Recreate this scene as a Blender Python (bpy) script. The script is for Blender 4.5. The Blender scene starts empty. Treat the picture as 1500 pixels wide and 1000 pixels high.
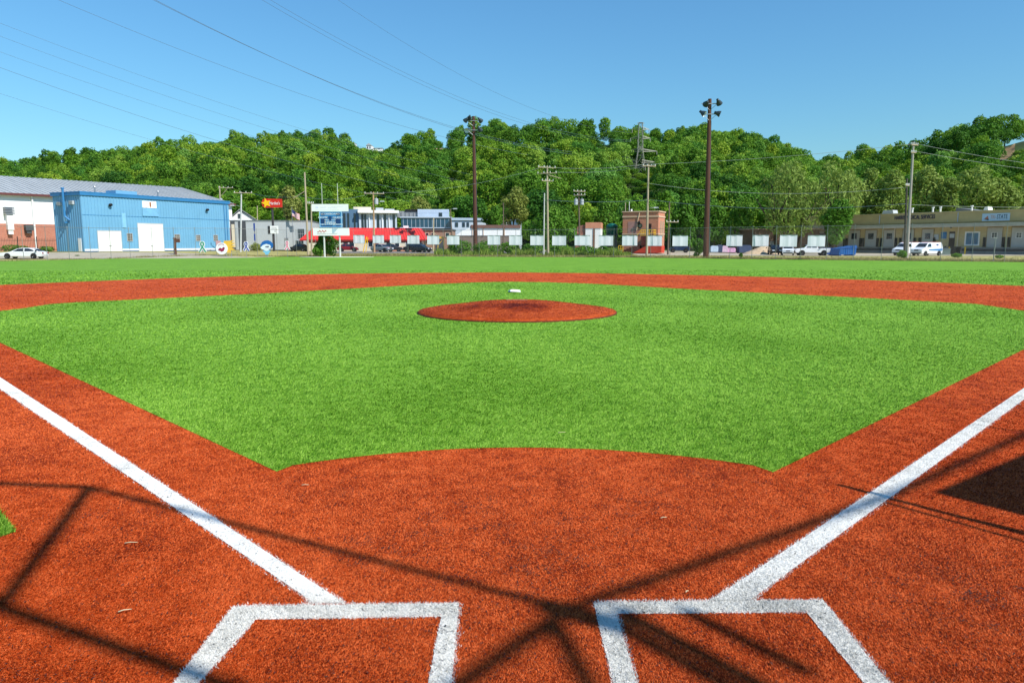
import bpy, math, random
import numpy as np
from mathutils import Matrix, Vector

random.seed(7)
RNG = np.random.default_rng(11)
S = bpy.context.scene
COL = S.collection
PI = math.pi
R = math.radians

# ------------------------------------------------------------------ camera solution (home plate apex = origin, Y = centre field)
F, PITCH, YAW, ROLL = 1054.69, 0.134549, -0.003303, 0.000667
CX, CY, H = -0.0754, -2.5209, 1.9365


def ray(px, py):
    U, V = px - 750.0, py - 500.0
    cr, sr = math.cos(ROLL), math.sin(ROLL)
    u, v = U * cr + V * sr, -U * sr + V * cr
    fw = F * math.cos(PITCH) - v * math.sin(PITCH)
    dn = F * math.sin(PITCH) + v * math.cos(PITCH)
    c, s = math.cos(YAW), math.sin(YAW)
    return (u * c + fw * s, -u * s + fw * c, -dn), fw


def at(px, py, D):
    """world point that lies D metres in front of the camera (along the ground) and shows at photo pixel px, py"""
    d, fw = ray(px, py)
    k = D / fw
    return Vector((CX + d[0] * k, CY + d[1] * k, H + d[2] * k))


def gp(px, py, z=0.0):
    d, fw = ray(px, py)
    k = (z - H) / d[2]
    return (CX + d[0] * k, CY + d[1] * k)


def pxof(x, y):
    return 750 + 1054.7 * (x - CX) / max(1e-3, (y - CY)) * 1.009


def sstep(a, b, x):
    t = min(1.0, max(0.0, (x - a) / (b - a)))
    return t * t * (3 - 2 * t)


def gz(x, y):
    """the land beyond the fence climbs a little towards the street"""
    d = y - CY
    a = 0.55 * sstep(110, 140, d) * (1 - sstep(25, 55, x))
    b = 0.75 * sstep(97, 113, d) * (1 - sstep(-55, -35, x))
    return max(a, b)


# ------------------------------------------------------------------ small helpers
def lin(c):
    return tuple(((v / 255.0 + 0.055) / 1.055) ** 2.4 if v > 10.3 else v / 255.0 / 12.92 for v in c)


MATS = {}


def mat(name, rgb, k=0.9, var=0.12, scale=1.5, rough=0.75, metal=0.0, bump=0.0, detail=6.0, spec=0.35, stretch=None):
    if name in MATS:
        return MATS[name]
    m = bpy.data.materials.new(name)
    m.use_nodes = True
    nt = m.node_tree
    bs = nt.nodes['Principled BSDF']
    c = [min(0.92, v * k) for v in lin(rgb)]
    bs.inputs['Roughness'].default_value = rough
    bs.inputs['Metallic'].default_value = metal
    bs.inputs['Specular IOR Level'].default_value = spec
    tc = nt.nodes.new('ShaderNodeTexCoord')
    no = nt.nodes.new('ShaderNodeTexNoise')
    no.inputs['Scale'].default_value = scale
    no.inputs['Detail'].default_value = detail
    no.inputs['Roughness'].default_value = 0.62
    if stretch:
        mp = nt.nodes.new('ShaderNodeMapping')
        mp.inputs['Scale'].default_value = stretch
        nt.links.new(tc.outputs['Object'], mp.inputs['Vector'])
        nt.links.new(mp.outputs['Vector'], no.inputs['Vector'])
    else:
        nt.links.new(tc.outputs['Object'], no.inputs['Vector'])
    rp = nt.nodes.new('ShaderNodeValToRGB')
    e = rp.color_ramp.elements
    e[0].position, e[1].position = 0.3, 0.7
    e[0].color = tuple(v * (1 - var) for v in c) + (1,)
    e[1].color = tuple(min(0.95, v * (1 + var)) for v in c) + (1,)
    nt.links.new(no.outputs['Fac'], rp.inputs['Fac'])
    nt.links.new(rp.outputs['Color'], bs.inputs['Base Color'])
    if bump:
        bp = nt.nodes.new('ShaderNodeBump')
        bp.inputs['Strength'].default_value = bump
        bp.inputs['Distance'].default_value = 0.02
        nt.links.new(no.outputs['Fac'], bp.inputs['Height'])
        nt.links.new(bp.outputs['Normal'], bs.inputs['Normal'])
    MATS[name] = m
    return m


def glass(name, rgb=(30, 45, 60)):
    return mat(name, rgb, var=0.2, rough=0.08, spec=0.8)


class B:
    """collects shapes and links them as one mesh"""

    def __init__(s):
        s.v, s.f, s.m, s.cur = [], [], [], 0

    def slot(s, i):
        s.cur = i
        return s

    def add(s, vs, fs):
        n = len(s.v)
        s.v += [tuple(p) for p in vs]
        s.f += [tuple(n + i for i in f) for f in fs]
        s.m += [s.cur] * len(fs)
        return s

    def box(s, x0, x1, y0, y1, z0, z1, M=None):
        vs = [Vector((x, y, z)) for z in (z0, z1) for y in (y0, y1) for x in (x0, x1)]
        if M is not None:
            vs = [M @ p for p in vs]
        return s.add(vs, [(0, 2, 3, 1), (4, 5, 7, 6), (0, 1, 5, 4), (2, 6, 7, 3), (0, 4, 6, 2), (1, 3, 7, 5)])

    def cyl(s, p0, p1, r0, r1=None, n=8, cap=True):
        r1 = r0 if r1 is None else r1
        p0, p1 = Vector(p0), Vector(p1)
        d = (p1 - p0)
        if d.length < 1e-6:
            return s
        d.normalize()
        a = d.orthogonal().normalized()
        b = d.cross(a)
        vs = []
        for p, r in ((p0, r0), (p1, r1)):
            for i in range(n):
                t = 2 * PI * i / n
                vs.append(p + a * (r * math.cos(t)) + b * (r * math.sin(t)))
        fs = [(i, (i + 1) % n, n + (i + 1) % n, n + i) for i in range(n)]
        if cap:
            fs += [tuple(range(n - 1, -1, -1)), tuple(range(n, 2 * n))]
        return s.add(vs, fs)

    def tube(s, pts, r, n=5):
        pts = [Vector(p) for p in pts]
        vs, fs = [], []
        for k, p in enumerate(pts):
            d = (pts[min(k + 1, len(pts) - 1)] - pts[max(k - 1, 0)]).normalized()
            a = d.cross(Vector((0, 0, 1)))
            a = a.normalized() if a.length > 1e-4 else Vector((1, 0, 0))
            b = d.cross(a)
            rr = r(k / (len(pts) - 1)) if callable(r) else r
            for i in range(n):
                t = 2 * PI * i / n
                vs.append(p + a * (rr * math.cos(t)) + b * (rr * math.sin(t)))
        for k in range(len(pts) - 1):
            for i in range(n):
                j = (i + 1) % n
                fs.append((k * n + i, k * n + j, k * n + n + j, k * n + n + i))
        fs += [tuple(range(n - 1, -1, -1)), tuple(range(len(vs) - n, len(vs)))]
        return s.add(vs, fs)

    def prism(s, poly, y0, y1, w=None):
        """polygon in x,z (counter-clockwise seen from -y) extruded y0..y1; w(z)->(y0,y1) lets the sides lean"""
        n = len(poly)
        fr = [(x, (w(z)[0] if w else y0), z) for x, z in poly]
        bk = [(x, (w(z)[1] if w else y1), z) for x, z in poly]
        fs = [tuple(range(n)), tuple(range(2 * n - 1, n - 1, -1))]
        fs += [(i, n + i, n + (i + 1) % n, (i + 1) % n) for i in range(n)]
        return s.add(fr + bk, fs)

    def lathe(s, prof, c=(0, 0, 0), axis=(0, 0, 1), n=16):
        ax = Vector(axis).normalized()
        a = ax.orthogonal().normalized()
        b = ax.cross(a)
        c = Vector(c)
        vs, fs = [], []
        for r, h in prof:
            for i in range(n):
                t = 2 * PI * i / n
                vs.append(c + ax * h + a * (r * math.cos(t)) + b * (r * math.sin(t)))
        for k in range(len(prof) - 1):
            for i in range(n):
                j = (i + 1) % n
                fs.append((k * n + i, k * n + j, k * n + n + j, k * n + n + i))
        return s.add(vs, fs)

    def build(s, name, mats, parent=None, smooth=False, label=None):
        me = bpy.data.meshes.new(name)
        me.from_pydata(s.v, [], s.f)
        mats = mats if isinstance(mats, (list, tuple)) else [mats]
        for m in mats:
            me.materials.append(m)
        if len(mats) > 1:
            me.polygons.foreach_set('material_index', s.m)
        if smooth:
            me.polygons.foreach_set('use_smooth', [True] * len(me.polygons))
        me.update()
        o = bpy.data.objects.new(name, me)
        COL.objects.link(o)
        if parent:
            o.parent = parent
        if label:
            o['label'] = label
        return o


def tag(o, label=None, cat=None, group=None, kind=None):
    if label: o['label'] = label
    if cat: o['category'] = cat
    if group: o['group'] = group
    if kind: o['kind'] = kind
    return o


def thing(name, label, cat, loc=(0, 0, 0), rz=0.0, group=None):
    o = bpy.data.objects.new(name, None)
    o.empty_display_size = 0.3
    COL.objects.link(o)
    o.location = loc
    o.rotation_euler = (0, 0, rz)
    return tag(o, label, cat, group)


def copy_tree(o, parent=None):
    c = o.copy()
    COL.objects.link(c)
    c.parent = parent
    for ch in [x for x in bpy.data.objects if x.parent == o]:
        copy_tree(ch, c)
    return c


def np_mesh(name, V, nper, mats, attrs=None, parent=None, smooth=False):
    """V: (n*nper,3) loose faces of nper corners each"""
    n = len(V) // nper
    me = bpy.data.meshes.new(name)
    me.vertices.add(n * nper)
    me.vertices.foreach_set('co', np.ascontiguousarray(V, dtype=np.float32).ravel())
    me.loops.add(n * nper)
    me.loops.foreach_set('vertex_index', np.arange(n * nper, dtype=np.int32))
    me.polygons.add(n)
    me.polygons.foreach_set('loop_start', np.arange(0, n * nper, nper, dtype=np.int32))
    me.polygons.foreach_set('loop_total', np.full(n, nper, dtype=np.int32))
    for m in mats:
        me.materials.append(m)
    for k, a in (attrs or {}).items():
        at_ = me.attributes.new(k, 'FLOAT', 'FACE')
        at_.data.foreach_set('value', np.ascontiguousarray(a, dtype=np.float32))
    me.update(calc_edges=True)
    if smooth:
        me.polygons.foreach_set('use_smooth', np.ones(n, dtype=bool))
    o = bpy.data.objects.new(name, me)
    COL.objects.link(o)
    if parent:
        o.parent = parent
    return o


def text_mesh(txt, size, name, m, parent, x, y, z, align='CENTER', ex=0.01, sx=1.0):
    cu = bpy.data.curves.new('lettering', 'FONT')
    cu.body = txt
    cu.size = size
    cu.extrude = ex
    cu.align_x = align
    cu.align_y = 'CENTER'
    cu.resolution_u = 3
    t = bpy.data.objects.new('lettering', cu)
    COL.objects.link(t)
    bpy.context.view_layer.update()
    dg = bpy.context.evaluated_depsgraph_get()
    me = bpy.data.meshes.new_from_object(t.evaluated_get(dg))
    bpy.data.objects.remove(t)
    bpy.data.curves.remove(cu)
    me.transform(Matrix(((sx, 0, 0, x), (0, 0, -1, y), (0, 1, 0, z), (0, 0, 0, 1))))
    me.materials.clear()
    me.materials.append(m)
    o = bpy.data.objects.new(name, me)
    COL.objects.link(o)
    o.parent = parent
    return o


class Fr:
    """a wall frame: origin a, local x along the wall (left to right as seen), y into the building, z up"""

    def __init__(s, a, b):
        s.a = Vector((a[0], a[1], 0))
        d = Vector((b[0] - a[0], b[1] - a[1], 0))
        s.L = d.length
        s.ang = math.atan2(d.y, d.x)
        s.u = d.normalized()
        s.n = Vector((-s.u.y, s.u.x, 0))
        s.z = gz(a[0], a[1])

    def hit(s, px, py, y=0.0):
        d, fw = ray(px, py)
        d = Vector(d)
        o = Vector((CX, CY, H))
        base = s.a + s.n * y
        t = (base - o).dot(s.n) / d.dot(s.n)
        p = o + d * t
        return ((p - s.a).dot(s.u), p.z - s.z)

    def rect(s, px0, py0, px1, py1, y=0.0):
        pm = (px0 + px1) / 2
        x0, x1 = s.hit(px0, (py0 + py1) / 2, y)[0], s.hit(px1, (py0 + py1) / 2, y)[0]
        return x0, x1, s.hit(pm, py1, y)[1], s.hit(pm, py0, y)[1]

    def loc(s):
        return (s.a.x, s.a.y, s.z)


def inside(poly, x, y):
    poly = np.asarray(poly)
    c = np.zeros(len(x), bool)
    j = len(poly) - 1
    for i in range(len(poly)):
        xi, yi = poly[i]
        xj, yj = poly[j]
        k = ((yi > y) != (yj > y)) & (x < (xj - xi) * (y - yi) / (yj - yi + 1e-12) + xi)
        c ^= k
        j = i
    return c


# ------------------------------------------------------------------ render set-up, sky, sun
cam_d = bpy.data.cameras.new('camera')
cam = bpy.data.objects.new('camera', cam_d)
COL.objects.link(cam)
cam_d.sensor_fit = 'HORIZONTAL'
cam_d.sensor_width = 36.0
cam_d.lens = 36.0 * F / 1500.0
cam_d.clip_start = 0.05
cam_d.clip_end = 6000
cam.location = (CX, CY, H)
cam.rotation_euler = (Matrix.Rotation(-YAW, 3, 'Z') @ Matrix.Rotation(PI / 2 - PITCH, 3, 'X') @ Matrix.Rotation(-ROLL, 3, 'Z')).to_euler()
S.camera = cam

SUN_EL, SUN_AZ = R(45), R(51)          # the sun stands behind the camera, to the right
to_sun = Vector((math.sin(SUN_AZ) * math.cos(SUN_EL), -math.cos(SUN_AZ) * math.cos(SUN_EL), math.sin(SUN_EL)))
sl = bpy.data.lights.new('sun', 'SUN')
sl.energy = 4.2
sl.angle = R(0.53)
sl.color = (1.0, 0.955, 0.88)
so = bpy.data.objects.new('sun', sl)
COL.objects.link(so)
so.rotation_euler = to_sun.to_track_quat('Z', 'Y').to_euler()
W = bpy.data.worlds.new('World')
S.world = W
W.use_nodes = True
nt = W.node_tree
bg = nt.nodes['Background']
sk = nt.nodes.new('ShaderNodeTexSky')
sk.sky_type = 'NISHITA'
sk.sun_disc = False
sk.sun_elevation = SUN_EL
sk.sun_rotation = math.atan2(to_sun.x, to_sun.y)
sk.altitude = 0
sk.air_density = 1.6
sk.dust_density = 0.0
sk.ozone_density = 10.0
tintn = nt.nodes.new('ShaderNodeMix')
tintn.data_type = 'RGBA'
tintn.blend_type = 'MULTIPLY'
tintn.inputs[0].default_value = 1.0
tintn.inputs[7].default_value = (0.68, 0.97, 1.05, 1)
nt.links.new(sk.outputs['Color'], tintn.inputs[6])
nt.links.new(tintn.outputs[2], bg.inputs['Color'])
bg.inputs['Strength'].default_value = 0.103
S.view_settings.view_transform = 'Standard'
S.view_settings.look = 'None'
S.view_settings.exposure = 0.42
S.view_settings.gamma = 1.0
S.render.engine = 'CYCLES'
S.cycles.max_bounces = 6
S.cycles.transparent_max_bounces = 8

# ------------------------------------------------------------------ turf materials


def turf_mat(name, dark, mid, lite, fine=260.0, attr=False, rough=0.7, spec=0.1, grit_shade=0.0, stain=None):
    m = bpy.data.materials.new(name)
    m.use_nodes = True
    nt = m.node_tree
    bs = nt.nodes['Principled BSDF']
    bs.inputs['Roughness'].default_value = rough
    bs.inputs['Specular IOR Level'].default_value = spec
    tc = nt.nodes.new('ShaderNodeTexCoord')

    def noise(sc, det=3.0, st=None):
        n = nt.nodes.new('ShaderNodeTexNoise')
        n.inputs['Scale'].default_value = sc
        n.inputs['Detail'].default_value = det
        if st:
            mp = nt.nodes.new('ShaderNodeMapping')
            mp.inputs['Scale'].default_value = st
            nt.links.new(tc.outputs['Object'], mp.inputs['Vector'])
            nt.links.new(mp.outputs['Vector'], n.inputs['Vector'])
        else:
            nt.links.new(tc.outputs['Object'], n.inputs['Vector'])
        return n.outputs['Fac']

    def mth(op, a, b):
        n = nt.nodes.new('ShaderNodeMath')
        n.operation = op
        for i, q in enumerate((a, b)):
            if isinstance(q, (int, float)):
                n.inputs[i].default_value = q
            else:
                nt.links.new(q, n.inputs[i])
        return n.outputs[0]
    big = noise(0.55, 4.0, (1, 0.6, 1))
    medn = noise(5.0, 4.0)
    base = mth('ADD', mth('MULTIPLY', mth('SUBTRACT', big, 0.5), 0.36), mth('MULTIPLY', mth('SUBTRACT', medn, 0.5), 0.8))
    if grit_shade:
        gm = nt.nodes.new('ShaderNodeMapRange')
        gm.inputs[1].default_value, gm.inputs[2].default_value = 0.50, 0.72
        nt.links.new(noise(0.9, 5.0), gm.inputs[0])
        gs = nt.nodes.new('ShaderNodeMapRange')
        gs.inputs[1].default_value, gs.inputs[2].default_value = 0.50, 0.62
        nt.links.new(noise(95.0 if grit_shade > 0.4 else 22.0, 3.0), gs.inputs[0])
        base = mth('SUBTRACT', base, mth('MULTIPLY', mth('MULTIPLY', gm.outputs[0], gs.outputs[0]), grit_shade))
    if stain:
        sx_n = nt.nodes.new('ShaderNodeSeparateXYZ')
        nt.links.new(tc.outputs['Object'], sx_n.inputs[0])
        wob_n = mth('MULTIPLY', mth('SUBTRACT', noise(2.3, 5.0), 0.5), 2.2)
        for cx_s, cy_s, rx_s, ry_s, k_s in stain:
            dx_s = mth('DIVIDE', mth('SUBTRACT', sx_n.outputs[0], cx_s), rx_s)
            dy_s = mth('DIVIDE', mth('SUBTRACT', sx_n.outputs[1], cy_s), ry_s)
            r2 = mth('ADD', mth('ADD', mth('MULTIPLY', dx_s, dx_s), mth('MULTIPLY', dy_s, dy_s)), wob_n)
            mr_s = nt.nodes.new('ShaderNodeMapRange')
            mr_s.interpolation_type = 'SMOOTHSTEP'
            mr_s.inputs[1].default_value, mr_s.inputs[2].default_value = 1.6, -0.1
            nt.links.new(r2, mr_s.inputs[0])
            base = mth('SUBTRACT', base, mth('MULTIPLY', mr_s.outputs[0], k_s))
    base = mth('ADD', base, 0.5)
    if attr:
        a = nt.nodes.new('ShaderNodeAttribute')
        a.attribute_name = 'tint'
        v = mth('ADD', mth('MULTIPLY', base, 0.6), mth('SUBTRACT', mth('MULTIPLY', a.outputs['Fac'], 0.95), 0.26))
    else:
        f1 = noise(fine, 2.0)
        f2 = noise(fine * 0.22, 3.0)
        v = mth('ADD', mth('MULTIPLY', base, 0.6), mth('SUBTRACT', mth('ADD', mth('MULTIPLY', f1, 0.9), mth('MULTIPLY', f2, 0.5)), 0.49))
        bp = nt.nodes.new('ShaderNodeBump')
        bp.inputs['Strength'].default_value = 0.5
        bp.inputs['Distance'].default_value = 0.012
        nt.links.new(f1, bp.inputs['Height'])
        nt.links.new(bp.outputs['Normal'], bs.inputs['Normal'])
    rp = nt.nodes.new('ShaderNodeValToRGB')
    e = rp.color_ramp.elements
    e[0].position, e[1].position = 0.28, 0.76
    e[0].color, e[1].color = dark + (1,), lite + (1,)
    x = e.new(0.5)
    x.color = mid + (1,)
    nt.links.new(v, rp.inputs['Fac'])
    nt.links.new(rp.outputs['Color'], bs.inputs['Base Color'])
    return m


G_D, G_M, G_L = (0.040, 0.130, 0.004), (0.145, 0.320, 0.018), (0.30, 0.50, 0.07)
R_D, R_M, R_L = (0.15, 0.014, 0.004), (0.52, 0.066, 0.006), (0.78, 0.17, 0.045)
W_D, W_M, W_L = (0.36, 0.36, 0.33), (0.87, 0.85, 0.79), (0.95, 0.93, 0.87)
green_t = turf_mat('green turf', G_D, G_M, G_L, 120, grit_shade=0.2)  # dark streaks in the green colour stand in for shade among the blades
green_b = turf_mat('green turf fibre', G_D, G_M, G_L, attr=True, rough=0.6, spec=0.1, grit_shade=0.2)
red_t = turf_mat('red turf', R_D, R_M, R_L, 260, grit_shade=0.8)
red_b = turf_mat('red turf fibre', tuple(v * 0.8 for v in R_D), tuple(v * 0.84 for v in R_M), tuple(v * 0.92 for v in R_L), attr=True, rough=0.6, spec=0.1, grit_shade=0.8)  # fibre colours darkened to imitate the pile's shading at close view
white_t = turf_mat('white turf', W_D, W_M, W_L, 260)
white_b = turf_mat('white turf fibre', W_D, W_M, W_L, attr=True)

# ------------------------------------------------------------------ field outlines, measured on the ground plane
out_edge = [gp(*p) for p in [(0, 416.5), (125, 411.5), (250, 407), (375, 403.3), (500, 400.7), (625, 399.4), (750, 399), (875, 400.4), (1000, 403), (1125, 406.2), (1250, 410), (1375, 414.8), (1500, 420)]]
in_edge = [gp(*p) for p in [(0, 455), (40, 450), (75, 444.5), (125, 441.5), (250, 436), (375, 430), (500, 423.5), (625, 416.5), (700, 413.6), (750, 412.8), (800, 413.6), (875, 416.2), (1000, 423.5), (1125, 430), (1250, 436.5), (1375, 443.3), (1432, 446.5), (1465, 451.5), (1500, 456.5)]]
HC = (0.0, 0.216)
RH = 3.96
off = 1.293


def arc(c, r, a0, a1, n):
    return [(c[0] + r * math.cos(R(a0 + (a1 - a0) * i / n)), c[1] + r * math.sin(R(a0 + (a1 - a0) * i / n))) for i in range(n + 1)]


# infield grass: home arc, base path edges, back edge
a_r = math.degrees(math.atan2(3.42 - HC[1], 2.13))
inf_poly = arc(HC, RH, 180 - a_r, a_r, 24)
inf_poly[0] = gp(405, 691)
inf_poly[-1] = gp(1132, 693)
rb = gp(1500, 513)
lb = gp(0, 501)
inf_poly += [rb, (14.9, 16.15), (15.05, 16.9)] + list(reversed(in_edge)) + [(-15.3, 17.0), (-15.1, 16.3), lb]
# red turf: round home, down both base paths, the skinned arc
a_b = math.degrees(math.atan2(2.12 - HC[1], 3.42))
red_poly = arc(HC, RH, a_b, -180 - a_b, 60)
red_poly += [(-20.6, 19.3), (-23.2, 20.2), (-25.6, 23.0), (-26.2, 27.0)] + out_edge + [(23.6, 25.6), (23.4, 21.8), (21.2, 19.9)]
turf_edge = [(-260, 386.5), (0, 381.6), (95, 379.6), (190, 377.7), (320, 376.2), (440, 375.3), (560, 375.2), (670, 375.8), (760, 376.4), (890, 377.0), (1000, 378.5), (1090, 380), (1190, 381.3), (1290, 382.5), (1400, 383.8), (1500, 385), (1760, 389)]
edge_w = [gp(*p) for p in turf_edge]
field_poly = edge_w + [(75, -25), (-75, -25)]


def sheet(name, poly, z, m, label, res=0):
    import bmesh
    bm = bmesh.new()
    vs = [bm.verts.new((x, y, z)) for x, y in poly]
    f = bm.faces.new(vs)
    if f.normal.z < 0:
        f.normal_flip()
    bmesh.ops.triangulate(bm, faces=[f])
    me = bpy.data.meshes.new(name)
    bm.to_mesh(me)
    bm.free()
    me.materials.append(m)
    o = bpy.data.objects.new(name, me)
    COL.objects.link(o)
    return tag(o, label, None, None, 'structure')


sheet('outfield_turf', field_poly, 0.0, green_t, 'green artificial turf of the outfield and foul ground')
sheet('red_infield_turf', red_poly, 0.004, red_t, 'rust red turf of the home circle, base paths and infield arc')
sheet('infield_turf', inf_poly, 0.008, green_t, 'green artificial turf square inside the base paths')


# white lines ------------------------------------------------------------
def ext(a, b, d):
    v = Vector((b[0] - a[0], b[1] - a[1]))
    v.normalize()
    return (b[0] + v.x * d, b[1] + v.y * d)


def quadpx(pl):
    return [gp(*p) for p in pl]


line_quads = {'foul_left': [], 'foul_right': [], 'box_left': [], 'box_right': []}
lu, ll = gp(503, 884), gp(460, 884.5)
flu, fll = gp(0, 552), gp(0, 569)
line_quads['foul_left'].append([ll, lu, flu, ext(lu, flu, 60), ext(ll, fll, 60), fll])
ru, rl = gp(1041, 882), gp(1097, 882)
fru, frl = gp(1500, 569.8), gp(1500, 586.5)
line_quads['foul_right'].append([ru, rl, frl, ext(rl, frl, 60), ext(ru, fru, 60), fru])
lA, lB, lC, lD = quadpx([(342, 889), (672, 884.5), (646, 904), (374, 908)])
rA, rB, rC, rD = quadpx([(869, 884), (1205, 880.5), (1180, 898), (902, 900.5)])
line_quads['box_left'] += [[lA, lB, lC, lD], [lD, ext(lD, gp(291, 1000), 0.9), ext(lA, gp(255, 1000), 0.9), lA], [lB, ext(lB, gp(661, 1000), 0.9), ext(lC, gp(627, 1000), 0.9), lC]]
line_quads['box_right'] += [[rA, rB, rC, rD], [rD, ext(rD, gp(932, 1000), 0.9), ext(rA, gp(897, 1000), 0.9), rA], [rB, ext(rB, gp(1299, 1000), 0.9), ext(rC, gp(1263, 1000), 0.9), rC]]


def blades(P, zb, h, w, rng, lean=0.7, droopdir=None):
    """P (n,2) roots -> loose triangles"""
    n = len(P)
    az = rng.uniform(0, 2 * PI, n)
    ld = rng.uniform(0, 2 * PI, n)
    if droopdir is not None:
        ld = droopdir + rng.normal(0, 1.0, n)
    hh = h * rng.uniform(0.5, 1.2, n)
    le = hh * lean * rng.uniform(0.3, 1.5, n)
    c, s = np.cos(az) * w * 0.5, np.sin(az) * w * 0.5
    V = np.zeros((n, 3, 3), np.float32)
    V[:, 0, 0], V[:, 0, 1], V[:, 0, 2] = P[:, 0] - c, P[:, 1] - s, zb
    V[:, 1, 0], V[:, 1, 1], V[:, 1, 2] = P[:, 0] + c, P[:, 1] + s, zb
    V[:, 2, 0], V[:, 2, 1], V[:, 2, 2] = P[:, 0] + np.cos(ld) * le, P[:, 1] + np.sin(ld) * le, zb + hh
    return V.reshape(-1, 3)


def sample_ground(n, py0, py1, px0=-260, px1=1760):
    px = RNG.uniform(px0, px1, n)
    py = RNG.uniform(py0, py1, n)
    U, Vv = px - 750, py - 500
    fw = F * math.cos(PITCH) - Vv * math.sin(PITCH)
    dn = F * math.sin(PITCH) + Vv * math.cos(PITCH)
    k = H / dn
    return np.stack([CX + U * k, CY + fw * k], 1), fw * k


all_line_polys = [q for l in line_quads.values() for q in l]
# near ground gets real fibres; their number follows the size they have in view
P, D = sample_ground(1500000, 396, 1090)
P = P + RNG.normal(0, 0.004, P.shape)
in_red = inside(red_poly, P[:, 0], P[:, 1])
in_inf = inside(inf_poly, P[:, 0], P[:, 1])
dm = np.hypot(P[:, 0], P[:, 1] - 18.0)
mound_m = dm < 2.8
wob = RNG.normal(0, 0.009, P.shape)
in_line = np.zeros(len(P), bool)
for q in all_line_polys:
    in_line |= inside(q, P[:, 0] + wob[:, 0], P[:, 1] + wob[:, 1])
isg = (in_inf | ~in_red) & ~mound_m & ~in_line
isr = ((in_red & ~in_inf) | mound_m) & ~in_line
lf = np.sin(P[:, 0] * 0.9 + 1.3 * np.sin(P[:, 1] * 0.6)) + np.sin(P[:, 1] * 0.75 + P[:, 0] * 0.35)
for nm, sel, m, hh, lab in (('green_turf_fibres', isg, green_b, 0.020, 'short green plastic blades of the artificial turf'),
                            ('red_turf_fibres', isr, red_b, 0.009, 'short rust red plastic blades of the artificial turf')):
    p, d = P[sel], D[sel]
    w = np.clip(0.0013 * d, 0.004, 0.08)
    rm_ = np.hypot(p[:, 0], p[:, 1] - 18.0)
    zz_ = np.where(rm_ < 2.8, np.interp(rm_, [0, 0.8, 1.1, 1.5, 2.0, 2.5, 2.8], [0.305, 0.30, 0.285, 0.235, 0.165, 0.10, 0.06]), 0.003)
    V = blades(p, zz_, hh * np.clip(1 + d * 0.03, 1, 2.2), w, RNG, 1.0, lf[sel] * 0.9 + 0.6)
    o = np_mesh(nm, V, 3, [m], {'tint': np.clip(RNG.normal(np.where(rm_ < 2.8, 0.30 - 0.55 * np.exp(-((p[:, 0] - 0.2) / 0.62) ** 2 - ((p[:, 1] - 16.9) / 0.75) ** 2) - 0.18 * np.exp(-((p[:, 0] + 0.3) / 1.5) ** 2 - ((p[:, 1] - 17.3) / 0.5) ** 2), 0.5), 0.34), 0, 1)})
    tag(o, lab, None, None, 'stuff')

# black rubber infill crumbs lying between the fibres, thickest round home plate
P, D = sample_ground(260000, 640, 1080)
cl = np.zeros(len(P))
for cx_c, cy_c, r_c in ((0.05, 2.9, 0.9), (-0.45, 2.4, 0.55), (0.7, 2.6, 0.6), (0.1, 1.6, 0.7), (-1.6, 3.0, 0.5), (-0.9, 1.9, 0.4), (1.7, 3.2, 0.6), (0.5, 3.7, 0.4), (-2.9, 2.4, 0.5), (2.6, 1.2, 0.5)):
    cl += np.exp(-((P[:, 0] - cx_c) ** 2 / r_c ** 2 + (P[:, 1] - cy_c) ** 2 / (r_c * 0.7) ** 2))
lumpy = 0.5 + 0.5 * np.sin(P[:, 0] * 9 + 2 * np.sin(P[:, 1] * 7)) * np.sin(P[:, 1] * 11 + P[:, 0] * 4)
kp = RNG.uniform(0, 1, len(P)) < 0.04 + 0.8 * np.clip(cl, 0, 1) * lumpy ** 2
P, D = P[kp], D[kp]
on_red = inside(red_poly, P[:, 0], P[:, 1]) & ~inside(inf_poly, P[:, 0], P[:, 1])
P, D = P[on_red], D[on_red]
V = blades(P, 0.014, 0.005, RNG.uniform(0.0035, 0.009, len(P)), RNG, 3.0)
crumb_m = mat('black rubber crumb', (46, 40, 38), var=0.3, scale=40, rough=0.8)
tag(np_mesh('rubber_infill', V, 3, [crumb_m], {}), 'black rubber crumbs scattered on the red turf', None, None, 'stuff')

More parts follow.
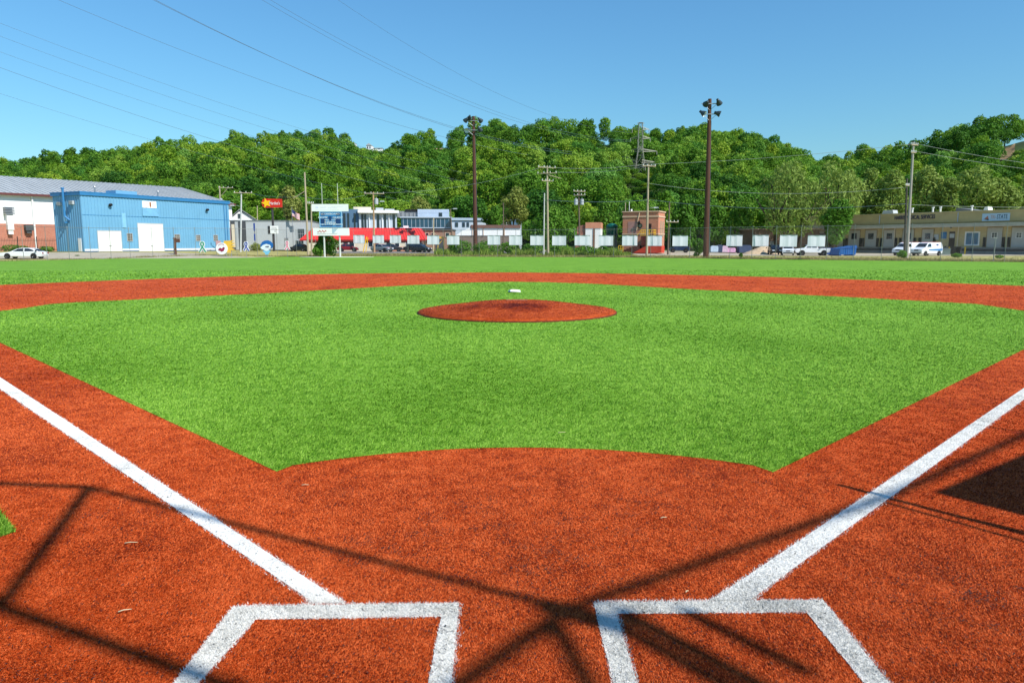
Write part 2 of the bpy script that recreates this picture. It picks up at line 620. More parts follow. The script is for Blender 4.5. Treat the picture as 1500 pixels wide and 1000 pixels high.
line_info = {'foul_left': ('foul_line', 'white foul line running out to the left from the left batter box'),
             'foul_right': ('foul_line', 'white foul line running out to the right from the right batter box'),
             'box_left': ('batter_box_line', 'white outline of the left batter box, clear of most shadows'),
             'box_right': ('batter_box_line', 'white outline of the right batter box, crossed by dark shadows')}
for k, qs in line_quads.items():
    fs = []
    vs = []
    for i, q in enumerate(qs):
        b = len(vs)
        z = 0.0065 + 0.001 * i + (0.0035 if 'foul' in k else 0)
        vs += [(x, y, z) for x, y in q]
        fs.append(tuple(range(b, b + len(q))))
    b = B()
    b.add(vs, fs)
    # fibres that make the ragged edge
    for q in qs:
        xs = [p[0] for p in q[:]]
        ys = [p[1] for p in q[:]]
        n = 42000 if 'foul' in k else 14000
        y1 = min(max(ys), 22)
        t = RNG.uniform(0, 1, n * 6) ** (2.2 if 'foul' in k else 1.0)
        yy = min(ys) + (y1 - min(ys)) * t
        xx = RNG.uniform(max(min(xs), -25), min(max(xs), 25), n * 6)
        if 'foul' in k:
            sgn = -1 if 'left' in k else 1
            cxl = (q[0][0] + q[1][0]) / 2
            xx = cxl + sgn * (yy - q[0][1]) + RNG.uniform(-0.14, 0.14, n * 6)
        wob = RNG.normal(0, 0.013, (n * 6, 2))
        s_ = inside(q, xx + wob[:, 0], yy + wob[:, 1])
        pp = np.stack([xx[s_], yy[s_]], 1)[:n]
        dd = pp[:, 1] - CY
        V = blades(pp, 0.006, 0.013, np.clip(0.0011 * dd, 0.003, 0.03), RNG, 0.8)
        nb = len(b.v)
        b.v += [tuple(r) for r in V.tolist()]
        b.f += [(nb + 3 * i, nb + 3 * i + 1, nb + 3 * i + 2) for i in range(len(pp))]
        b.m += [0] * len(pp)
    nm, lab = line_info[k]
    tag(b.build(nm, white_t), lab, None, None, 'structure')

# pitching mound, rubber, second base ------------------------------------
mound = thing('pitching_mound', 'low round red turf mound with a dark worn patch in the green infield', 'pitching mound', (0.0, 18.0, 0.0))
mred = mat('mound turf', (176, 66, 32), k=0.85, var=0.35, scale=55, rough=0.8, bump=0.6, detail=8)
mdark = mat('mound edge brown', (112, 46, 26), k=0.8, var=0.35, scale=30, rough=0.85, bump=0.5)
b = B()
prof = [(2.82, -0.02), (2.80, 0.06), (2.5, 0.10), (2.0, 0.165), (1.5, 0.235), (1.1, 0.285), (0.8, 0.30), (0.001, 0.305)]
b.lathe(prof, n=72)
b.build('mound_surface', turf_mat('mound turf fibre', tuple(v * 0.62 for v in R_D), tuple(v * 0.74 for v in R_M), tuple(v * 0.8 for v in R_L), 130, stain=((0.2, -1.2, 0.6, 0.7, 0.36), (-0.4, -0.9, 1.6, 0.5, 0.2))), mound, True)
b = B()
b.lathe([(2.79, 0.0), (2.835, 0.0), (2.835, 0.03), (2.79, 0.05)], n=72)
b.build('mound_edge', mdark, mound, True)  # darker brown ring round the foot of the mound
b = B()
b.box(-0.305, 0.305, 0.40, 0.55, 0.28, 0.325)
b.build('pitching_rubber', mat('old rubber', (176, 104, 78), var=0.2, scale=9), mound)
p2 = gp(753.5, 428.5)
bb = B()
bb.lathe([(0.0, 0.10), (0.16, 0.10), (0.27, 0.085), (0.30, 0.02), (0.30, 0.0)], n=4)
o = bb.build('second_base', mat('white base rubber', (245, 245, 245), var=0.03, scale=4))
o.location = (p2[0], p2[1], 0.02)
o.rotation_euler = (R(-6), R(4), R(12))
tag(o, 'white square base lying on the green turf behind the mound', 'base')

# twigs and scraps blown onto the red turf
scrap_m = mat('dry twig', (214, 200, 160), var=0.15, scale=8)
for i, (px, py, L, a, lab) in enumerate([(192, 798, 0.10, 8, 'pale twig on the red turf left of the left batter box'),
                                         (183, 898, 0.08, 25, 'yellowed leaf stalk on the red turf by the left frame edge'),
                                         (447, 713, 0.07, 5, 'pale scrap on the red turf just below the green infield corner'),
                                         (1006, 871, 0.03, 40, 'tiny white scrap beside the right foul line'),
                                         (972, 762, 0.06, 15, 'pale scrap on the red turf above the right batter box'),
                                         (823, 636, 0.10, 10, 'white thread on the green turf in front of home circle')]):
    x, y = gp(px, py)
    b = B()
    L *= 0.8
    b.tube([(-L / 2, 0, 0), (-L * 0.1, 0.004, 0.003), (L * 0.25, -0.003, 0.004), (L / 2, 0.003, 0.0)], lambda t: 0.0036 * (1.1 - 0.6 * t), 5)
    o = b.build('twig', scrap_m, smooth=True)
    o.location = (x, y, 0.02)
    o.rotation_euler = (0, 0, R(a))
    tag(o, lab, 'twig')

# ------------------------------------------------------------------ land beyond the field, hills
RIDGE = [(-400, 262), (-150, 240), (0, 231), (50, 228), (100, 223), (150, 221), (200, 210), (270, 203), (330, 199), (400, 195), (430, 191), (480, 194), (510, 203), (540, 214), (566, 214), (590, 203), (620, 193), (670, 186), (700, 181), (730, 178), (800, 181), (850, 180), (890, 183), (912, 190), (950, 194), (990, 189), (1050, 192), (1070, 191), (1100, 200), (1140, 211), (1170, 223), (1190, 233), (1210, 229), (1250, 223), (1300, 213), (1340, 203), (1362, 195), (1380, 184), (1400, 174), (1440, 164), (1458, 164), (1475, 158), (1500, 152), (1600, 150), (1900, 160)]
DR = [(-400, 430), (300, 460), (540, 480), (700, 455), (900, 460), (1100, 470), (1190, 480), (1260, 400), (1340, 330), (1440, 285), (1900, 270)]
DF = [(-400, 240), (330, 225), (600, 215), (760, 190), (1000, 178), (1100, 176), (1250, 190), (1450, 185), (1900, 180)]


def itp(tab, x):
    if x <= tab[0][0]:
        return tab[0][1]
    for (x0, y0), (x1, y1) in zip(tab, tab[1:]):
        if x <= x1:
            return y0 + (y1 - y0) * (x - x0) / (x1 - x0)
    return tab[-1][1]


def hill(x, y):
    d = max(20.0, y - CY)
    px = 750 + 1054.7 * 1.0091 * (x - CX) / d
    d0, d1 = itp(DF, px), itp(DR, px)
    top = (357.2 - itp(RIDGE, px)) / 1064.0 * d1 + H - 15.5
    s = (d - d0) / (d1 - d0)
    if s <= 0:
        return gz(x, y)
    if s <= 1:
        return max(gz(x, y), top * (1 - (1 - s) ** 1.25) + 1.3 * math.sin(x * 0.045) * math.sin(y * 0.05) * s)
    return top - (d - d1) * 0.12


def grid_sheet(name, xs, ys, zf, m, label, fan=False):
    vs, fs = [], []
    for y in ys:
        for x in xs:
            xx = x * y if fan else x
            vs.append((xx, y, zf(xx, y)))
    n = len(xs)
    for j in range(len(ys) - 1):
        for i in range(n - 1):
            a = j * n + i
            fs.append((a, a + 1, a + n + 1, a + n))
    b = B()
    b.add(vs, fs)
    o = b.build(name, m, smooth=True)
    return tag(o, label, None, None, 'structure')


dry = mat('dry verge', (176, 166, 96), k=0.85, var=0.45, scale=0.45, rough=0.95, detail=10)
ys = [-70, -30, 0, 30, 60, 80] + [90 + 2.5 * i for i in range(46)]
grid_sheet('ground', [-420 + 12 * i for i in range(71)], ys, lambda x, y: gz(x, y) - 0.05, dry, 'dry pale verge and ground beyond the outfield fence')
soil = mat('forest floor', (54, 78, 30), k=0.7, var=0.4, scale=0.12, rough=1.0)
ysh = [168 + 8 * i for i in range(64)]
grid_sheet('hill', [-1.15 + 0.02 * i for i in range(116)], ysh, lambda x, y: hill(x, y) - 0.06, soil, 'wooded hills behind the buildings', fan=True)
grid_sheet('far_ground', [-4000 + 400 * i for i in range(21)], [-3000, -1500, -71, 0, 670, 1500, 4000], lambda x, y: -2.5, mat('far land', (95, 100, 60), k=0.6, var=0.3, scale=0.01, rough=1.0), 'low land reaching to the horizon')

lot_m = mat('pale concrete lot', (188, 176, 152), k=0.85, var=0.16, scale=0.5, rough=0.9, detail=9)
asph = mat('worn asphalt', (150, 146, 140), k=0.75, var=0.18, scale=0.6, rough=0.9, detail=9)


def lot(name, x0, x1, y0, y1, m, label, dz=-0.02):
    grid_sheet(name, [x0 + (x1 - x0) * i / 30 for i in range(31)], [y0 + (y1 - y0) * i / 20 for i in range(21)], lambda x, y: gz(x, y) + dz, m, label)


lot('access_road', -130, -36, 95, 108, lot_m, 'pale concrete lane in front of the blue warehouse')
lot('parking_lot', -36.2, 20, 124, 150, asph, 'grey parking lot around the red roofed restaurant')
lot('service_yard', 20.2, 150, 115, 150, lot_m, 'pale paved yard in front of the yellow warehouse')

# dry grass along the fence -----------------------------------------------
ew = np.array(edge_w)


def edge_y(x):
    return np.interp(x, ew[:, 0], ew[:, 1])


n = 150000
xx = RNG.uniform(-75, 75, n)
yy = edge_y(xx) + 0.15 + RNG.exponential(7.0, n)
keep = (np.sin(xx * 0.9) * np.sin(yy * 1.1 + xx * .3) + RNG.normal(0, 0.6, n) > -0.3) & ~((xx < -34) & (yy > edge_y(xx) + 2.5)) & ~((xx > 20) & (yy > 114.6)) & (yy < 124)
pp = np.stack([xx[keep], yy[keep]], 1)
V = blades(pp, np.array([gz(a, b_) for a, b_ in pp]) - 0.04, RNG.uniform(0.08, 0.32, len(pp)), 0.05, RNG, 0.6)
drym = turf_mat('dry grass', (0.10, 0.10, 0.03), (0.24, 0.23, 0.075), (0.42, 0.36, 0.16), attr=True, rough=0.9)
tag(np_mesh('dry_grass', V, 3, [drym], {'tint': np.clip(RNG.normal(0.5, 0.3, len(pp)), 0, 1)}), 'dry straw coloured grass along the outfield fence', None, None, 'stuff')


# taller green weeds between the verge and the parking lot
n = 26000
xx = RNG.uniform(-13, 19, n)
yy = RNG.uniform(114.5, 121.5, n)
kk = np.sin(xx * 1.3) + np.sin(yy * 1.7 + xx * 0.5) + RNG.normal(0, 0.8, n) > -0.9
pp = np.stack([xx[kk], yy[kk]], 1)
hh_ = np.clip(0.75 + 0.35 * np.sin(pp[:, 0] * 0.9) + 0.25 * np.sin(pp[:, 0] * 2.3 + 1), 0.3, 1.5)
V = blades(pp, np.array([gz(a, b_) for a, b_ in pp]) - 0.05, hh_, 0.085, RNG, 0.45)
weedm = turf_mat('green weeds', (0.05, 0.10, 0.012), (0.15, 0.25, 0.03), (0.32, 0.42, 0.08), attr=True, rough=0.8)
tag(np_mesh('tall_weeds', V, 3, [weedm], {'tint': np.clip(RNG.normal(0.5, 0.3, len(pp)), 0, 1)}), 'tall green weeds before the parking lot and white hall', None, None, 'stuff')

# =================================================================== buildings
def wall_mesh(x0, x1, y0, y1, z0, z1, ribs=0.0, rd=0.03, faces='fb'):
    b = B()
    b.box(x0, x1, y0, y1, z0, z1)
    if ribs:
        k = int((x1 - x0) / ribs)
        for i in range(k + 1):
            x = x0 + 0.04 + i * ribs
            if x + ribs * 0.35 < x1:
                b.box(x, x + ribs * 0.35, y0 - rd, y0 - 0.001, z0 + 0.02, z1 - 0.02)
        k = int((y1 - y0) / ribs)
        for i in range(k + 1):
            y = y0 + 0.04 + i * ribs
            if y + ribs * 0.35 < y1:
                b.box(x0 - rd, x0 - 0.001, y, y + ribs * 0.35, z0 + 0.02, z1 - 0.02)
                b.box(x1 + 0.001, x1 + rd, y, y + ribs * 0.35, z0 + 0.02, z1 - 0.02)
    return b


def win(parent, rc, m_frame, m_glass, y=-0.05, bars=(2, 2), fw=0.07, name='window', label=None):
    x0, x1, z0, z1 = rc
    b = B()
    for a in ((x0 - fw, x1 + fw, z1, z1 + fw), (x0 - fw, x1 + fw, z0 - fw, z0), (x0 - fw, x0, z0, z1), (x1, x1 + fw, z0, z1)):
        b.box(a[0], a[1], y - 0.06, 0.02, a[2], a[3])
    for i in range(1, bars[0]):
        x = x0 + (x1 - x0) * i / bars[0]
        b.box(x - fw * .3, x + fw * .3, y - 0.03, y + 0.02, z0 + 0.002, z1 - 0.002)
    for i in range(1, bars[1]):
        z = z0 + (z1 - z0) * i / bars[1]
        b.box(x0 + 0.002, x1 - 0.002, y - 0.022, y + 0.02, z - fw * .3, z + fw * .3)
    f = b.build(name, m_frame, parent, label=label)
    g = B()
    g.box(x0 + 0.001, x1 - 0.001, y - 0.004, y + 0.03, z0 + 0.001, z1 - 0.001)
    g.build('pane', m_glass, f)
    return f


def slab(parent, name, rc, m, y0=-0.06, y1=0.0, label=None):
    b = B()
    b.box(rc[0], rc[1], y0, y1, rc[2], rc[3])
    return b.build(name, m, parent, label=label)


def rollup(parent, rc, m, m_trim, y=-0.05, sl=0.45, label=None, name='roll_up_door'):
    x0, x1, z0, z1 = rc
    b = B()
    n = max(2, int((z1 - z0) / sl))
    for i in range(n):
        a = z0 + (z1 - z0) * i / n
        c = z0 + (z1 - z0) * (i + 1) / n
        b.box(x0, x1, y - 0.03, 0.0, a + 0.012, c - 0.012)
    b.box(x0 + 0.01, x1 - 0.01, y - 0.005, -0.002, z0, z1)
    d = b.build(name, m, parent, label=label)
    t = B()
    t.box(x0 - 0.12, x0 - 0.003, y - 0.05, 0.0, z0, z1)
    t.box(x1 + 0.003, x1 + 0.12, y - 0.05, 0.0, z0, z1)
    t.box(x0 - 0.12, x1 + 0.12, y - 0.05, 0.0, z1 + 0.002, z1 + 0.14)
    t.build('door_frame', m_trim, d)
    return d


white_p = mat('white paint', (245, 245, 242), k=0.9, var=0.04, scale=0.7)
cream = mat('cream paint', (235, 222, 196), k=0.85, var=0.06, scale=0.8)
grey_p = mat('grey paint', (150, 152, 152), k=0.8, var=0.08)
lgrey = mat('light grey paint', (196, 202, 204), k=0.8, var=0.06, scale=0.6)
dgrey = mat('dark grey paint', (84, 88, 92), k=0.8, var=0.1)
black = mat('black paint', (28, 28, 30), var=0.2)
steel = mat('galvanised steel', (170, 174, 176), k=0.8, var=0.12, rough=0.45, metal=0.6)
blue_w = mat('blue siding', (120, 180, 216), k=0.80, var=0.06, scale=0.35, rough=0.55)
blue_t = mat('blue trim', (60, 138, 196), k=0.75, var=0.08, scale=0.5, rough=0.5)
blue_d = mat('deep blue skirting', (34, 92, 150), k=0.8, var=0.15)
wglass = glass('window glass')
dirty = mat('dusty brown pane', (120, 108, 92), k=0.7, var=0.3, scale=3)
brick_m = None


def brick(name, c1, c2, mort, sc=1.0):
    m = bpy.data.materials.new(name)
    m.use_nodes = True
    nt = m.node_tree
    bs = nt.nodes['Principled BSDF']
    bs.inputs['Roughness'].default_value = 0.9
    tc = nt.nodes.new('ShaderNodeTexCoord')
    sp = nt.nodes.new('ShaderNodeSeparateXYZ')
    ad = nt.nodes.new('ShaderNodeMath')
    ad.operation = 'ADD'
    cb = nt.nodes.new('ShaderNodeCombineXYZ')
    bk = nt.nodes.new('ShaderNodeTexBrick')
    nt.links.new(tc.outputs['Object'], sp.inputs[0])
    nt.links.new(sp.outputs[0], ad.inputs[0])
    nt.links.new(sp.outputs[1], ad.inputs[1])
    nt.links.new(ad.outputs[0], cb.inputs[0])
    nt.links.new(sp.outputs[2], cb.inputs[1])
    nt.links.new(cb.outputs[0], bk.inputs['Vector'])
    bk.inputs['Scale'].default_value = sc
    bk.inputs['Brick Width'].default_value = 0.45
    bk.inputs['Row Height'].default_value = 0.16
    bk.inputs['Mortar Size'].default_value = 0.018
    for k, c in (('Color1', c1), ('Color2', c2), ('Mortar', mort)):
        bk.inputs[k].default_value = tuple(v * 0.85 for v in lin(c)) + (1,)
    nt.links.new(bk.outputs['Color'], bs.inputs['Base Color'])
    return m


brick_red = brick('red brick', (200, 122, 96), (184, 104, 80), (196, 160, 140))
brick_orange = brick('orange brick', (214, 134, 98), (194, 112, 80), (206, 170, 146))
brick_yel = brick('yellow brick', (212, 188, 130), (196, 172, 114), (204, 192, 156))


# --- blue metal warehouse ------------------------------------------------
A, Bp = at(122, 340, 115.0), at(337, 340, 141.6)
fr = Fr(A, Bp)
bw = thing('warehouse', 'bright blue ribbed metal warehouse with two white roll up doors', 'warehouse', fr.loc(), fr.ang)
Hb = 10.0 - fr.z
# depth of the end wall from the pixel of its far edge
dep = 2.0
for i in range(80):
    q = fr.a + fr.n * dep
    if pxof(q.x, q.y) > 78.5:
        dep += 0.25
wall_mesh(0, fr.L, 0, dep, 0, Hb, 0.55, 0.045).build('wall', blue_w, bw)
b = B()
b.box(-0.25, fr.L + 0.25, -0.25, dep + 0.25, Hb + 0.002, Hb + 0.16)
b.box(-0.18, fr.L + 0.18, -0.22, -0.06, Hb - 0.42, Hb - 0.002)
b.box(-0.22, -0.06, -0.06, dep + 0.2, Hb - 0.42, Hb - 0.002)
roof = b.build('roof', blue_t, bw)
for px0, px1, py in ((173, 204, 280.5),):
    x0, x1, z0, z1 = fr.rect(px0, 280, px1, 288)
    slab(bw, 'roof_curb', (x0, x1, Hb + 0.165, Hb + 0.75), blue_w, 0.5, 3.0)
for px in (98, 139.5, 231.5):
    pass
for px in (139.5, 231.5):
    x = fr.hit(px, 280, 4)[0]
    b = B()
    b.cyl((x, 4, Hb + 0.162), (x, 4, Hb + 1.25), 0.14, n=8)
    b.cyl((x, 4, Hb + 1.25), (x, 4, Hb + 1.5), 0.24, 0.1, n=8)
    b.build('roof_vent', steel, bw)
rollup(bw, fr.rect(144, 338, 177.5, 368.4), white_p, lgrey, label='smaller white roll up door')
rollup(bw, fr.rect(203, 327.5, 239, 368.2), white_p, lgrey, label='larger white roll up door')
for i, (a, c, t, d) in enumerate(((208 - 1.5, 341.5, 213.5 + 0.0, 352), (256, 343, 263, 352), (287.5, 344, 293, 352), (313, 344, 318.5, 352))):
    if i == 0:
        a, t = 186.5, 193.5
    win(bw, fr.rect(a, c, t, d), lgrey, dirty, bars=(3, 3))
lo = slab(bw, 'loft_door', fr.rect(208.5, 294, 229, 304), white_p, label='pale loft door streaked with rust')
x0, x1, z0, z1 = fr.rect(208.5, 294, 229, 304)
b = B()
for q in (0.3, 0.55, 0.8):
    b.box(x0 + (x1 - x0) * q, x0 + (x1 - x0) * q + 0.06, -0.075, -0.062, z0 + 0.05, z1 - 0.1)
b.box(x0 + (x1 - x0) * 0.5, x0 + (x1 - x0) * 0.62, -0.072, -0.061, z0 + 0.2, z1 - 0.2)
b.build('rust_streak', mat('rust', (170, 110, 70), var=0.3), lo)
x0, x1, z0, z1 = fr.rect(208.5, 305, 231, 315)
b = B()
b.box(x0, x1, -0.10, -0.05, z0, z1)
b.box(x0, x1 + 0.1, -0.14, -0.04, z0 - 0.12, z0 - 0.003)
b.box(x1, x1 + 0.1, -0.14, -0.04, z0, z1)
b.build('loft_panel', mat('patched blue panel', (128, 190, 228), k=0.8, var=0.12, scale=1.2), bw)
for px, py in ((160, 299), (302, 306.5)):
    x, z = fr.hit(px, py)
    b = B()
    b.cyl((x, -0.05, z + 0.1), (x, -0.5, z + 0.1), 0.05)
    b.lathe([(0.05, 0), (0.3, 0.12), (0.32, 0.34), (0.0, 0.34)], (x, -0.28, z + 0.15), (0, -0.5, -1), 10)
    b.build('wall_lamp', black, bw)
zt = 0.42
skx = [(0, fr.rect(144, 338, 177.5, 368)[0] - 0.13), (fr.rect(144, 338, 177.5, 368)[1] + 0.13, fr.rect(203, 327, 239, 368)[0] - 0.13), (fr.rect(203, 327, 239, 368)[1] + 0.13, fr.L)]
for a, c in skx:
    b = B()
    b.box(a, c, -0.08, -0.05, 0.12, zt)
    b.build('skirting', white_p, bw)
    b = B()
    b.box(a, c, -0.075, -0.05, -0.3, 0.118)
    b.build('footing', blue_d, bw)
b = B()
for px in (329, 332.5):
    x = fr.hit(px, 330)[0]
    b.cyl((x, -0.12, 0.45), (x, -0.12, Hb - 0.45), 0.07, n=6)
b.build('downspout', blue_t, bw)
b = B()
x, z = fr.hit(181.5, 322)
b.box(x - 0.35, x + 0.35, -0.09, -0.047, z - 1.2, z + 1.2)
b.build('patched_panel', mat('pale patched panel', (140, 200, 235), k=0.8, var=0.1), bw)


b = B()
zj = fr.hit(230, 326)[1]
jx = [0.0, fr.rect(203, 327, 239, 368)[0] - 0.2, fr.rect(203, 327, 239, 368)[1] + 0.2, fr.L]
b.box(jx[0], jx[3], -0.058, -0.046, fr.hit(230, 318)[1], fr.hit(230, 318)[1] + 0.05)
b.build('panel_joint', blue_t, bw)
for d_ in [c for c in bw.children if c.name.startswith('roll_up_door')]:
    xs_ = [v.co.x for v in d_.data.vertices]
    zs_ = [v.co.z for v in d_.data.vertices]
    h_ = B()
    h_.box((min(xs_) + max(xs_)) / 2 - 0.2, (min(xs_) + max(xs_)) / 2 + 0.2, -0.13, -0.085, min(zs_) + 0.95, min(zs_) + 1.05)
    h_.build('door_handle', dgrey, d_)
    h_ = B()
    h_.box(min(xs_) + 0.02, max(xs_) - 0.02, -0.1, -0.082, min(zs_) + 0.01, min(zs_) + 0.12)
    h_.build('door_seal', dgrey, d_)


def endy(px):
    """distance along the end wall (local y) at which photo column px falls"""
    lo_, hi = -1.0, dep + 2
    for _ in range(40):
        m_ = (lo_ + hi) / 2
        q = fr.a + fr.n * m_
        if pxof(q.x, q.y) > px:
            lo_ = m_
        else:
            hi = m_
    return lo_


def endz(py, y):
    q = fr.a + fr.n * y
    return at(pxof(q.x, q.y), py, q.y - CY).z - fr.z


for px0, px1, py0, py1 in ((86, 91.5, 295, 300), (104, 109.5, 293, 298.5)):
    ya, yb = endy(px1), endy(px0)
    b = B()
    zz0, zz1 = endz(py1, ya), endz(py0, ya)
    b.box(-0.35, -0.05, ya, yb, zz0, zz1)
    for k in range(4):
        z = zz0 + (zz1 - zz0) * (k + 0.5) / 4
        b.box(-0.40, -0.352, ya + 0.05, yb - 0.05, z - 0.03, z + 0.03)
    b.build('wall_vent', lgrey, bw)
yc = endy(97.5)
b = B()
b.cyl((-0.45, yc, endz(316, yc)), (-0.45, yc, endz(276, yc)), 0.17, n=8)
b.cyl((-0.45, yc, endz(276, yc)), (-0.45, yc, endz(274, yc)), 0.26, n=8)
b.cyl((-0.45, yc, endz(316, yc)), (-0.06, yc - 0.6, endz(322, yc)), 0.16, n=8)
b.box(-0.6, -0.06, yc - 0.15, yc + 0.15, endz(326, yc), endz(324, yc))
b.build('flue_pipe', blue_t, bw)
ya, yb = endy(115.5), endy(111)
b = B()
b.box(-0.12, -0.05, ya, yb, 0.02, endz(348, ya))
b.build('side_door', white_p, bw)

# --- white and brick industrial building ----------------------------------
P0, P1 = at(0, 283, 129.0), at(80, 287, 136.0)
u = Vector((P1.x - P0.x, P1.y - P0.y, 0)).normalized()
A = Vector((P0.x, P0.y, 0)) - u * 26
fr2 = Fr(A, A + u * 71)
ib = thing('factory', 'long white and brick industrial building with grey metal roof', 'building', (A.x, A.y, 0.75), fr2.ang)
fr2.z = 0.75
He = 10.2
zb = fr2.hit(30, 327)[1]
b = B()
b.box(0, 71, 0, 43, zb + 0.003, He)
b.prism([(0, 0), (43, 0), (21.5, 4.6)], 0, 0.3)
# gable ends as one closed roof body is built below
b = B()
b.box(0, 71, 0, 43, zb + 0.003, He)
b.build('wall', white_p, ib)
b = B()
b.box(0, 71, -0.04, 43.04, -0.5, zb)
b.build('brick_base', brick_red, ib)
metal_roof = mat('weathered metal roof', (186, 190, 190), k=0.85, var=0.14, scale=0.5, rough=0.55, stretch=(3, 0.3, 0.3))
b = B()
sec = [(-0.7, He - 0.05), (21.5, He + 4.6), (43.7, He - 0.05), (43.7, He - 0.3), (-0.7, He - 0.3)]
vs = [(x, y, z) for x in (-0.5, 71.5) for y, z in sec]
b.add(vs, [(4, 3, 2, 1, 0), (5, 6, 7, 8, 9)] + [(i, (i + 1) % 5, 5 + (i + 1) % 5, 5 + i) for i in range(5)])
for i in range(72):
    x = -0.3 + i
    sl_ = 4.65 / 22.2
    b.add([(x, -0.7, He - 0.04), (x + 0.07, -0.7, He - 0.04), (x + 0.07, 21.4, He + 4.60), (x, 21.4, He + 4.60), (x, -0.7, He + 0.06), (x + 0.07, -0.7, He + 0.06), (x + 0.07, 21.4, He + 4.70), (x, 21.4, He + 4.70)], [(4, 5, 6, 7), (0, 1, 5, 4), (1, 2, 6, 5), (0, 4, 7, 3)])
rf = b.build('roof', metal_roof, ib)
b = B()
b.box(-0.5, 71.5, -0.95, -0.71, He - 0.42, He - 0.02)
b.build('gutter', mat('maroon gutter', (110, 62, 60), k=0.8), rf)
b = B()
b.cyl((4, 12, He + 2.4), (4, 12, He + 3.4), 0.8, n=10)
b.build('roof_vent', mat('maroon cap', (120, 84, 84), k=0.8), rf)
x0, x1, z0, z1 = fr2.rect(8, 302, 17, 339)
d = B()
d.box(x0, x1, -0.9, -0.02, z0 + 0.4, z1 - 1.4)
d.box(x0 + 0.1, x1 - 0.1, -0.7, -0.3, z0 - 0.4, z0 + 0.397)
du = d.build('exhaust_duct', white_p, ib)
d = B()
for k in range(5):
    z = z1 - 1.35 + k * 0.28
    d.box(x0 - 0.25, x1 + 0.25, -1.1, -0.03, z, z + 0.17)
d.build('duct_louvre', steel, du)
x0, x1, z0, z1 = fr2.rect(35, 328.5, 46, 341)
d = B()
d.box(x0, x1, -1.0, -0.05, z0 + 0.5, z1)
d.box(x0 + 0.2, x1 - 0.2, -0.8, -0.05, z0, z0 + 0.49)
d.build('air_conditioner', dgrey, ib)
d = B()
x = fr2.hit(51, 340)[0]
d.cyl((x, -0.2, 0), (x, -0.2, He - 0.4), 0.16, n=8)
d.build('downspout', white_p, ib)

# --- black iron fence by the factory --------------------------------------
A = at(-60, 358, 113)
Bq = at(83, 358, 117)
fi = Fr(A, Bq)
irf = thing('iron_fence', 'black iron picket fence before the brick base of the white building', 'fence', fi.loc(), fi.ang)
n = int(fi.L / 0.22)
b = B()
for i in range(n):
    x = i * 0.22
    b.box(x, x + 0.025, -0.012, 0.012, 0.1, 2.15)
b.box(0, fi.L, -0.02, 0.02, 0.3, 0.36)
b.box(0, fi.L, -0.021, 0.021, 1.75, 1.81)
b.build('pickets', black, irf)
for i in range(0, n, 12):
    x = i * 0.22
    b = B()
    b.box(x - 0.05, x + 0.06, -0.05, 0.05, 0, 2.4)
    b.build('post', black, irf)

# --- low grey building, white gabled house ---------------------------------
A, Bq = at(338, 345, 150), at(455, 345, 152)
fr = Fr(A, Bq)
gb = thing('shop_building', 'low flat roofed light grey building behind the red roadside sign', 'building', fr.loc(), fr.ang)
zt = fr.hit(400, 323.5)[1]
wall_mesh(0, fr.L, 0, 14, 0, zt, 0).build('wall', lgrey, gb)
b = B()
b.box(-0.1, fr.L + 0.1, -0.1, 14.1, zt + 0.002, zt + 0.18)
b.build('roof', steel, gb)
x0, x1, z0, z1 = fr.rect(338.5, 324, 345, 367)
slab(gb, 'dark_panel', (x0, x1, 0.05, zt - 0.1), dgrey, -0.05)
x0, x1, z0, z1 = fr.rect(350, 324, 361, 367)
slab(gb, 'dark_panel', (x0, x1, 0.05, zt - 0.1), dgrey, -0.05)
x0, x1, z0, z1 = fr.rect(340, 328, 344.5, 362)
slab(gb, 'light_strip', (x0, x1, z0, z1), cream, -0.09, -0.055)
win(gb, fr.rect(437, 335, 446, 349), lgrey, wglass, bars=(3, 2))
win(gb, fr.rect(434, 352, 445, 364), lgrey, wglass, bars=(3, 1), name='shop_window')
win(gb, fr.rect(393.5, 331, 397.5, 341), dgrey, black, bars=(1, 1))
d = fr.rect(417, 348, 423, 366)
slab(gb, 'door', d, grey_p, -0.05)

A, Bq = at(337, 320, 176), at(373, 320, 178)
fr = Fr(A, Bq)
gh = thing('gabled_house', 'white gabled house with a grey roof above the low grey building', 'house', fr.loc(), fr.ang)
z1 = fr.hit(355, 320)[1]
z2 = fr.hit(352, 306.5)[1]
xm = fr.hit(352, 310)[0]
b = B()
b.prism([(0, 0), (fr.L, 0), (fr.L, z1), (xm, z2 - 0.25), (0, z1)], 0, 9)
b.build('wall', white_p, gh)
b = B()
th = 0.22
b.add([(-0.5, -0.4, z1 - 0.35), (xm, -0.4, z2), (xm, -0.4, z2 + th), (-0.5, -0.4, z1 - 0.35 + th), (-0.5, 9.4, z1 - 0.35), (xm, 9.4, z2), (xm, 9.4, z2 + th), (-0.5, 9.4, z1 - 0.35 + th)], [(0, 1, 2, 3), (7, 6, 5, 4), (3, 2, 6, 7), (0, 3, 7, 4), (0, 4, 5, 1)])
b.add([(fr.L + .5, -0.4, z1 - 0.35), (xm, -0.4, z2), (xm, -0.4, z2 + th), (fr.L + .5, -0.4, z1 - 0.35 + th), (fr.L + .5, 9.4, z1 - 0.35), (xm, 9.4, z2), (xm, 9.4, z2 + th), (fr.L + .5, 9.4, z1 - 0.35 + th)], [(3, 2, 1, 0), (4, 5, 6, 7), (7, 6, 2, 3), (4, 7, 3, 0), (1, 5, 4, 0)])
b.build('roof', mat('grey shingle', (150, 152, 156), k=0.75), gh)
win(gh, fr.rect(349, 313, 353, 319), grey_p, wglass, bars=(1, 2))

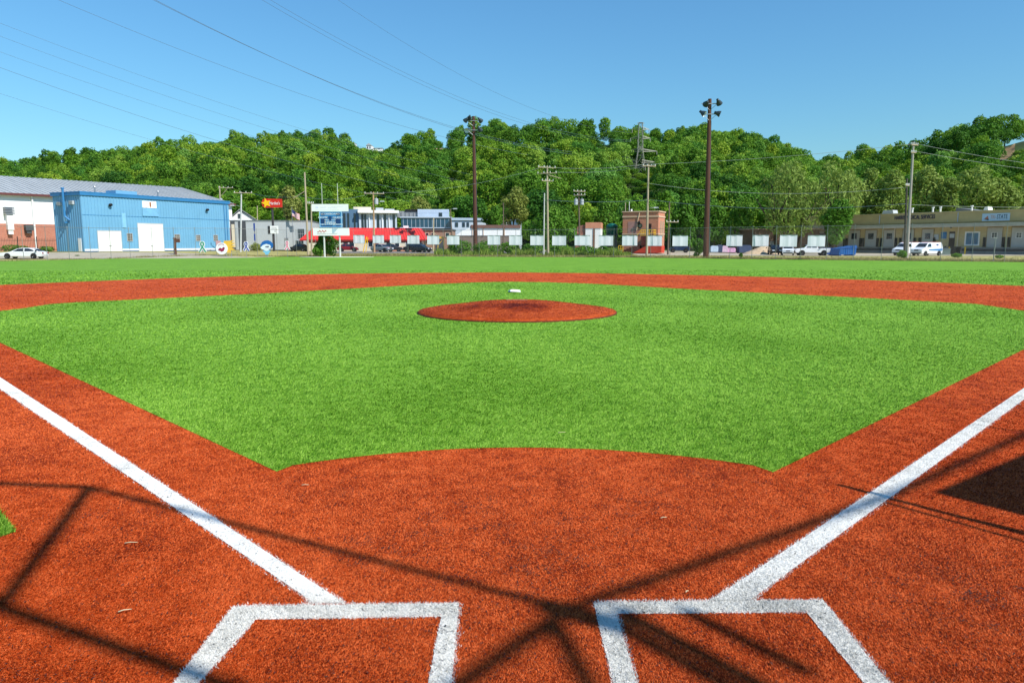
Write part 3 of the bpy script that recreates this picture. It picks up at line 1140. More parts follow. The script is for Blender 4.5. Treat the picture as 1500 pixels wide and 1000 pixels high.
# --- roadside sign, reader board, flag -------------------------------------
p = at(401.5, 362, 141)
sg = thing('roadside_sign', 'tall red roadside sign with a yellow star on a dark pole', 'sign', (p.x, p.y, gz(p.x, p.y)), 0)
k = 141 / 1054.7 * 1.009
zc = at(401, 297.3, 141).z - sg.location.z
b = B()
b.cyl((0, 0, 0), (0, 0, zc - 0.9), 0.24, 0.2, n=10)
b.build('pole', mat('dark pole', (62, 60, 62), k=0.9), sg)
b = B()
hw, hh = 14.0 * k, 6.4 * k
poly = []
for i in range(9):
    a = PI / 2 + PI * i / 8
    poly.append((-hw + hh * 0.8 + math.cos(a) * hh * 0.8, zc + math.sin(a) * hh))
poly += [(hw, zc - hh * 0.92), (hw, zc + hh * 0.92)]
b.prism(poly[::-1] if False else poly, -0.35, 0.35)
cab = b.build('sign_cabinet', mat('sign red', (206, 44, 30), k=0.95, var=0.06, rough=0.35), sg)
b = B()
st = []
for i in range(10):
    a = PI / 2 + PI * i / 5 + 0.25
    r = (1.15 if i % 2 == 0 else 0.5) * hh
    st.append((-hw + hh * 1.05 + r * math.cos(a), zc + r * math.sin(a)))
b.prism(st, -0.43, -0.352)
b.build('star', mat('star yellow', (255, 190, 20), k=1.0, var=0.05), cab)
text_mesh("Hardee's", 0.86, 'lettering', white_p, cab, 0.62, -0.37, zc - 0.02, ex=0.012, sx=0.66)
b = B()
zr = at(403, 336, 141).z - sg.location.z
b.box(-0.45, 1.1, -0.42, -0.24, zr - 0.75, zr + 0.72)
rb_ = b.build('reader_board', white_p, sg)
b = B()
for dz, w_, x_ in ((0.28, 1.0, 0.32), (0.02, 1.15, 0.32), (-0.3, 0.1, 0.5)):
    b.box(x_ - w_ / 2, x_ + w_ / 2, -0.432, -0.421, zr + dz - (0.05 if w_ > .5 else 0.2), zr + dz + (0.03 if w_ > .5 else 0.2))
b.build('lettering', dgrey, rb_)

p = at(430, 366, 150)
fl = thing('flag_pole', 'slim pole flying a striped national flag by the red roof', 'flag', (p.x, p.y, gz(p.x, p.y)), 0)
zt = at(430, 304, 150).z - fl.location.z
b = B()
b.cyl((0, 0, 0), (0, 0, zt), 0.06, 0.035, n=8)
b.lathe([(0.0, 0), (0.07, 0.05), (0.07, 0.1), (0.0, 0.15)], (0, 0, zt), n=8)
b.build('pole', steel, fl)
b = B()
nx = 10
z0 = zt - 0.4
for j in range(13):
    for i in range(nx):
        def fp(i_, j_):
            q = i_ / nx
            return (0.05 + 1.5 * q, 0.14 * math.sin(q * 7), z0 - 0.1 * j_ - 0.85 * q + 0.06 * math.sin(q * 6 + 1))
        b.slot(2 if (j < 7 and i < 4) else (0 if j % 2 == 0 else 1))
        b.add([fp(i, j), fp(i, j + 1), fp(i + 1, j + 1), fp(i + 1, j)], [(0, 1, 2, 3)])
b.build('flag', [mat('flag red', (186, 40, 52)), white_p, mat('flag blue', (50, 60, 110))], fl)

# blue pole banner beside the grey building
p = at(374, 362, 141)
o = thing('banner_pole', 'slim pole with a dark blue vertical banner before the grey building', 'pole', (p.x, p.y, gz(p.x, p.y)), 0)
zt = at(374, 326, 141).z - o.location.z
b = B()
b.cyl((0, 0.1, 0), (0, 0.1, zt), 0.06, n=8)
b.build('pole', dgrey, o)
b = B()
b.box(-0.15, 0.15, -0.03, 0.03, zt - 1.5, zt - 0.05)
b.box(-0.14, 0.14, -0.03, 0.03, zt - 3.4, zt - 2.1)
b.build('banner', mat('banner blue', (40, 72, 150)), o)

# --- red roofed restaurant --------------------------------------------------
A, Bq = at(447, 358, 139.5), at(622, 358, 141)
fr = Fr(A, Bq)
rs = thing('restaurant', 'low cream restaurant under a wide bright red hipped roof', 'restaurant', fr.loc(), fr.ang)
ze = fr.hit(560, 350.5)[1]
zt = fr.hit(560, 333.5)[1]
b = B()
b.box(0.6, fr.L - 0.6, -0.1, 13, 0, ze)
b.build('wall', cream, rs)
rm = mat('red metal roof', (226, 58, 56), k=0.92, var=0.07, scale=0.5, rough=0.5)
b = B()
e0, e1 = -0.9, fr.L + 0.4
t0, t1 = e0 + 2.2, e1 - 1.5
b.add([(e0, -0.4, ze), (e1, -0.4, ze), (e1, 14, ze), (e0, 14, ze), (t0, 1.6, zt), (t1, 1.6, zt), (t1, 12, zt), (t0, 12, zt)], [(0, 1, 5, 4), (1, 2, 6, 5), (2, 3, 7, 6), (3, 0, 4, 7), (4, 5, 6, 7), (3, 2, 1, 0)])
n = 44
for i in range(n):
    q = (i + 0.5) / n
    xb = e0 + (e1 - e0) * q
    xt = t0 + (t1 - t0) * q
    b.add([(xb, -0.4, ze + 0.02), (xb + 0.06, -0.4, ze + 0.02), (xt + 0.06, 1.6, zt + 0.02), (xt, 1.6, zt + 0.02), (xb, -0.46, ze + 0.05), (xb + 0.06, -0.46, ze + 0.05), (xt + 0.06, 1.54, zt + 0.06), (xt, 1.54, zt + 0.06)], [(4, 5, 6, 7), (0, 4, 7, 3), (1, 2, 6, 5)])
b.build('roof', rm, rs)
b = B()
b.box(e0, e1, -0.43, -0.2, ze - 0.22, ze - 0.004)
b.box(0.5, fr.L - 0.5, -0.2, -0.102, ze - 0.55, ze - 0.3)
b.build('fascia', mat('dark red fascia', (178, 38, 42)), rs)
x0, x1, z0, z1 = fr.rect(590, 335, 594, 341, 2)
slab(rs, 'roof_duct', (x0, x1 + .4, zt - 0.5, zt + 0.5), white_p, 4, 5)
for a, c in ((503, 510), (512, 519), (540, 546), (566, 573), (579, 585), (595, 601), (605, 611)):
    x0, x1, z0, z1 = fr.rect(a, 354, c, 361, -0.1)
    x0, x1 = x0, x1
    b = B()
    win_ = thing  # noqa
    f = B()
    f.box(x0 - 0.08, x1 + 0.08, -0.18, -0.103, z0 - 0.08, z0 - 0.002)
    f.box(x0 - 0.08, x1 + 0.08, -0.18, -0.103, z1 + 0.002, z1 + 0.08)
    f.box(x0 - 0.08, x0 - 0.002, -0.18, -0.103, z0, z1)
    f.box(x1 + 0.002, x1 + 0.08, -0.18, -0.103, z0, z1)
    fo = f.build('window', white_p, rs)
    g = B()
    g.box(x0, x1, -0.15, -0.104, z0, z1)
    g.build('pane', wglass, fo)
slab(rs, 'door', fr.rect(549, 353, 555, 368, -0.1)[:2] + (0.05, 2.2), mat('dark red door', (120, 50, 44)), -0.2, -0.104)
slab(rs, 'brick_plinth', fr.rect(575, 364, 613, 369, -0.1)[:2] + (0.0, 0.85), mat('salmon plinth', (214, 150, 120)), -0.25, -0.2)

# --- modern pale blue building behind the restaurant ------------------------
panel_w = mat('pale blue panel', (200, 214, 228), k=0.8, var=0.05, scale=0.6)
panel_b = mat('steel blue panel', (92, 128, 158), k=0.75, var=0.12, scale=0.8)
bglass = mat('blue glass', (30, 76, 104), k=0.8, var=0.35, scale=0.8, rough=0.1, spec=0.9)
A, Bq = at(500, 345, 166), at(582, 345, 169)
fr = Fr(A, Bq)
ob = thing('office_block', 'pale blue office block with dark slot windows behind the red roof', 'building', fr.loc(), fr.ang)
zt = fr.hit(545, 308.5)[1]
xs = fr.hit(526, 320)[0]
b = B()
b.box(xs, fr.L, 0, 16, 0, zt)
b.build('wall', panel_w, ob)
b = B()
b.box(0, xs - 0.003, 0.5, 16, 0, fr.hit(512, 306)[1])
sd = b.build('side_wing', panel_b, ob)
for a, c in ((503, 506.5), (509, 512), (518.5, 521)):
    x0, x1, z0, z1 = fr.rect(a, 312, c, 334, 0.5)
    b = B()
    b.box(x0, x1, 0.42, 0.497, z0, z1)
    b.build('window', glass('dark glass', (22, 36, 52)), sd)
for a, c in ((529.5, 533), (533.8, 537), (552, 556), (562.5, 566), (575.5, 579)):
    x0, x1, z0, z1 = fr.rect(a, 313.5, c, 334)
    b = B()
    b.box(x0, x1, -0.05, -0.003, z0, z1)
    b.build('window', MATS['dark glass'], ob)
b = B()
x0, x1, z0, z1 = fr.rect(526, 309, 582, 312)
b.box(x0 - 0.3, x1 + 0.3, -1.2, -0.003, z0, zt + 0.1)
b.box(x0 - 0.3, x1 + 0.3, 0.0, 16.2, zt + 0.002, zt + 0.12)
for px in (541, 548.5, 560, 570):
    x = fr.hit(px, 320)[0]
    b.box(x - 0.08, x + 0.08, -0.35, -0.003, z0 - 3.5, z0 - 0.003)
b.build('cornice', white_p, ob)
for a, c, t in ((518, 544, 302.5), (551, 562, 303.5), (564, 578, 305)):
    x0, x1, z0, z1 = fr.rect(a, t, c, 308, 3)
    slab(ob, 'rooftop_unit', (x0, x1, zt + 0.13, zt + 0.13 + (z1 - z0)), lgrey if a > 550 else cream, 3, 6)

A, Bq = at(582, 340, 171), at(661, 340, 172)
fr = Fr(A, Bq)
sh = thing('showroom', 'two storey showroom with a long dark blue glass front', 'building', fr.loc(), fr.ang)
zg = fr.hit(620, 333)[1]
zm = fr.hit(620, 319)[1]
xg = fr.hit(588, 325)[0]
b = B()
b.box(0, fr.L, 0, 14, 0, zg)
b.build('lower_wall', dgrey, sh)
b = B()
b.box(xg, fr.L, -0.3, 12, zg + 0.003, zm)
b.build('glass_front', bglass, sh)
b = B()
for i in range(12):
    x = xg + (fr.L - xg) * (i + 0.5) / 12
    b.box(x - 0.04, x + 0.04, -0.36, -0.303, zg + 0.01, zm - 0.01)
b.box(xg - 0.3, fr.L + 0.2, -0.6, 12.2, zm + 0.002, zm + 0.25)
b.box(xg - 0.3, fr.L + 0.2, -0.5, -0.302, zg - 0.2, zg)
b.build('mullions', panel_w, sh)
x0 = fr.hit(612, 312, 4)[0]
x1 = fr.hit(658, 312, 4)[0]
zu = fr.hit(635, 306.5, 4)[1]
b = B()
b.box(x0, x1, 4, 11, zm + 0.26, zu)
for k in range(5):
    z = zm + 0.4 + (zu - zm - 0.5) * k / 5
    b.box(x0, x1, 3.95, 3.998, z, z + 0.06)
up = b.build('upper_storey', panel_w, sh)
x2, x3, z2, z3 = fr.rect(643, 311.5, 648, 319, 4)
b = B()
b.box(x2, x3, 3.9, 3.945, zm + 0.3, z3)
b.build('window', MATS['dark glass'], up)
x2 = fr.hit(582, 312, 4)[0]
b = B()
b.box(x2, x0 - 0.01, 4.5, 11, zm + 0.26, fr.hit(600, 309, 4)[1])
for k in range(5):
    x = x2 + (x0 - x2) * k / 5
    b.box(x, x + 0.1, 4.3, 4.497, zm + 0.3, fr.hit(600, 309, 4)[1] - 0.3)
b.build('roof_terrace', grey_p, sh)
x2, x3, z2, z3 = fr.rect(593, 306.5, 612, 310, 4)
slab(sh, 'roof_screen', (x2, x3, z2, z3), black, 4.35, 4.45)

A, Bq = at(661.5, 340, 170), at(764, 340, 173)
fr = Fr(A, Bq)
ex = thing('office_wing', 'long low pale blue wing with a curved roof right of the showroom', 'building', fr.loc(), fr.ang)
z0_ = fr.hit(700, 331)[1]
b = B()
b.box(0, fr.L, 0, 14, 0, z0_ + 1.3)
b.build('wall', panel_w, ex)
b = B()
pf = []
for i in range(13):
    q = i / 12
    px = 661.5 + (764 - 661.5) * q
    pf.append((fr.L * q, fr.hit(px, 319 + 3.2 * q * q, 0)[1]))
b.prism([(fr.L, z0_ + 1.302), ] + pf[::-1] + [(0, z0_ + 1.302)], -0.35, 14.2)
b.build('roof', mat('pale blue roof', (184, 204, 224), k=0.8, var=0.05), ex)
for a, c in ((667, 671), (677.5, 681), (684, 687), (744, 748)):
    x0, x1, z0, z1 = fr.rect(a, 326, c, 332)
    win(ex, (x0, x1, z0, z1), panel_b, wglass, bars=(1, 1), fw=0.05)
x0, x1, z0, z1 = fr.rect(748.5, 320.5, 760, 332)
slab(ex, 'blue_panel', (x0, x1, z0, z1), panel_b, -0.4, -0.36)

# --- white round roofed hall -------------------------------------------------
A, Bq = at(668, 350, 148), at(762, 350, 149)
fr = Fr(A, Bq)
wh = thing('white_hall', 'low white hall with a brown roof edge and sloping left end', 'building', fr.loc(), fr.ang)
zb_, zw, zr = fr.hit(715, 345)[1], fr.hit(715, 334)[1], fr.hit(715, 329.5)[1]
x1 = fr.hit(689, 334)[0]
b = B()
b.prism([(0, zb_), (fr.L, zb_), (fr.L, zw), (x1, zw), (x1 * 0.45, (zw + zb_) / 2 + 0.2)], 0, 12)
b.build('wall', white_p, wh)
b = B()
b.box(0.2, fr.L - 0.1, 0.15, 11.9, 0, zb_ - 0.003)
b.build('lower_wall', mat('grey brown wall', (134, 120, 108), k=0.8), wh)
b = B()
b.box(x1 + 0.2, fr.L + 0.1, -0.25, 12.1, zw + 0.002, zr)
b.build('roof', mat('brown roof edge', (128, 96, 84), k=0.8), wh)
for px in (692, 708, 739):
    b = B()
    x = fr.hit(px, 340)[0]
    b.box(x - 0.06, x + 0.06, -0.12, -0.003, zb_ + 0.01, zw - 0.01)
    b.build('pilaster', mat('tan trim', (176, 140, 110)), wh)

A, Bq = at(620, 350, 152), at(662, 350, 152)
fr = Fr(A, Bq)
tb = thing('brick_annex', 'low tan brick annex below the glass showroom', 'building', fr.loc(), fr.ang)
zt = fr.hit(640, 337)[1]
b = B()
b.box(0, fr.L, 0, 10, 0, zt)
b.build('wall', brick('tan brick', (170, 132, 104), (150, 112, 90), (170, 150, 130)), tb)
b = B()
b.box(-0.2, fr.L + 0.2, -0.3, 10.2, zt + 0.002, zt + 0.25)
b.build('roof', dgrey, tb)
for a, c in ((624, 628), (632, 636), (653, 658)):
    win(tb, fr.rect(a, 341, c, 347), cream, wglass, bars=(1, 1))
slab(tb, 'loading_bay', fr.rect(638, 345, 650, 360)[:2] + (0.02, 2.4), dgrey, -0.06)

# --- brick pump house ----------------------------------------------------------
A, Bq = at(912, 350, 129.0), at(964, 350, 126.4)
fr = Fr(A, Bq)
bh = thing('pump_house', 'square orange brick pump house with pale stone bands', 'building', fr.loc(), fr.ang)
zt = fr.hit(938, 311)[1]
yd = 5.0
b = B()
zbase = fr.hit(938, 345)[1]
b.box(0, fr.L, 0, yd, 0, zt)
b.build('wall', brick_orange, bh)
stone = mat('pale stone', (222, 190, 158), k=0.85, var=0.08)
b = B()
b.box(-0.15, fr.L + 0.15, -0.15, yd + 0.15, zt + 0.002, zt + 0.2)
z1 = fr.hit(938, 317.5)[1]
b.box(-0.09, fr.L + 0.09, -0.09, yd + 0.09, z1 - 0.12, z1 + 0.13)
z2 = fr.hit(938, 343)[1]
b.box(-0.07, fr.L + 0.07, -0.07, yd + 0.07, z2 - 0.1, z2 + 0.08)
b.build('stone_band', stone, bh)
x0, x1, z0, z1 = fr.rect(920, 325, 933, 343)
slab(bh, 'bricked_window', (x0, x1, z0 + 0.1, z1), mat('faded brick', (186, 140, 130), k=0.85), -0.03)
x, z = fr.hit(938, 331)
b = B()
b.cyl((x, -0.12, z), (x, -0.05, z), 0.42, n=18)
em = b.build('round_emblem', mat('dark green emblem', (52, 62, 52)), bh)
b = B()
b.cyl((x, -0.15, z), (x, -0.121, z), 0.28, n=14)
b.build('emblem_centre', mat('emblem grey', (96, 106, 92)), em)
b = B()
x, z = fr.hit(936.5, 326)
b.prism([(x - 0.25, z - 0.2), (x + 0.3, z - 0.2), (x + 0.05, z + 0.35)], -0.4, -0.05)
b.build('wall_lamp', black, bh)
x0, x1, z0, z1 = fr.rect(950.5, 328, 954.5, 342)
slab(bh, 'door', (x0, x1, fr.hit(952, 345)[1], z1), mat('dark brown door', (60, 40, 36)), -0.05)
b = B()
x, _ = fr.hit(935, 320)
b.tube([(x - 0.2, -0.1, fr.hit(935, 338)[1]), (x, -0.1, fr.hit(935, 322)[1]), (x + 0.25, -0.1, zt - 0.1)], 0.09, 6)
b.build('conduit', stone, bh)
# tall windows on the right-hand face
for i, y in enumerate((1.3, 3.0)):
    b = B()
    b.box(fr.L + 0.003, fr.L + 0.08, y, y + 0.22, fr.hit(970, 347, 2)[1], fr.hit(970, 324, 2)[1])
    b.box(fr.L + 0.003, fr.L + 0.08, y + 0.75, y + 0.97, fr.hit(970, 347, 2)[1], fr.hit(970, 324, 2)[1])
    w_ = b.build('window', stone, bh)
    g = B()
    g.box(fr.L + 0.003, fr.L + 0.04, y + 0.221, y + 0.749, fr.hit(970, 347, 2)[1], fr.hit(970, 324, 2)[1])
    g.build('pane', dirty, w_)
b = B()
b.cyl((0.8, 1.2, zt + 0.2), (0.8, 1.2, zt + 2.0), 0.05, n=6)
b.cyl((1.2, 1.2, zt + 0.2), (1.2, 1.2, zt + 0.6), 0.16, n=8)
b.build('vent_pipe', white_p, bh)
# stair platform: red base, steps, railing
redp = mat('red painted concrete', (206, 70, 48), k=0.9, var=0.1, scale=0.8)
yelp = mat('yellow railing', (246, 196, 20), k=0.95, var=0.05)
x0 = fr.hit(936, 366, -2.5)[0]
x1 = fr.hit(969, 366, -2.5)[0]
zp = fr.hit(950, 346, -2.5)[1]
xw = fr.hit(946, 366, -2.5)[0]
b = B()
b.box(xw, x1, -2.5, -0.1, 0, fr.hit(950, 360.5, -2.5)[1])
b.prism([(x0 - 1.0, 0), (xw - 0.003, 0), (xw - 0.003, fr.hit(950, 360.5, -2.5)[1])], -2.5, -0.1)
b.build('red_base', redp, bh)
b = B()
dkred = mat('dark red steel', (104, 44, 40), k=0.8)
b.box(x0 + 0.2, x1 - 0.8, -2.0, -0.11, fr.hit(950, 360, -2.5)[1] + 0.02, zp)
b.build('platform', dkred, bh)
b = B()
ns = 8
xs0 = fr.hit(905, 366, -2.5)[0]
for i in range(ns):
    q = i / ns
    b.box(xs0 + (x0 - xs0) * q, xs0 + (x0 - xs0) * (i + 1) / ns - 0.01, -2.0, -0.6, 0.0, zp * 0.25 * (i + 1) / ns * 2)
b.build('steps', mat('dark stair', (92, 50, 44), k=0.8), bh)
b = B()


def rail(b, p, q, n, h=1.05):
    p, q = Vector(p), Vector(q)
    for k in range(n + 1):
        c = p.lerp(q, k / n)
        b.cyl(c, c + Vector((0, 0, h)), 0.05, n=6)
    for hz in (h, h * 0.55):
        b.cyl(p + Vector((0, 0, hz)), q + Vector((0, 0, hz)), 0.045, n=6)


xr0 = fr.hit(934, 340, -2)[0]
xr1 = fr.hit(957, 340, -2)[0]
rail(b, (xr0 + 0.6, -1.95, zp), (xr1, -1.95, zp), 6)
rail(b, (xr1, -1.95, zp), (xr1, -0.2, zp), 2)
b.tube([(xr0 - 0.4, -1.95, zp - 0.3), (xr0 + 0.6, -1.95, zp + 1.0)], 0.05, 6)
rail(b, (xs0, -2.0, 0.1), (xs0 + 0.8, -2.0, 0.1), 2, 1.1)
b.tube([(xs0 + 0.8, -2.0, 1.2), (xs0 + 2.0, -2.0, 1.5)], 0.06, 6)
b.build('railing', yelp, bh)

A, Bq = at(843, 340, 158), at(880, 340, 157)
fr = Fr(A, Bq)
hs = thing('small_house', 'small white house with a salmon brick front left of the green tank', 'house', fr.loc(), fr.ang)
zt = fr.hit(860, 327)[1]
xm = fr.hit(858, 330)[0]
b = B()
b.box(xm, fr.L, 0, 8, 0, zt)
b.build('wall', white_p, hs)
b = B()
b.box(xm - 0.02, fr.L + 0.05, -0.08, 8.05, zt - 1.1, zt + 0.15)
b.build('brick_top', mat('salmon brick', (206, 142, 112)), hs)
b = B()
b.prism([(0, 0), (xm - 0.03, 0), (xm - 0.03, zt - 0.3), (xm * 0.25, zt - 0.6), (0, zt - 1.6)], 0.3, 8)
b.build('side_wing', mat('rust brown siding', (150, 104, 88)), hs)
b = B()
b.add([(-0.3, -0.3, zt - 1.75), (xm - 0.03, -0.3, zt - 3.2), (xm - 0.03, 0.28, zt - 2.9), (-0.3, 0.28, zt - 1.45)], [(0, 1, 2, 3)])
b.box(fr.L - 1.6, fr.L - 1.2, -0.12, -0.002, 0, zt - 1.2)
b.build('porch_post', mat('brown post', (128, 84, 64)), hs)

# --- green tank ---------------------------------------------------------------
p = at(896, 366, 133)
tk = thing('storage_tank', 'dark green domed tank on a steel frame behind the fence panels', 'tank', (p.x, p.y, gz(p.x, p.y)), 0)
z0, z1 = at(896, 344, 133).z - tk.location.z, at(896, 327.5, 133).z - tk.location.z
gm = mat('tank green', (24, 104, 88), k=0.8, var=0.12, rough=0.4)
b = B()
r = 1.0
b.lathe([(0, z0), (r, z0), (r, z1 - 0.75), (r * 1.06, z1 - 0.7), (r * 1.02, z1 - 0.45), (r * 0.7, z1 - 0.12), (0.25, z1), (0.0, z1)], n=24)
b.build('tank_body', gm, tk, True)
b = B()
for dx in (-0.8, 0.8):
    for dy in (-0.8, 0.8):
        b.cyl((dx, dy, 0), (dx, dy, z0), 0.09, n=6)
b.box(-1.0, 1.0, -1.0, 1.0, z0 - 0.15, z0 - 0.003)
b.build('tank_frame', dgrey, tk)
b = B()
for i in range(6):
    b.box(-1.25 + 0.06, -1.05, -0.3, 0.3, 0.3 + i * 0.4, 0.34 + i * 0.4)
b.build('ladder', steel, tk)

# --- yellow brick warehouse with loading docks ----------------------------------
P0, P1 = at(1260, 317, 155.3), at(1500, 309, 130.0)
u = Vector((P1.x - P0.x, P1.y - P0.y, 0)).normalized()
A = Vector((P0.x, P0.y, 0)) - u * 14
fr = Fr(A, Vector((P1.x, P1.y, 0)) + u * 9)
fr.z = 0.0
yw = thing('dock_warehouse', 'long yellow brick warehouse with a row of loading docks under a canopy', 'warehouse', (A.x, A.y, 0), fr.ang)
zt = fr.hit(1400, 312)[1]
zf = fr.hit(1400, 326.3)[1]
tan_f = mat('tan metal fascia', (200, 178, 124), k=0.82, var=0.12, scale=0.5, rough=0.7)
b = B()
b.box(0, fr.L, 0, 30, 0, zt)
b.build('wall', brick_yel, yw)
b = B()
b.box(-0.1, fr.L + 0.1, -0.22, -0.003, zf, zt + 0.05)
fa = b.build('fascia', tan_f, yw)
b = B()
b.box(-0.15, fr.L + 0.15, -0.3, 30.1, zt + 0.052, zt + 0.2)
b.build('parapet_cap', mat('pale cap', (200, 186, 140)), yw)
b = B()
zc0, zc1 = fr.hit(1400, 333.5, -2)[1], fr.hit(1400, 328.6, -2)[1]
b.box(-0.2, fr.L + 0.2, -2.3, -0.24, zc1 - 0.25, zc1)
b.box(-0.2, fr.L + 0.2, -2.36, -2.303, zc0, zc1 + 0.05)
b.build('canopy', mat('pale canopy edge', (196, 190, 170), k=0.8, var=0.12), yw)
b = B()
b.box(0, fr.L, -1.1, -0.003, 0, 1.25)
dk = b.build('dock', mat('dock concrete', (150, 148, 142), k=0.75, var=0.2, scale=0.6), yw)
b = B()
b.box(0, fr.L, -1.16, -1.102, 0.55, 1.0)
b.build('dock_edge', mat('dark rubber', (56, 56, 58), var=0.3, scale=1.5), dk)
ddoor = mat('pale dock door', (196, 196, 190), k=0.8, var=0.08)
zd1, zd0 = fr.hit(1400, 336)[1], 1.3
for i, px in enumerate((1203, 1228, 1251.5, 1276, 1303, 1330.5, 1359)):
    hw_ = 0.30 * (px - 1000) * 0.0 + 8.2
    x0, x1 = fr.hit(px - hw_, 350)[0], fr.hit(px + hw_, 350)[0]
    d = rollup(yw, (x0, x1, zd0, zd1), ddoor, mat('dock door trim', (150, 130, 86)), y=-0.04, sl=0.5, name='dock_door')
    xm = (x0 + x1) / 2
    z0, z1 = fr.hit(px, 351)[1], fr.hit(px, 342.5)[1]
    w_ = (x1 - x0) * 0.24
    b = B()
    b.box(xm - w_, xm + w_, -0.10, -0.085, z0, z1)
    b.build('door_window', wglass, d)
    b = B()
    b.box(x0 - 0.5, x0 - 0.13, -0.4, -0.003, zd0, zd0 + 1.8)
    b.box(x1 + 0.13, x1 + 0.5, -0.4, -0.003, zd0, zd0 + 1.8)
    b.build('dock_bumper', black, yw)
for i, px in enumerate((1457, 1493)):
    x0, x1 = fr.hit(px - 11, 350)[0], fr.hit(px + 11, 350)[0]
    d = rollup(yw, (x0, x1, zd0, zd1 + 0.1), ddoor, MATS['dock door trim'], y=-0.04, sl=0.35, name='dock_door')
    x2, x3, z2, z3 = fr.rect(px - 3.5, 342, px + 4, 349)
    w_ = win(d, (x2, x3, z2, z3), white_p, wglass, y=-0.1, bars=(2, 2), fw=0.07, name='door_window')
    b = B()
    b.box(x0 - 0.5, x0 - 0.13, -0.4, -0.003, zd0, zd0 + 1.8)
    b.box(x1 + 0.13, x1 + 0.5, -0.4, -0.003, zd0, zd0 + 1.8)
    b.build('dock_bumper', black, yw)
x0, x1, z0, z1 = fr.rect(1379, 340.5, 1387, 350.5)
slab(yw, 'wall_sign', (x0, x1, z0, z1), mat('blue poster', (40, 120, 176), var=0.25, scale=2.0), -0.08, label='blue square sign by the dark door')
x0, x1, z0, z1 = fr.rect(1369, 344, 1375.5, 352)
slab(yw, 'meter_box', (x0, x1, z0, z1), lgrey, -0.2)
x0, x1, z0, z1 = fr.rect(1390.5, 340, 1399, 360)
d = slab(yw, 'door', (x0, x1, 1.26, z1), mat('dark door', (54, 44, 40)), -0.06, label='dark door with two small panes')
b = B()
for q in (0.3, 0.7):
    x = x0 + (x1 - x0) * q
    b.box(x - 0.22, x + 0.22, -0.075, -0.062, z1 - 1.2, z1 - 0.4)
b.build('door_pane', lgrey, d)
x0, x1, z0, z1 = fr.rect(1415.5, 342, 1433.5, 359)
d = win(yw, (x0, x1, max(1.26, z0), z1), white_p, mat('blue door glass', (62, 120, 150), var=0.3, scale=1.5, rough=0.15), y=-0.06, bars=(2, 1), fw=0.22, name='glass_door', label='double glass door in a white frame')
for px in (1405, 1312):
    x = fr.hit(px, 340)[0]
    b = B()
    b.cyl((x, -0.3, 1.26), (x, -0.3, zc1 - 0.26), 0.08, n=6)
    b.build('downspout', cream, yw)
x = fr.hit(1395, 331)[0]
b = B()
b.cyl((x, -0.25, zd1 + 0.25), (x, -0.6, zd1 + 0.25), 0.12, n=8)
b.build('wall_lamp', black, yw)
for px in (1290, 1404.5):
    x = fr.hit(px, 320)[0]
    b = B()
    b.cyl((x, -0.32, zf), (x, -0.32, zt - 0.1), 0.09, n=6)
    b.build('downspout', lgrey, yw)
# rooftop gear
for px0, px1, hgt, m_ in ((1289, 1306, 0.75, lgrey), (1437, 1445, 0.7, white_p)):
    x0, x1 = fr.hit(px0, 312)[0], fr.hit(px1, 312)[0]
    b = B()
    b.prism([(x0, zt + 0.201), (x1, zt + 0.201), (x1 - 0.2, zt + 0.2 + hgt), (x0 + 0.3, zt + 0.2 + hgt)], 0.8, 2.6)
    b.build('rooftop_unit', m_, yw)
x0, x1 = fr.hit(1393, 309)[0], fr.hit(1420, 309)[0]
b = B()
b.prism([(x0, zt + 0.201), (x1 + 1, zt + 0.201), (x0 + 0.3, zt + 0.95), (x0, zt + 0.95)], 2, 7)
b.build('roof_monitor', mat('grey monitor', (120, 122, 120)), yw)
for px in (1361, 1372, 1418, 1331):
    x = fr.hit(px, 310)[0]
    b = B()
    b.cyl((x, 1.5, zt + 0.2), (x, 1.5, zt + 1.05), 0.17, n=8)
    b.cyl((x, 1.5, zt + 1.05), (x, 1.5, zt + 1.25), 0.26, n=8)
    b.build('roof_vent', white_p, yw)
navy = mat('navy letters', (32, 38, 84))
x0, x1, z0, z1 = fr.rect(1306, 317, 1377, 323)
text_mesh('HARRIS MEDICAL SERVICES', 1.12, 'lettering', navy, fa, (x0 + x1) / 2, -0.28, (z0 + z1) / 2 + 0.1, ex=0.04, sx=(x1 - x0) / 16.2)
x0, x1, z0, z1 = fr.rect(1440, 313.5, 1480.5, 324.5)
b = B()
b.box(x0, x1, -0.30, -0.223, z0, z1)
sgn = b.build('sign_board', mat('pale blue sign', (190, 214, 226), k=0.88, var=0.04), fa, label='pale blue sign reading TRI-STATE')
wS = x1 - x0
b = B()
b.prism([(x0 + wS * 0.09, z0 + 0.4), (x0 + wS * 0.25, z0 + 0.3), (x0 + wS * 0.21, z1 - 0.4)], -0.33, -0.303)
b.build('logo_shape', mat('logo tan', (186, 122, 96)), sgn)
b = B()
b.prism([(x0 + wS * 0.07, z0 + 0.35), (x0 + wS * 0.25, z0 + 0.12), (x0 + wS * 0.25, z0 + 0.38)], -0.345, -0.333)
b.build('logo_shape', mat('logo dark', (40, 72, 80)), sgn)
text_mesh('TRI-', 0.95, 'lettering', mat('tan letters', (190, 150, 130)), sgn, x0 + wS * 0.415, -0.31, (z0 + z1) / 2 + 0.02, ex=0.012, sx=0.62 * wS / 5)
text_mesh('STATE', 1.1, 'lettering', mat('teal letters', (24, 70, 92)), sgn, x0 + wS * 0.73, -0.31, (z0 + z1) / 2 + 0.02, ex=0.015, sx=0.62 * wS / 5)
boll = (('yellow steel bollard left of the dark bins at the dock', 1390, yelp), ('white steel bollard between the dark bins and the glass door', 1402, white_p), ('yellow steel bollard before the double glass door', 1413.5, yelp))
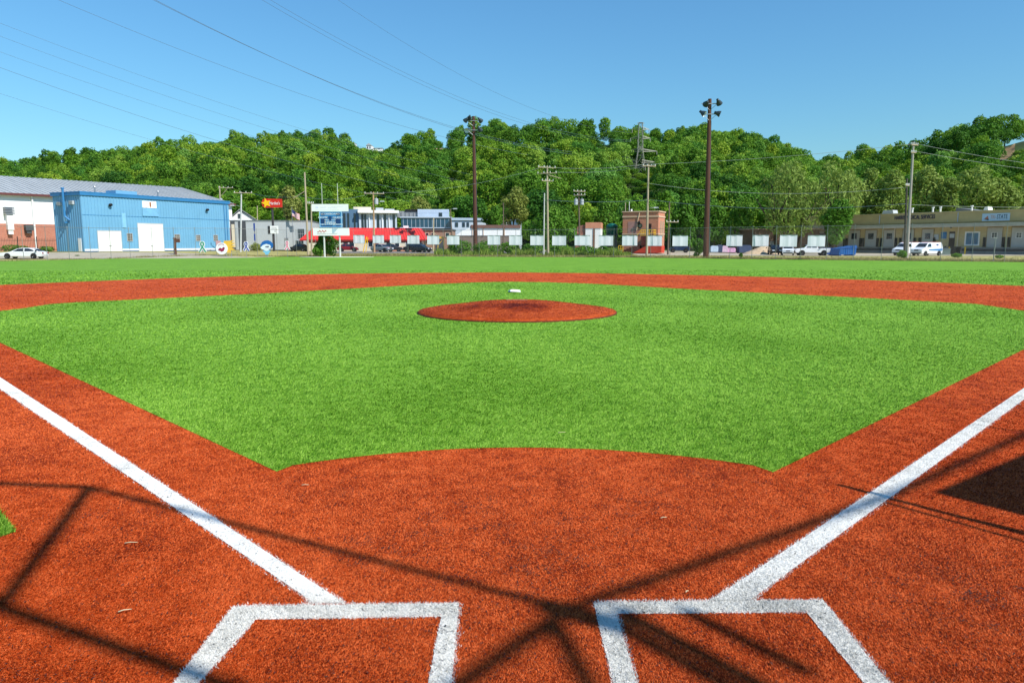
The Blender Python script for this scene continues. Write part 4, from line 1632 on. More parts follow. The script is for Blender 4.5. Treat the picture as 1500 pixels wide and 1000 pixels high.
for lab, px, m_ in boll:
    x, _ = fr.hit(px, 372, -3.5)
    q = fr.a + fr.u * x + fr.n * -3.5
    b = B()
    b.cyl((0, 0, 0), (0, 0, 1.25), 0.11, n=8)
    b.lathe([(0.11, 1.25), (0.07, 1.33), (0.0, 1.35)], (0, 0, 0), n=8)
    o = b.build('bollard', m_)
    o.location = (q.x, q.y, 0)
    tag(o, lab, 'bollard', 'bollards in front of the loading docks')

# =================================================================== fence, panels, signs on the fence
fence = thing('chain_link_fence', 'tall chain link outfield fence running behind the whole field', 'fence', (0, 0, 0))
fx = [p for p in edge_w]
line = []
for x, y in fx:
    line.append(Vector((x, y + 0.6, gz(x, y + 0.6) - 0.03)))
line = line[1:-1]
line = [Vector((-75, edge_y(-75) + 0.6, 0))] + line + [Vector((66, edge_y(66) + 0.6, 0))]
FH = 4.05


def along(line, step):
    out, acc = [], 0.0
    nxt = 0.0
    for a, b_ in zip(line, line[1:]):
        L = (b_ - a).length
        while nxt <= acc + L:
            out.append(a.lerp(b_, (nxt - acc) / L))
            nxt += step
        acc += L
    return out


posts = along(line, 2.95)
galv = mat('dull galvanised pipe', (150, 152, 146), k=0.8, var=0.15, rough=0.5, metal=0.4)
for p in posts:
    b = B()
    b.cyl(p, p + Vector((0, 0, FH + 0.08)), 0.03, n=6)
    b.lathe([(0.05, FH + 0.08), (0.03, FH + 0.14), (0, FH + 0.15)], p, n=6)
    b.build('post', galv, fence)
b = B()
b.tube([p + Vector((0, 0, FH)) for p in posts], 0.024, 5)
b.tube([p + Vector((0, 0, 0.12)) for p in posts], 0.008, 3)
b.build('top_rail', galv, fence)
wires = along(line, 0.22)
vs = []
k = int(FH / 0.22)
for i in range(len(wires)):
    for sgn in (1, -1):
        j = i + sgn * k
        p = wires[i] + Vector((0, 0, 0.05))
        if 0 <= j < len(wires):
            q = wires[j] + Vector((0, 0, FH))
            w_ = 0.0022
            vs += [(p.x - w_, p.y, p.z), (p.x + w_, p.y, p.z), (q.x + w_, q.y, q.z), (q.x - w_, q.y, q.z)]
o = np_mesh('wire_mesh', np.array(vs), 4, [galv], None, fence)

banner_m = mat('pale banner back', (228, 228, 236), k=0.80, var=0.05, scale=1.2, rough=0.6)
PAN = [(518, 534, 344.0, 356, 'before the red roof, next to the scoreboard'),
       (546.5, 562.5, 344.3, 356, 'above the silver car, beside the utility pole'),
       (571.5, 587.5, 344.3, 356, 'above the gap between silver and black cars'),
       (597, 614.5, 344.5, 357, 'above the black car by the red roof end'),
       (626, 643.5, 344.8, 358, 'left of two between the red roof and white hall'),
       (655, 673, 345, 358.2, 'at the left end of the green weeds'),
       (714.5, 733, 345, 358.5, 'before the white hall, right of the floodlight pole'),
       (746, 765, 345, 359, 'at the right end of the white hall'),
       (777, 796.5, 345, 359.3, 'touching the pale twin utility poles on their left'),
       (809, 829.5, 345.2, 359.5, 'first right of the pale twin utility poles'),
       (842, 864.5, 345, 359.6, 'before the small salmon house and the transformer pole'),
       (877, 898.5, 345.2, 360, 'below the dark green tank'),
       (911.5, 934, 345.2, 360, 'below the bricked up window of the pump house'),
       (948.5, 970, 345.4, 360.4, 'above the red painted base of the pump house'),
       (985, 1008, 345.6, 360.8, 'above the blue car, right of the pump house'),
       (1064, 1088, 345, 361, 'above the pink wrapped bundles'),
       (1102, 1126.5, 345, 361.2, 'above the tan gravel heap'),
       (1142, 1168, 345, 362, 'above the front of the white van'),
       (1183, 1209.5, 345.5, 361.8, 'above the white pickup truck beside the blue dumpster')]
for px0, px1, py0, py1, lab in PAN:
    # stand on the fence: find the fence depth at this column
    bx = (px0 + px1) / 2
    best = min(posts, key=lambda p: abs(pxof(p.x, p.y) - bx))
    d = best.y - CY - 0.12
    a, c = at(px0, py1, d), at(px1, py0, d)
    hw, hz = (c.x - a.x) / 2, (c.z - a.z)
    t = thing('fence_banner', 'pale blank banner on the fence ' + lab, 'panel', ((a.x + c.x) / 2, a.y, a.z), 0, 'pale banner panels along the outfield fence')
    b = B()
    nx = 6
    for i in range(nx):
        x0 = -hw + 2 * hw * i / nx
        x1 = -hw + 2 * hw * (i + 1) / nx
        y0_, y1_ = 0.03 * math.sin(i * 2.1 + px0), 0.03 * math.sin((i + 1) * 2.1 + px0)
        b.add([(x0, y0_ - 0.012, 0), (x1, y1_ - 0.012, 0), (x1, y1_ - 0.012, hz), (x0, y0_ - 0.012, hz), (x0, y0_ + 0.012, 0), (x1, y1_ + 0.012, 0), (x1, y1_ + 0.012, hz), (x0, y0_ + 0.012, hz)], [(0, 1, 2, 3), (7, 6, 5, 4), (0, 4, 5, 1), (3, 2, 6, 7)])
    b.build('banner_sheet', banner_m, t)
    b = B()
    for z in (0.0, hz):
        b.box(-hw - 0.02, hw + 0.02, -0.05, -0.02 if z else -0.045, z - 0.025, z + 0.025)
    b.build('edge_hem', steel, t)

# --- old timber stump post -----------------------------------------------------
p = at(257.5, 376.3, 107)
o = thing('timber_post', 'weathered brown timber post standing alone before the blue warehouse', 'post', (p.x, p.y, 0))
zt = at(257, 347, 107).z
wood = mat('weathered timber', (104, 72, 56), k=0.8, var=0.35, scale=2.5, rough=0.95, stretch=(6, 6, 0.6), bump=0.4)
b = B()
b.cyl((0, 0, 0), (0, 0, zt * 0.5), 0.23, 0.21, n=9)
b.cyl((0, 0, zt * 0.5), (0.05, 0, zt - 0.25), 0.21, 0.2, n=9)
b.add([(-0.2, -0.2, zt - 0.25), (0.28, -0.2, zt - 0.25), (0.28, 0.2, zt - 0.25), (-0.2, 0.2, zt - 0.25), (-0.12, -0.15, zt), (0.2, -0.12, zt - 0.1), (0.22, 0.12, zt - 0.15), (-0.15, 0.1, zt - 0.05)], [(0, 1, 5, 4), (1, 2, 6, 5), (2, 3, 7, 6), (3, 0, 4, 7), (4, 5, 6, 7)])
b.build('post_body', wood, o)
b = B()
b.box(0.2, 0.75, -0.12, 0.1, zt - 0.75, zt - 0.2)
b.build('wooden_block', wood, o)

# --- cut out signs -------------------------------------------------------------
def strip(pts, w):
    out = []
    L, Rr = [], []
    for i, (x, z) in enumerate(pts):
        x0, z0 = pts[max(i - 1, 0)]
        x1, z1 = pts[min(i + 1, len(pts) - 1)]
        dx, dz = x1 - x0, z1 - z0
        l = math.hypot(dx, dz) or 1
        nx_, nz_ = -dz / l, dx / l
        L.append((x + nx_ * w / 2, z + nz_ * w / 2))
        Rr.append((x - nx_ * w / 2, z - nz_ * w / 2))
    return L, Rr


def add_strip(b, pts, w, y0, y1):
    L, Rr = strip(pts, w)
    for i in range(len(pts) - 1):
        q = [Rr[i], Rr[i + 1], L[i + 1], L[i]]
        b.prism(q, y0, y1)


ribbon_path_a = [(-0.36, 0.0), (0.0, 0.62), (0.17, 0.93), (0.14, 1.14), (0.0, 1.24)]
ribbon_path_b = [(0.36, 0.0), (0.0, 0.62), (-0.17, 0.93), (-0.14, 1.14), (0.0, 1.24)]
for px, py0, py1, D, rgb, lab, sc in ((297, 353, 369, 107, (30, 158, 116), 'green awareness ribbon cutout on the fence before the blue warehouse', 1.12),
                                      (361, 353.5, 367.5, 107, (34, 64, 160), 'blue awareness ribbon cutout on the fence left of the blue wave sign', 1.0),
                                      (421, 352.5, 366, 108, (240, 130, 160), 'pink awareness ribbon cutout on the fence left of the scoreboard', 0.9)):
    a, c = at(px, py1, D), at(px, py0, D)
    k = (c.z - a.z) / 1.36
    t = thing('ribbon_sign', lab, 'sign', (a.x, a.y, a.z), 0, 'ribbon cutouts on the fence')
    b = B()
    add_strip(b, [(x * k * sc, z * k + 0.05) for x, z in ribbon_path_a], 0.36 * k, 0.0, 0.02)
    add_strip(b, [(x * k * sc, z * k + 0.05) for x, z in ribbon_path_b], 0.36 * k, 0.022, 0.04)
    b.build('backing_board', white_p, t)
    b = B()
    add_strip(b, [(x * k * sc, z * k + 0.05) for x, z in ribbon_path_a], 0.15 * k, -0.03, -0.012)
    add_strip(b, [(x * k * sc, z * k + 0.05) for x, z in ribbon_path_b], 0.15 * k, -0.011, -0.002)
    b.build('ribbon', mat('ribbon %d' % px, rgb), t)
    b = B()
    b.cyl((0, 0.06, -a.z), (0, 0.06, 0.7 * k), 0.03, n=6)
    b.build('stake', steel, t)

D = 106.5
a, c = at(331, 373, D), at(331, 351.5, D)
t = thing('ball_sign', 'round baseball cutout with yellow flames trailing to the right', 'sign', (a.x, a.y, a.z))
hh = c.z - a.z
k = D / 1064.0
r = 8.6 * k
zc = hh * 0.44
b = B()
n = 28
b.prism([(-5.5 * k + r * math.cos(2 * PI * i / n), zc + r * math.sin(2 * PI * i / n)) for i in range(n)], -0.04, 0.03)
b.build('ball', white_p, t)
b = B()
fl_ = [(-2 * k, hh * 0.97), (13 * k, hh), (8 * k, hh * 0.86), (14.5 * k, hh * 0.80), (8 * k, hh * 0.68), (15 * k, hh * 0.60), (9 * k, hh * 0.50), (14 * k, hh * 0.36), (7 * k, hh * 0.30), (8 * k, hh * 0.14), (0, hh * 0.2), (-4 * k, hh * 0.5)]
b.prism(fl_[::-1], 0.032, 0.08)
b.build('flame', mat('flame yellow', (238, 190, 70)), t)
b = B()
b.prism([(-13.5 * k, hh * 0.62), (-11 * k, hh * 0.6), (-6 * k, hh * 0.86), (-7.5 * k, hh * 0.99), (-14 * k, hh * 0.97)], 0.032, 0.07)
b.build('flame_tip', mat('dusty pink', (206, 160, 160)), t)
b = B()
red = mat('maroon print', (150, 44, 74))
for (x, z, rr) in ((-7.5, 0.38, 2.4), (-4.0, 0.36, 2.2), (-2.6, 0.46, 1.8), (-5.6, 0.30, 1.8), (-9.6, 0.36, 1.2)):
    b.prism([(x * k + rr * k * math.cos(2 * PI * i / 10), hh * z + rr * k * math.sin(2 * PI * i / 10)) for i in range(10)], -0.05 - rr * 0.002, -0.041)
for i in range(7):
    an = R(60 + i * 12)
    x, z = -5.5 * k + r * 0.75 * math.cos(an), zc + r * 0.75 * math.sin(an)
    b.box(x - 0.03, x + 0.03, -0.047, -0.041, z - 0.09, z + 0.09)
b.build('printed_mark', red, t)
b = B()
b.cyl((0, 0.12, -a.z), (0, 0.12, hh * 0.7), 0.05, n=6)
b.cyl((0.8, 0.12, -a.z), (0.8, 0.12, hh * 0.7), 0.05, n=6)
b.build('stake', steel, t)

D = 107
a, c = at(391, 373, D), at(391, 351.5, D)
t = thing('wave_sign', 'blue curling wave cutout with a white centre on the fence', 'sign', (a.x, a.y, a.z))
hh = c.z - a.z
k = D / 1064.0
b = B()
pts = [(-9, .52), (-8.5, .70), (-6, .88), (-2, .985), (3, 1.0), (7, .92), (9.6, .78), (10, .62), (8.6, .48), (6, .42), (7.0, .58), (5, .70), (0, .76), (-5, .68)]
b.prism([(x * k, z * hh) for x, z in pts][::-1], -0.04, 0.0)
b.build('wave', mat('wave blue', (30, 104, 180)), t)
b = B()
pts = [(-9, .50), (-5, .665), (0, .745), (5, .685), (6.6, .57), (5, .45), (2, .40), (4, .34), (0, .26), (-4, .34), (-7, .42)]
b.prism([(x * k, z * hh) for x, z in pts][::-1], -0.05, 0.002)
wc = b.build('wave_centre', mat('white print', (232, 238, 246)), t)
b = B()
b.prism([(q[0] * k, q[1] * hh) for q in [(-1, .60), (3.5, .62), (4.4, .55), (2, .50), (-2, .54)]][::-1], -0.06, -0.052)
b.build('printed_mark', mat('slate print', (110, 110, 130)), wc)
b = B()
pts = [(-6, .25), (-2, .33), (0, .25), (3, .33), (6, .27), (4, .16), (2, .02), (-2, .02), (-3, .15)]
b.prism([(x * k, z * hh) for x, z in pts][::-1], -0.03, 0.01)
b.build('splash', mat('light blue print', (130, 196, 230)), t)
b = B()
b.cyl((0, 0.08, -a.z), (0, 0.08, hh * 0.6), 0.05, n=6)
b.build('stake', steel, t)

# --- scoreboard ------------------------------------------------------------------
D = 108.5
p = at(486, 372, D)
sb = thing('scoreboard', 'blue scoreboard between white header and sponsor panels on two posts', 'scoreboard', (p.x, p.y, 0))
kx = D / 1054.7 * 0.995


def sx_(px):
    return at(px, 340, D).x - p.x


def sz_(py):
    return at(486, py, D).z


pale_post = mat('pale steel post', (214, 216, 206), k=0.8, var=0.08)
for px in (474.3, 497.2):
    b = B()
    b.cyl((sx_(px), 0.15, 0), (sx_(px), 0.15, sz_(345)), 0.13, n=8)
    b.cyl((sx_(px) - 0.1, 0.15, sz_(345)), (sx_(px) - 0.1, 0.15, sz_(268)), 0.06, 0.04, n=8)
    b.build('post', pale_post, sb)
b = B()
b.box(sx_(458.3), sx_(511.6), -0.12, 0.05, sz_(309.3), sz_(298.7))
hd = b.build('header_panel', white_p, sb)
b = B()
for a0, a1, q0, q1 in ((464, 468, 302.5, 305), (470, 480, 303, 303.8), (482, 496, 304.2, 304.8), (487, 505, 302, 302.5), (464, 498, 306.6, 306.9)):
    b.box(sx_(a0), sx_(a1), -0.126, -0.121, sz_(q1), sz_(q0))
b.build('faint_lettering', mat('faint violet print', (214, 216, 236)), hd)
bm_blue = mat('scoreboard blue', (58, 136, 196), k=0.8, var=0.05)
b = B()
b.box(sx_(469.2), sx_(502), -0.15, 0.05, sz_(333), sz_(309.6))
bd = b.build('score_panel', bm_blue, sb)
b = B()
pale = mat('pale blue trim', (170, 214, 240))
for a0, a1, q0, q1 in ((469.2, 470, 309.6, 333), (501.2, 502, 309.6, 333), (470.02, 501.18, 332.3, 333), (470.02, 501.18, 309.6, 310.2)):
    b.box(sx_(a0), sx_(a1), -0.18, -0.151, sz_(q1), sz_(q0))
b.build('border', pale, bd)
b = B()
dig = mat('dark digit panel', (22, 62, 112), var=0.25, scale=3)
for a0, a1, q0, q1 in ((471.5, 477, 311.5, 315.5), (493.5, 499.5, 311.5, 315.5), (471, 478, 320, 327), (492.5, 499.8, 320, 327), (482.8, 487, 316.5, 323), (479.5, 482.2, 317.5, 320), (488, 491, 317.5, 320), (471.5, 488, 330, 331.3), (493, 499, 330, 331.3)):
    b.box(sx_(a0), sx_(a1), -0.165, -0.151, sz_(q1), sz_(q0))
b.build('digit_window', dig, bd)
for tx, px, py, s_ in (('SCOREBOARD', 485, 313.2, 0.26), ('HOME', 474.5, 318.4, 0.30), ('GUEST', 496, 318.6, 0.30), ('BALL', 480.3, 322, 0.2), ('OUT', 489.8, 322, 0.2), ('INNING', 484.8, 325.4, 0.28), ('STRIKE', 484.5, 328.0, 0.28), ('HITS', 474.5, 328.5, 0.24), ('ERRORS', 496, 328.4, 0.24)):
    text_mesh(tx, s_ * 1.25, 'lettering', white_p, bd, sx_(px), -0.16, sz_(py), ex=0.008, sx=1.35)
b = B()
b.box(sx_(459), sx_(512), -0.12, 0.05, sz_(344.8), sz_(333.6))
lw = b.build('sponsor_banner', white_p, sb)
b = B()
b.slot(0)
for a0, a1, q0, q1 in ((465, 478, 342, 342.8), (478.5, 494, 342.2, 342.8)):
    b.box(sx_(a0), sx_(a1), -0.126, -0.121, sz_(q1), sz_(q0))
b.slot(1)
b.tube([(sx_(466 + 0.9 * i), -0.13, sz_(338.5 + 1.6 * math.sin(i * 1.35))) for i in range(15)], 0.05, 4)
b.slot(2)
b.box(sx_(487), sx_(495.5), -0.125, -0.121, sz_(341.5), sz_(334.4))
b.slot(3)
b.prism([(sx_(489.5), sz_(341)), (sx_(492), sz_(338.5)), (sx_(495), sz_(335)), (sx_(496), sz_(341.2))], -0.135, -0.126)
b.build('faint_artwork', [mat('grey print', (170, 166, 166)), mat('rose print', (206, 120, 124)), mat('slate blue print', (176, 196, 210)), white_p], lw)

pad = B()
cx_, cy_ = p.x + 0.8, p.y - 0.2
pad.prism([(0, 0), (1, 0), (1, 1)], 0, 0.01) if False else None
pts = []
for i in range(24):
    a = 2 * PI * i / 24
    pts.append((cx_ + 5.6 * math.cos(a), cy_ + 2.4 * math.sin(a)))
pad.add([(x, y, 0.02) for x, y in pts] + [(x, y, -0.1) for x, y in pts], [tuple(range(24))] + [(i, 24 + i, 24 + (i + 1) % 24, (i + 1) % 24) for i in range(24)])
tag(pad.build('gravel_pad', mat('pale gravel', (226, 222, 206), k=0.85, var=0.15, scale=4)), 'pale gravel strip under the scoreboard', None, None, 'structure')

# =================================================================== poles
brown_wood = mat('dark creosoted wood', (98, 66, 52), k=0.8, var=0.3, scale=1.2, rough=0.9, stretch=(5, 5, 0.4))
grey_wood = mat('grey weathered pole', (190, 174, 146), k=0.8, var=0.2, scale=1.2, rough=0.9, stretch=(5, 5, 0.4))
dull_wood = mat('dull pole', (120, 104, 88), k=0.8, var=0.25, scale=1.2, rough=0.9, stretch=(5, 5, 0.4))
ins = mat('pale insulator', (214, 216, 210))
lampm = mat('floodlight shell', (52, 66, 72), k=0.9, var=0.1, rough=0.4)
lampi = mat('floodlight bowl', (226, 236, 240), rough=0.3)


def floodlight(par, c, aim, r=0.5):
    ax = Vector(aim).normalized()
    b = B()
    b.lathe([(0.0, -0.55), (0.16, -0.55), (0.2, -0.3), (r * 0.75, -0.05), (r, 0.32)], c, ax, 14)
    o = b.build('floodlight', lampm, par, True)
    g = B()
    g.lathe([(r * 0.98, 0.318), (r * 0.7, 0.06), (0.16, -0.12), (0.0, -0.14)], c, ax, 14)
    g.build('reflector', lampi, o, True)
    return o


def light_pole(px, pyb, pyt, D, label, arms):
    a, c = at(px[0], pyb, D), at(px[1], pyt, D)
    t = thing('floodlight_pole', label, 'floodlight pole', (a.x, a.y, gz(a.x, a.y)), 0, 'tall brown floodlight poles beyond the outfield')
    h = c.z - t.location.z
    lean = c.x - a.x
    b = B()
    b.cyl((0, 0, -0.3), (lean, 0, h), 0.40, 0.24, n=12)
    b.build('pole', brown_wood, t)
    for (dz, w_, lamps) in arms:
        z = h - dz
        xc = lean * (z / h)
        b = B()
        b.box(xc - w_, xc + w_, -0.36, -0.25, z - 0.06, z + 0.06)
        b.cyl((xc - w_ * 0.8, -0.3, z), (xc, -0.2, z - 0.9), 0.03, n=5)
        b.cyl((xc + w_ * 0.8, -0.3, z), (xc, -0.2, z - 0.9), 0.03, n=5)
        arm = b.build('crossarm', steel, t)
        for (dx, up, aim) in lamps:
            floodlight(t, (xc + dx, -0.55, z + up), aim, 0.44)
    b = B()
    b.tube([(0.4, -0.1, 0.5), (lean * 0.5 + 0.33, -0.1, h * 0.5), (lean + 0.26, -0.1, h - 3)], 0.05, 5)
    b.build('conduit', dgrey, t)
    return t


light_pole((696.8, 694), 373.0, 170.5, 131, 'tall brown floodlight pole before the white hall', [(0.8, 1.5, [(-1.3, 0.1, (-0.6, 0.5, -0.55)), (-0.7, 0.5, (-0.2, 0.8, -0.4)), (1.2, 0.05, (0.5, 0.6, -0.5))]), (2.4, 1.3, [(-1.1, 0, (-0.3, -0.8, -0.5)), (1.1, 0.1, (0.4, 0.5, -0.5))])])
light_pole((1034, 1040.3), 377.4, 145.5, 104, 'tallest brown floodlight pole, standing beside the dark green bush', [(0.7, 1.2, [(-0.62, 0.0, (-0.1, 0.9, -0.3)), (1.1, 0.15, (0.5, 0.5, -0.6))]), (2.1, 1.2, [(-1.05, 0.1, (0.75, -0.35, -0.55)), (1.05, 0.05, (0.9, -0.2, -0.35))])])


def utility_pole(px, pyb, pyt, D, label, m, r=0.16, arms=(), extras=(), name='utility_pole', group='timber utility poles behind the field'):
    a, c = at(px[0], pyb, D), at(px[1], pyt, D)
    t = thing(name, label, 'utility pole', (a.x, a.y, gz(a.x, a.y) - 0.1), 0, group)
    h = c.z - t.location.z
    lean = c.x - a.x
    b = B()
    b.cyl((0, 0, -0.2), (lean, 0, h), r, r * 0.68, n=9)
    b.build('pole', m, t)
    for (dz, l_, r_, skew) in arms:
        z = h - dz
        xc = lean * z / h
        b = B()
        b.cyl((xc - l_, -0.2 - skew * l_, z), (xc + r_, -0.2 + skew * r_, z), 0.07, n=6)
        ar = b.build('crossarm', grey_wood, t)
        b = B()
        w_ = l_ + r_
        for q in (0.04, 0.34, 0.66, 0.96):
            x = xc - l_ + w_ * q
            yy_ = -0.2 + skew * (x - xc)
            b.lathe([(0.05, 0.06), (0.085, 0.1), (0.085, 0.2), (0.05, 0.24), (0.07, 0.3), (0, 0.33)], (x, yy_, z), n=6)
        b.build('insulator', ins, ar)
    for e in extras:
        kind, dz, dx = e[0], e[1], e[2]
        z = h - dz
        xc = lean * z / h
        if kind == 'transformer':
            b = B()
            b.lathe([(0, -0.5), (0.3, -0.5), (0.33, -0.45), (0.33, 0.4), (0.36, 0.42), (0.3, 0.52), (0, 0.55)], (xc + dx, -0.1, z), n=12)
            b.cyl((xc, 0, z), (xc + dx, -0.1, z), 0.05, n=5)
            b.cyl((xc + dx, -0.1, z + 0.5), (xc + dx, -0.1, z + 0.8), 0.05, n=5)
            b.build('transformer', lgrey, t)
        elif kind == 'lamp':
            b = B()
            b.tube([(xc, 0, z), (xc + dx * 0.6, -0.1, z + 0.25), (xc + dx, -0.1, z + 0.2)], 0.035, 5)
            ar = b.build('lamp_arm', steel, t)
            b = B()
            s_ = 1 if dx > 0 else -1
            b.prism([(min(0, s_ * 0.8), -0.06), (max(0, s_ * 0.8), -0.06), (max(0, s_ * 0.8) - 0.1, 0.14), (min(0, s_ * 0.8) + 0.1, 0.14)], -0.16, 0.16)
            lm = b.build('lamp_head', lgrey, t)
            lm.location = (xc + dx, -0.1, z + 0.2)
        elif kind == 'guard':
            b = B()
            b.cyl((xc + dx, -0.4, 0.1), (xc + dx + e[3], -0.4, e[4]), 0.09, n=6)
            b.cyl((xc + dx + 0.5, -0.5, 0.1), (xc + dx + e[3] + 0.25, -0.5, e[4] - 0.2), 0.07, n=6)
            b.build('guy_guard', yelp, t)
        elif kind == 'brace':
            b = B()
            b.cyl((xc, 0, z), (xc + dx, -0.1, z + e[3]), 0.06, n=5)
            b.build('brace', grey_wood, t)
    return t


UP = {}
UP['a'] = utility_pole((803, 801.8), 374.5, 243, 118, 'tallest pale twin utility pole with two crowded crossarms, paired with a shorter pole', grey_wood, 0.2, ((0.3, 1.5, 1.4, 0.5), (1.2, 1.6, 1.5, -0.3), (2.4, 0.9, 1.0, 0.6)), (('brace', 1.4, 2.2, -0.6),))
UP['b'] = utility_pole((796.5, 797.8), 374.8, 283, 117.4, 'shorter bare pale pole leaning close against the tall twin pole', mat('bleached pole', (206, 206, 200), k=0.8, var=0.1), 0.14)
UP['c'] = utility_pole((947.5, 950.2), 374.3, 240.5, 116, 'pale utility pole with one top crossarm in front of the pump house', grey_wood, 0.2, ((0.35, 1.0, 1.2, 0.4),), (('lamp', 7.0, 0.9),))
UP['d'] = utility_pole((978.5, 981), 373, 296, 121, 'thin twin grey pole with a single crossarm right of the pump house', dull_wood, 0.17, ((3.3, 0.5, 1.6, 0.2),))
UP['e'] = utility_pole((1328.5, 1338.5), 377.8, 209, 98.5, 'tallest leaning pale pole before the yellow warehouse, bush at its foot', mat('pale leaning pole', (176, 170, 160), k=0.8, var=0.25, scale=1, stretch=(4, 4, 0.3)), 0.2, ((0.4, 0.5, 0.7, 0.5), (1.4, 0.4, 0.4, 0.3)))
UP['f'] = utility_pole((1325, 1329), 377, 262, 99.5, 'dark shorter pole just left of the tall leaning pole by the vans', mat('dark pole wood', (84, 80, 74), k=0.8, var=0.25), 0.17, ((1.0, 0.3, 0.3, 0.4),))
UP['g'] = utility_pole((548.5, 547), 367.5, 281, 132, 'utility pole with transformer and street lamp rising before the red roof', mat('ochre pole', (196, 160, 120), k=0.8, var=0.25, scale=1), 0.19, ((0.3, 1.5, 1.9, 0.3),), (('transformer', 1.7, 0.55), ('lamp', 1.9, 1.2), ('guard', 8, -2.0, 0.75, 2.9)))
UP['h'] = utility_pole((451.5, 446.5), 368, 252, 121, 'leaning pale utility pole left of the scoreboard', grey_wood, 0.19, (), (('brace', 3.0, -2.0, -1.2),))
UP['i'] = utility_pole((456.5, 456.2), 370, 296, 116, 'short pale pole standing close beside the left edge of the scoreboard', grey_wood, 0.15, ((0.2, 0.5, 0.4, 0.1),))
UP['j'] = utility_pole((849.5, 848), 368, 279, 133, 'utility pole carrying two pale transformers behind the fence panels', dull_wood, 0.18, ((0.2, 1.0, 1.2, 0.4), (0.9, 0.9, 1.1, -0.3)), (('transformer', 2.1, -0.55), ('transformer', 2.1, 0.55)))
UP['k'] = utility_pole((352.5, 353.8), 366, 281, 132, 'white painted utility pole beside the right end of the blue warehouse', mat('whitish pole', (214, 216, 214), k=0.8, var=0.1), 0.17, ((0.15, 1.2, 1.9, 0.2),), (('lamp', 2.6, -1.2),))
UP['l'] = utility_pole((322, 322), 330, 272, 172, 'distant pole with a braced crossarm behind the blue warehouse roof', grey_wood, 0.22, ((0.4, 0.2, 3.0, 0.2),), (('brace', 2.6, 1.9, 2.0), ('transformer', 3.4, 0.3)))
UP['m'] = utility_pole((737.3, 737.6), 362, 297, 138, 'slim rust footed pole rising behind the white hall', dull_wood, 0.13)
UP['n'] = utility_pole((634.5, 635.5), 360, 319, 136, 'short pale pole in front of the glass showroom', mat('cream pole', (214, 196, 160), k=0.8, var=0.1), 0.14, (), (('brace', 2.6, 0.6, -0.6),))
UP['o'] = utility_pole((663.5, 660), 362, 306, 138, 'slightly leaning pole at the right end of the glass showroom', dull_wood, 0.13, (), (('lamp', 0.2, 0.5),))
UP['p'] = utility_pole((916.5, 916.5), 318, 297, 150, 'short thin pole behind the roof of the pump house', grey_wood, 0.11)
UP['q'] = utility_pole((376.5, 377), 330, 301, 160, 'stub of a pale pole above the low grey building', grey_wood, 0.13)
p = at(1455, 384, 79)
o = thing('net_post', 'slim grey steel post on the verge before the dock doors at far right', 'post', (p.x, p.y, 0))
b = B()
zt = at(1455, 348.5, 79).z
b.cyl((0, 0, -0.1), (0.05, 0, zt), 0.055, n=8)
b.build('post_body', galv, o)
b = B()
b.box(-0.22, 0.2, -0.04, 0.04, zt - 0.12, zt + 0.02)
b.build('bracket', galv, o)

# --- lattice pylon ------------------------------------------------------------
D = 300
pc = at(936, 308, D)
py_ = thing('lattice_pylon', 'tall steel lattice pylon standing on the wooded slope', 'pylon', (pc.x, pc.y, pc.z - 8))
k = D / 1064.0
zof = lambda q: at(936, q, D).z - (pc.z - 8)
pyl = mat('weathered steel lattice', (176, 174, 158), k=0.8, var=0.2, rough=0.6, metal=0.2)
zt, zm, z0 = zof(181), zof(222), 0.0
wb, wm, wt = 5.2, 1.0, 0.75


def wid(z):
    return wb + (wm - wb) * min(1, z / zm) if z < zm else wm + (wt - wm) * (z - zm) / (zt - zm)


rr = 0.13
for sx0, sy0 in ((-1, -1), (1, -1), (1, 1), (-1, 1)):
    b = B()
    b.cyl((sx0 * wb, sy0 * wb, z0), (sx0 * wm, sy0 * wm, zm), rr, rr * 0.8, n=4)
    b.cyl((sx0 * wm, sy0 * wm, zm), (sx0 * wt, sy0 * wt, zt), rr * 0.8, rr * 0.7, n=4)
    b.build('leg', pyl, py_)
b = B()
lv = [0.0, 8, 15, 21, 26, 30, 33.5] + [zm + (zt - zm) * i / 4 for i in range(5)]
lv = [z for z in lv if z <= zt]
for a_, c_ in zip(lv, lv[1:]):
    for (s0, s1) in (((-1, -1), (1, -1)), ((1, -1), (1, 1)), ((1, 1), (-1, 1)), ((-1, 1), (-1, -1))):
        wa, wc_ = wid(a_), wid(c_)
        b.cyl((s0[0] * wa, s0[1] * wa, a_), (s1[0] * wc_, s1[1] * wc_, c_), 0.05, n=3)
        b.cyl((s1[0] * wa, s1[1] * wa, a_), (s0[0] * wc_, s0[1] * wc_, c_), 0.05, n=3)
        b.cyl((s0[0] * wc_, s0[1] * wc_, c_), (s1[0] * wc_, s1[1] * wc_, c_), 0.07, n=3)
b.build('bracing', pyl, py_)
ARM = {}
for q, l_, nm in ((190, 3.4, 'top'), (203, 4.0, 'hi'), (222, 6.8, 'mid'), (238, 6.8, 'low')):
    z = zof(q)
    for sd in (-1, 1):
        b = B()
        for sy0 in (-0.8, 0.8):
            b.cyl((sd * l_, 0, z), (sd * 0.8, sy0 * 0.8, z + 0.9), 0.09, n=3)
            b.cyl((sd * l_, 0, z), (sd * 0.8, sy0 * 0.8, z - 0.1), 0.09, n=3)
        b.cyl((sd * l_, 0, z), (sd * l_, 0, z - 1.3), 0.14, n=5)
        b.build('crossarm', pyl, py_)
    ARM[nm] = [Vector((pc.x - l_, pc.y, pc.z - 8 + z - 1.3)), Vector((pc.x + l_, pc.y, pc.z - 8 + z - 1.3))]
b = B()
b.box(-wt - 0.7, wt + 0.7, -0.12, 0.12, zt - 0.1, zt + 0.15)
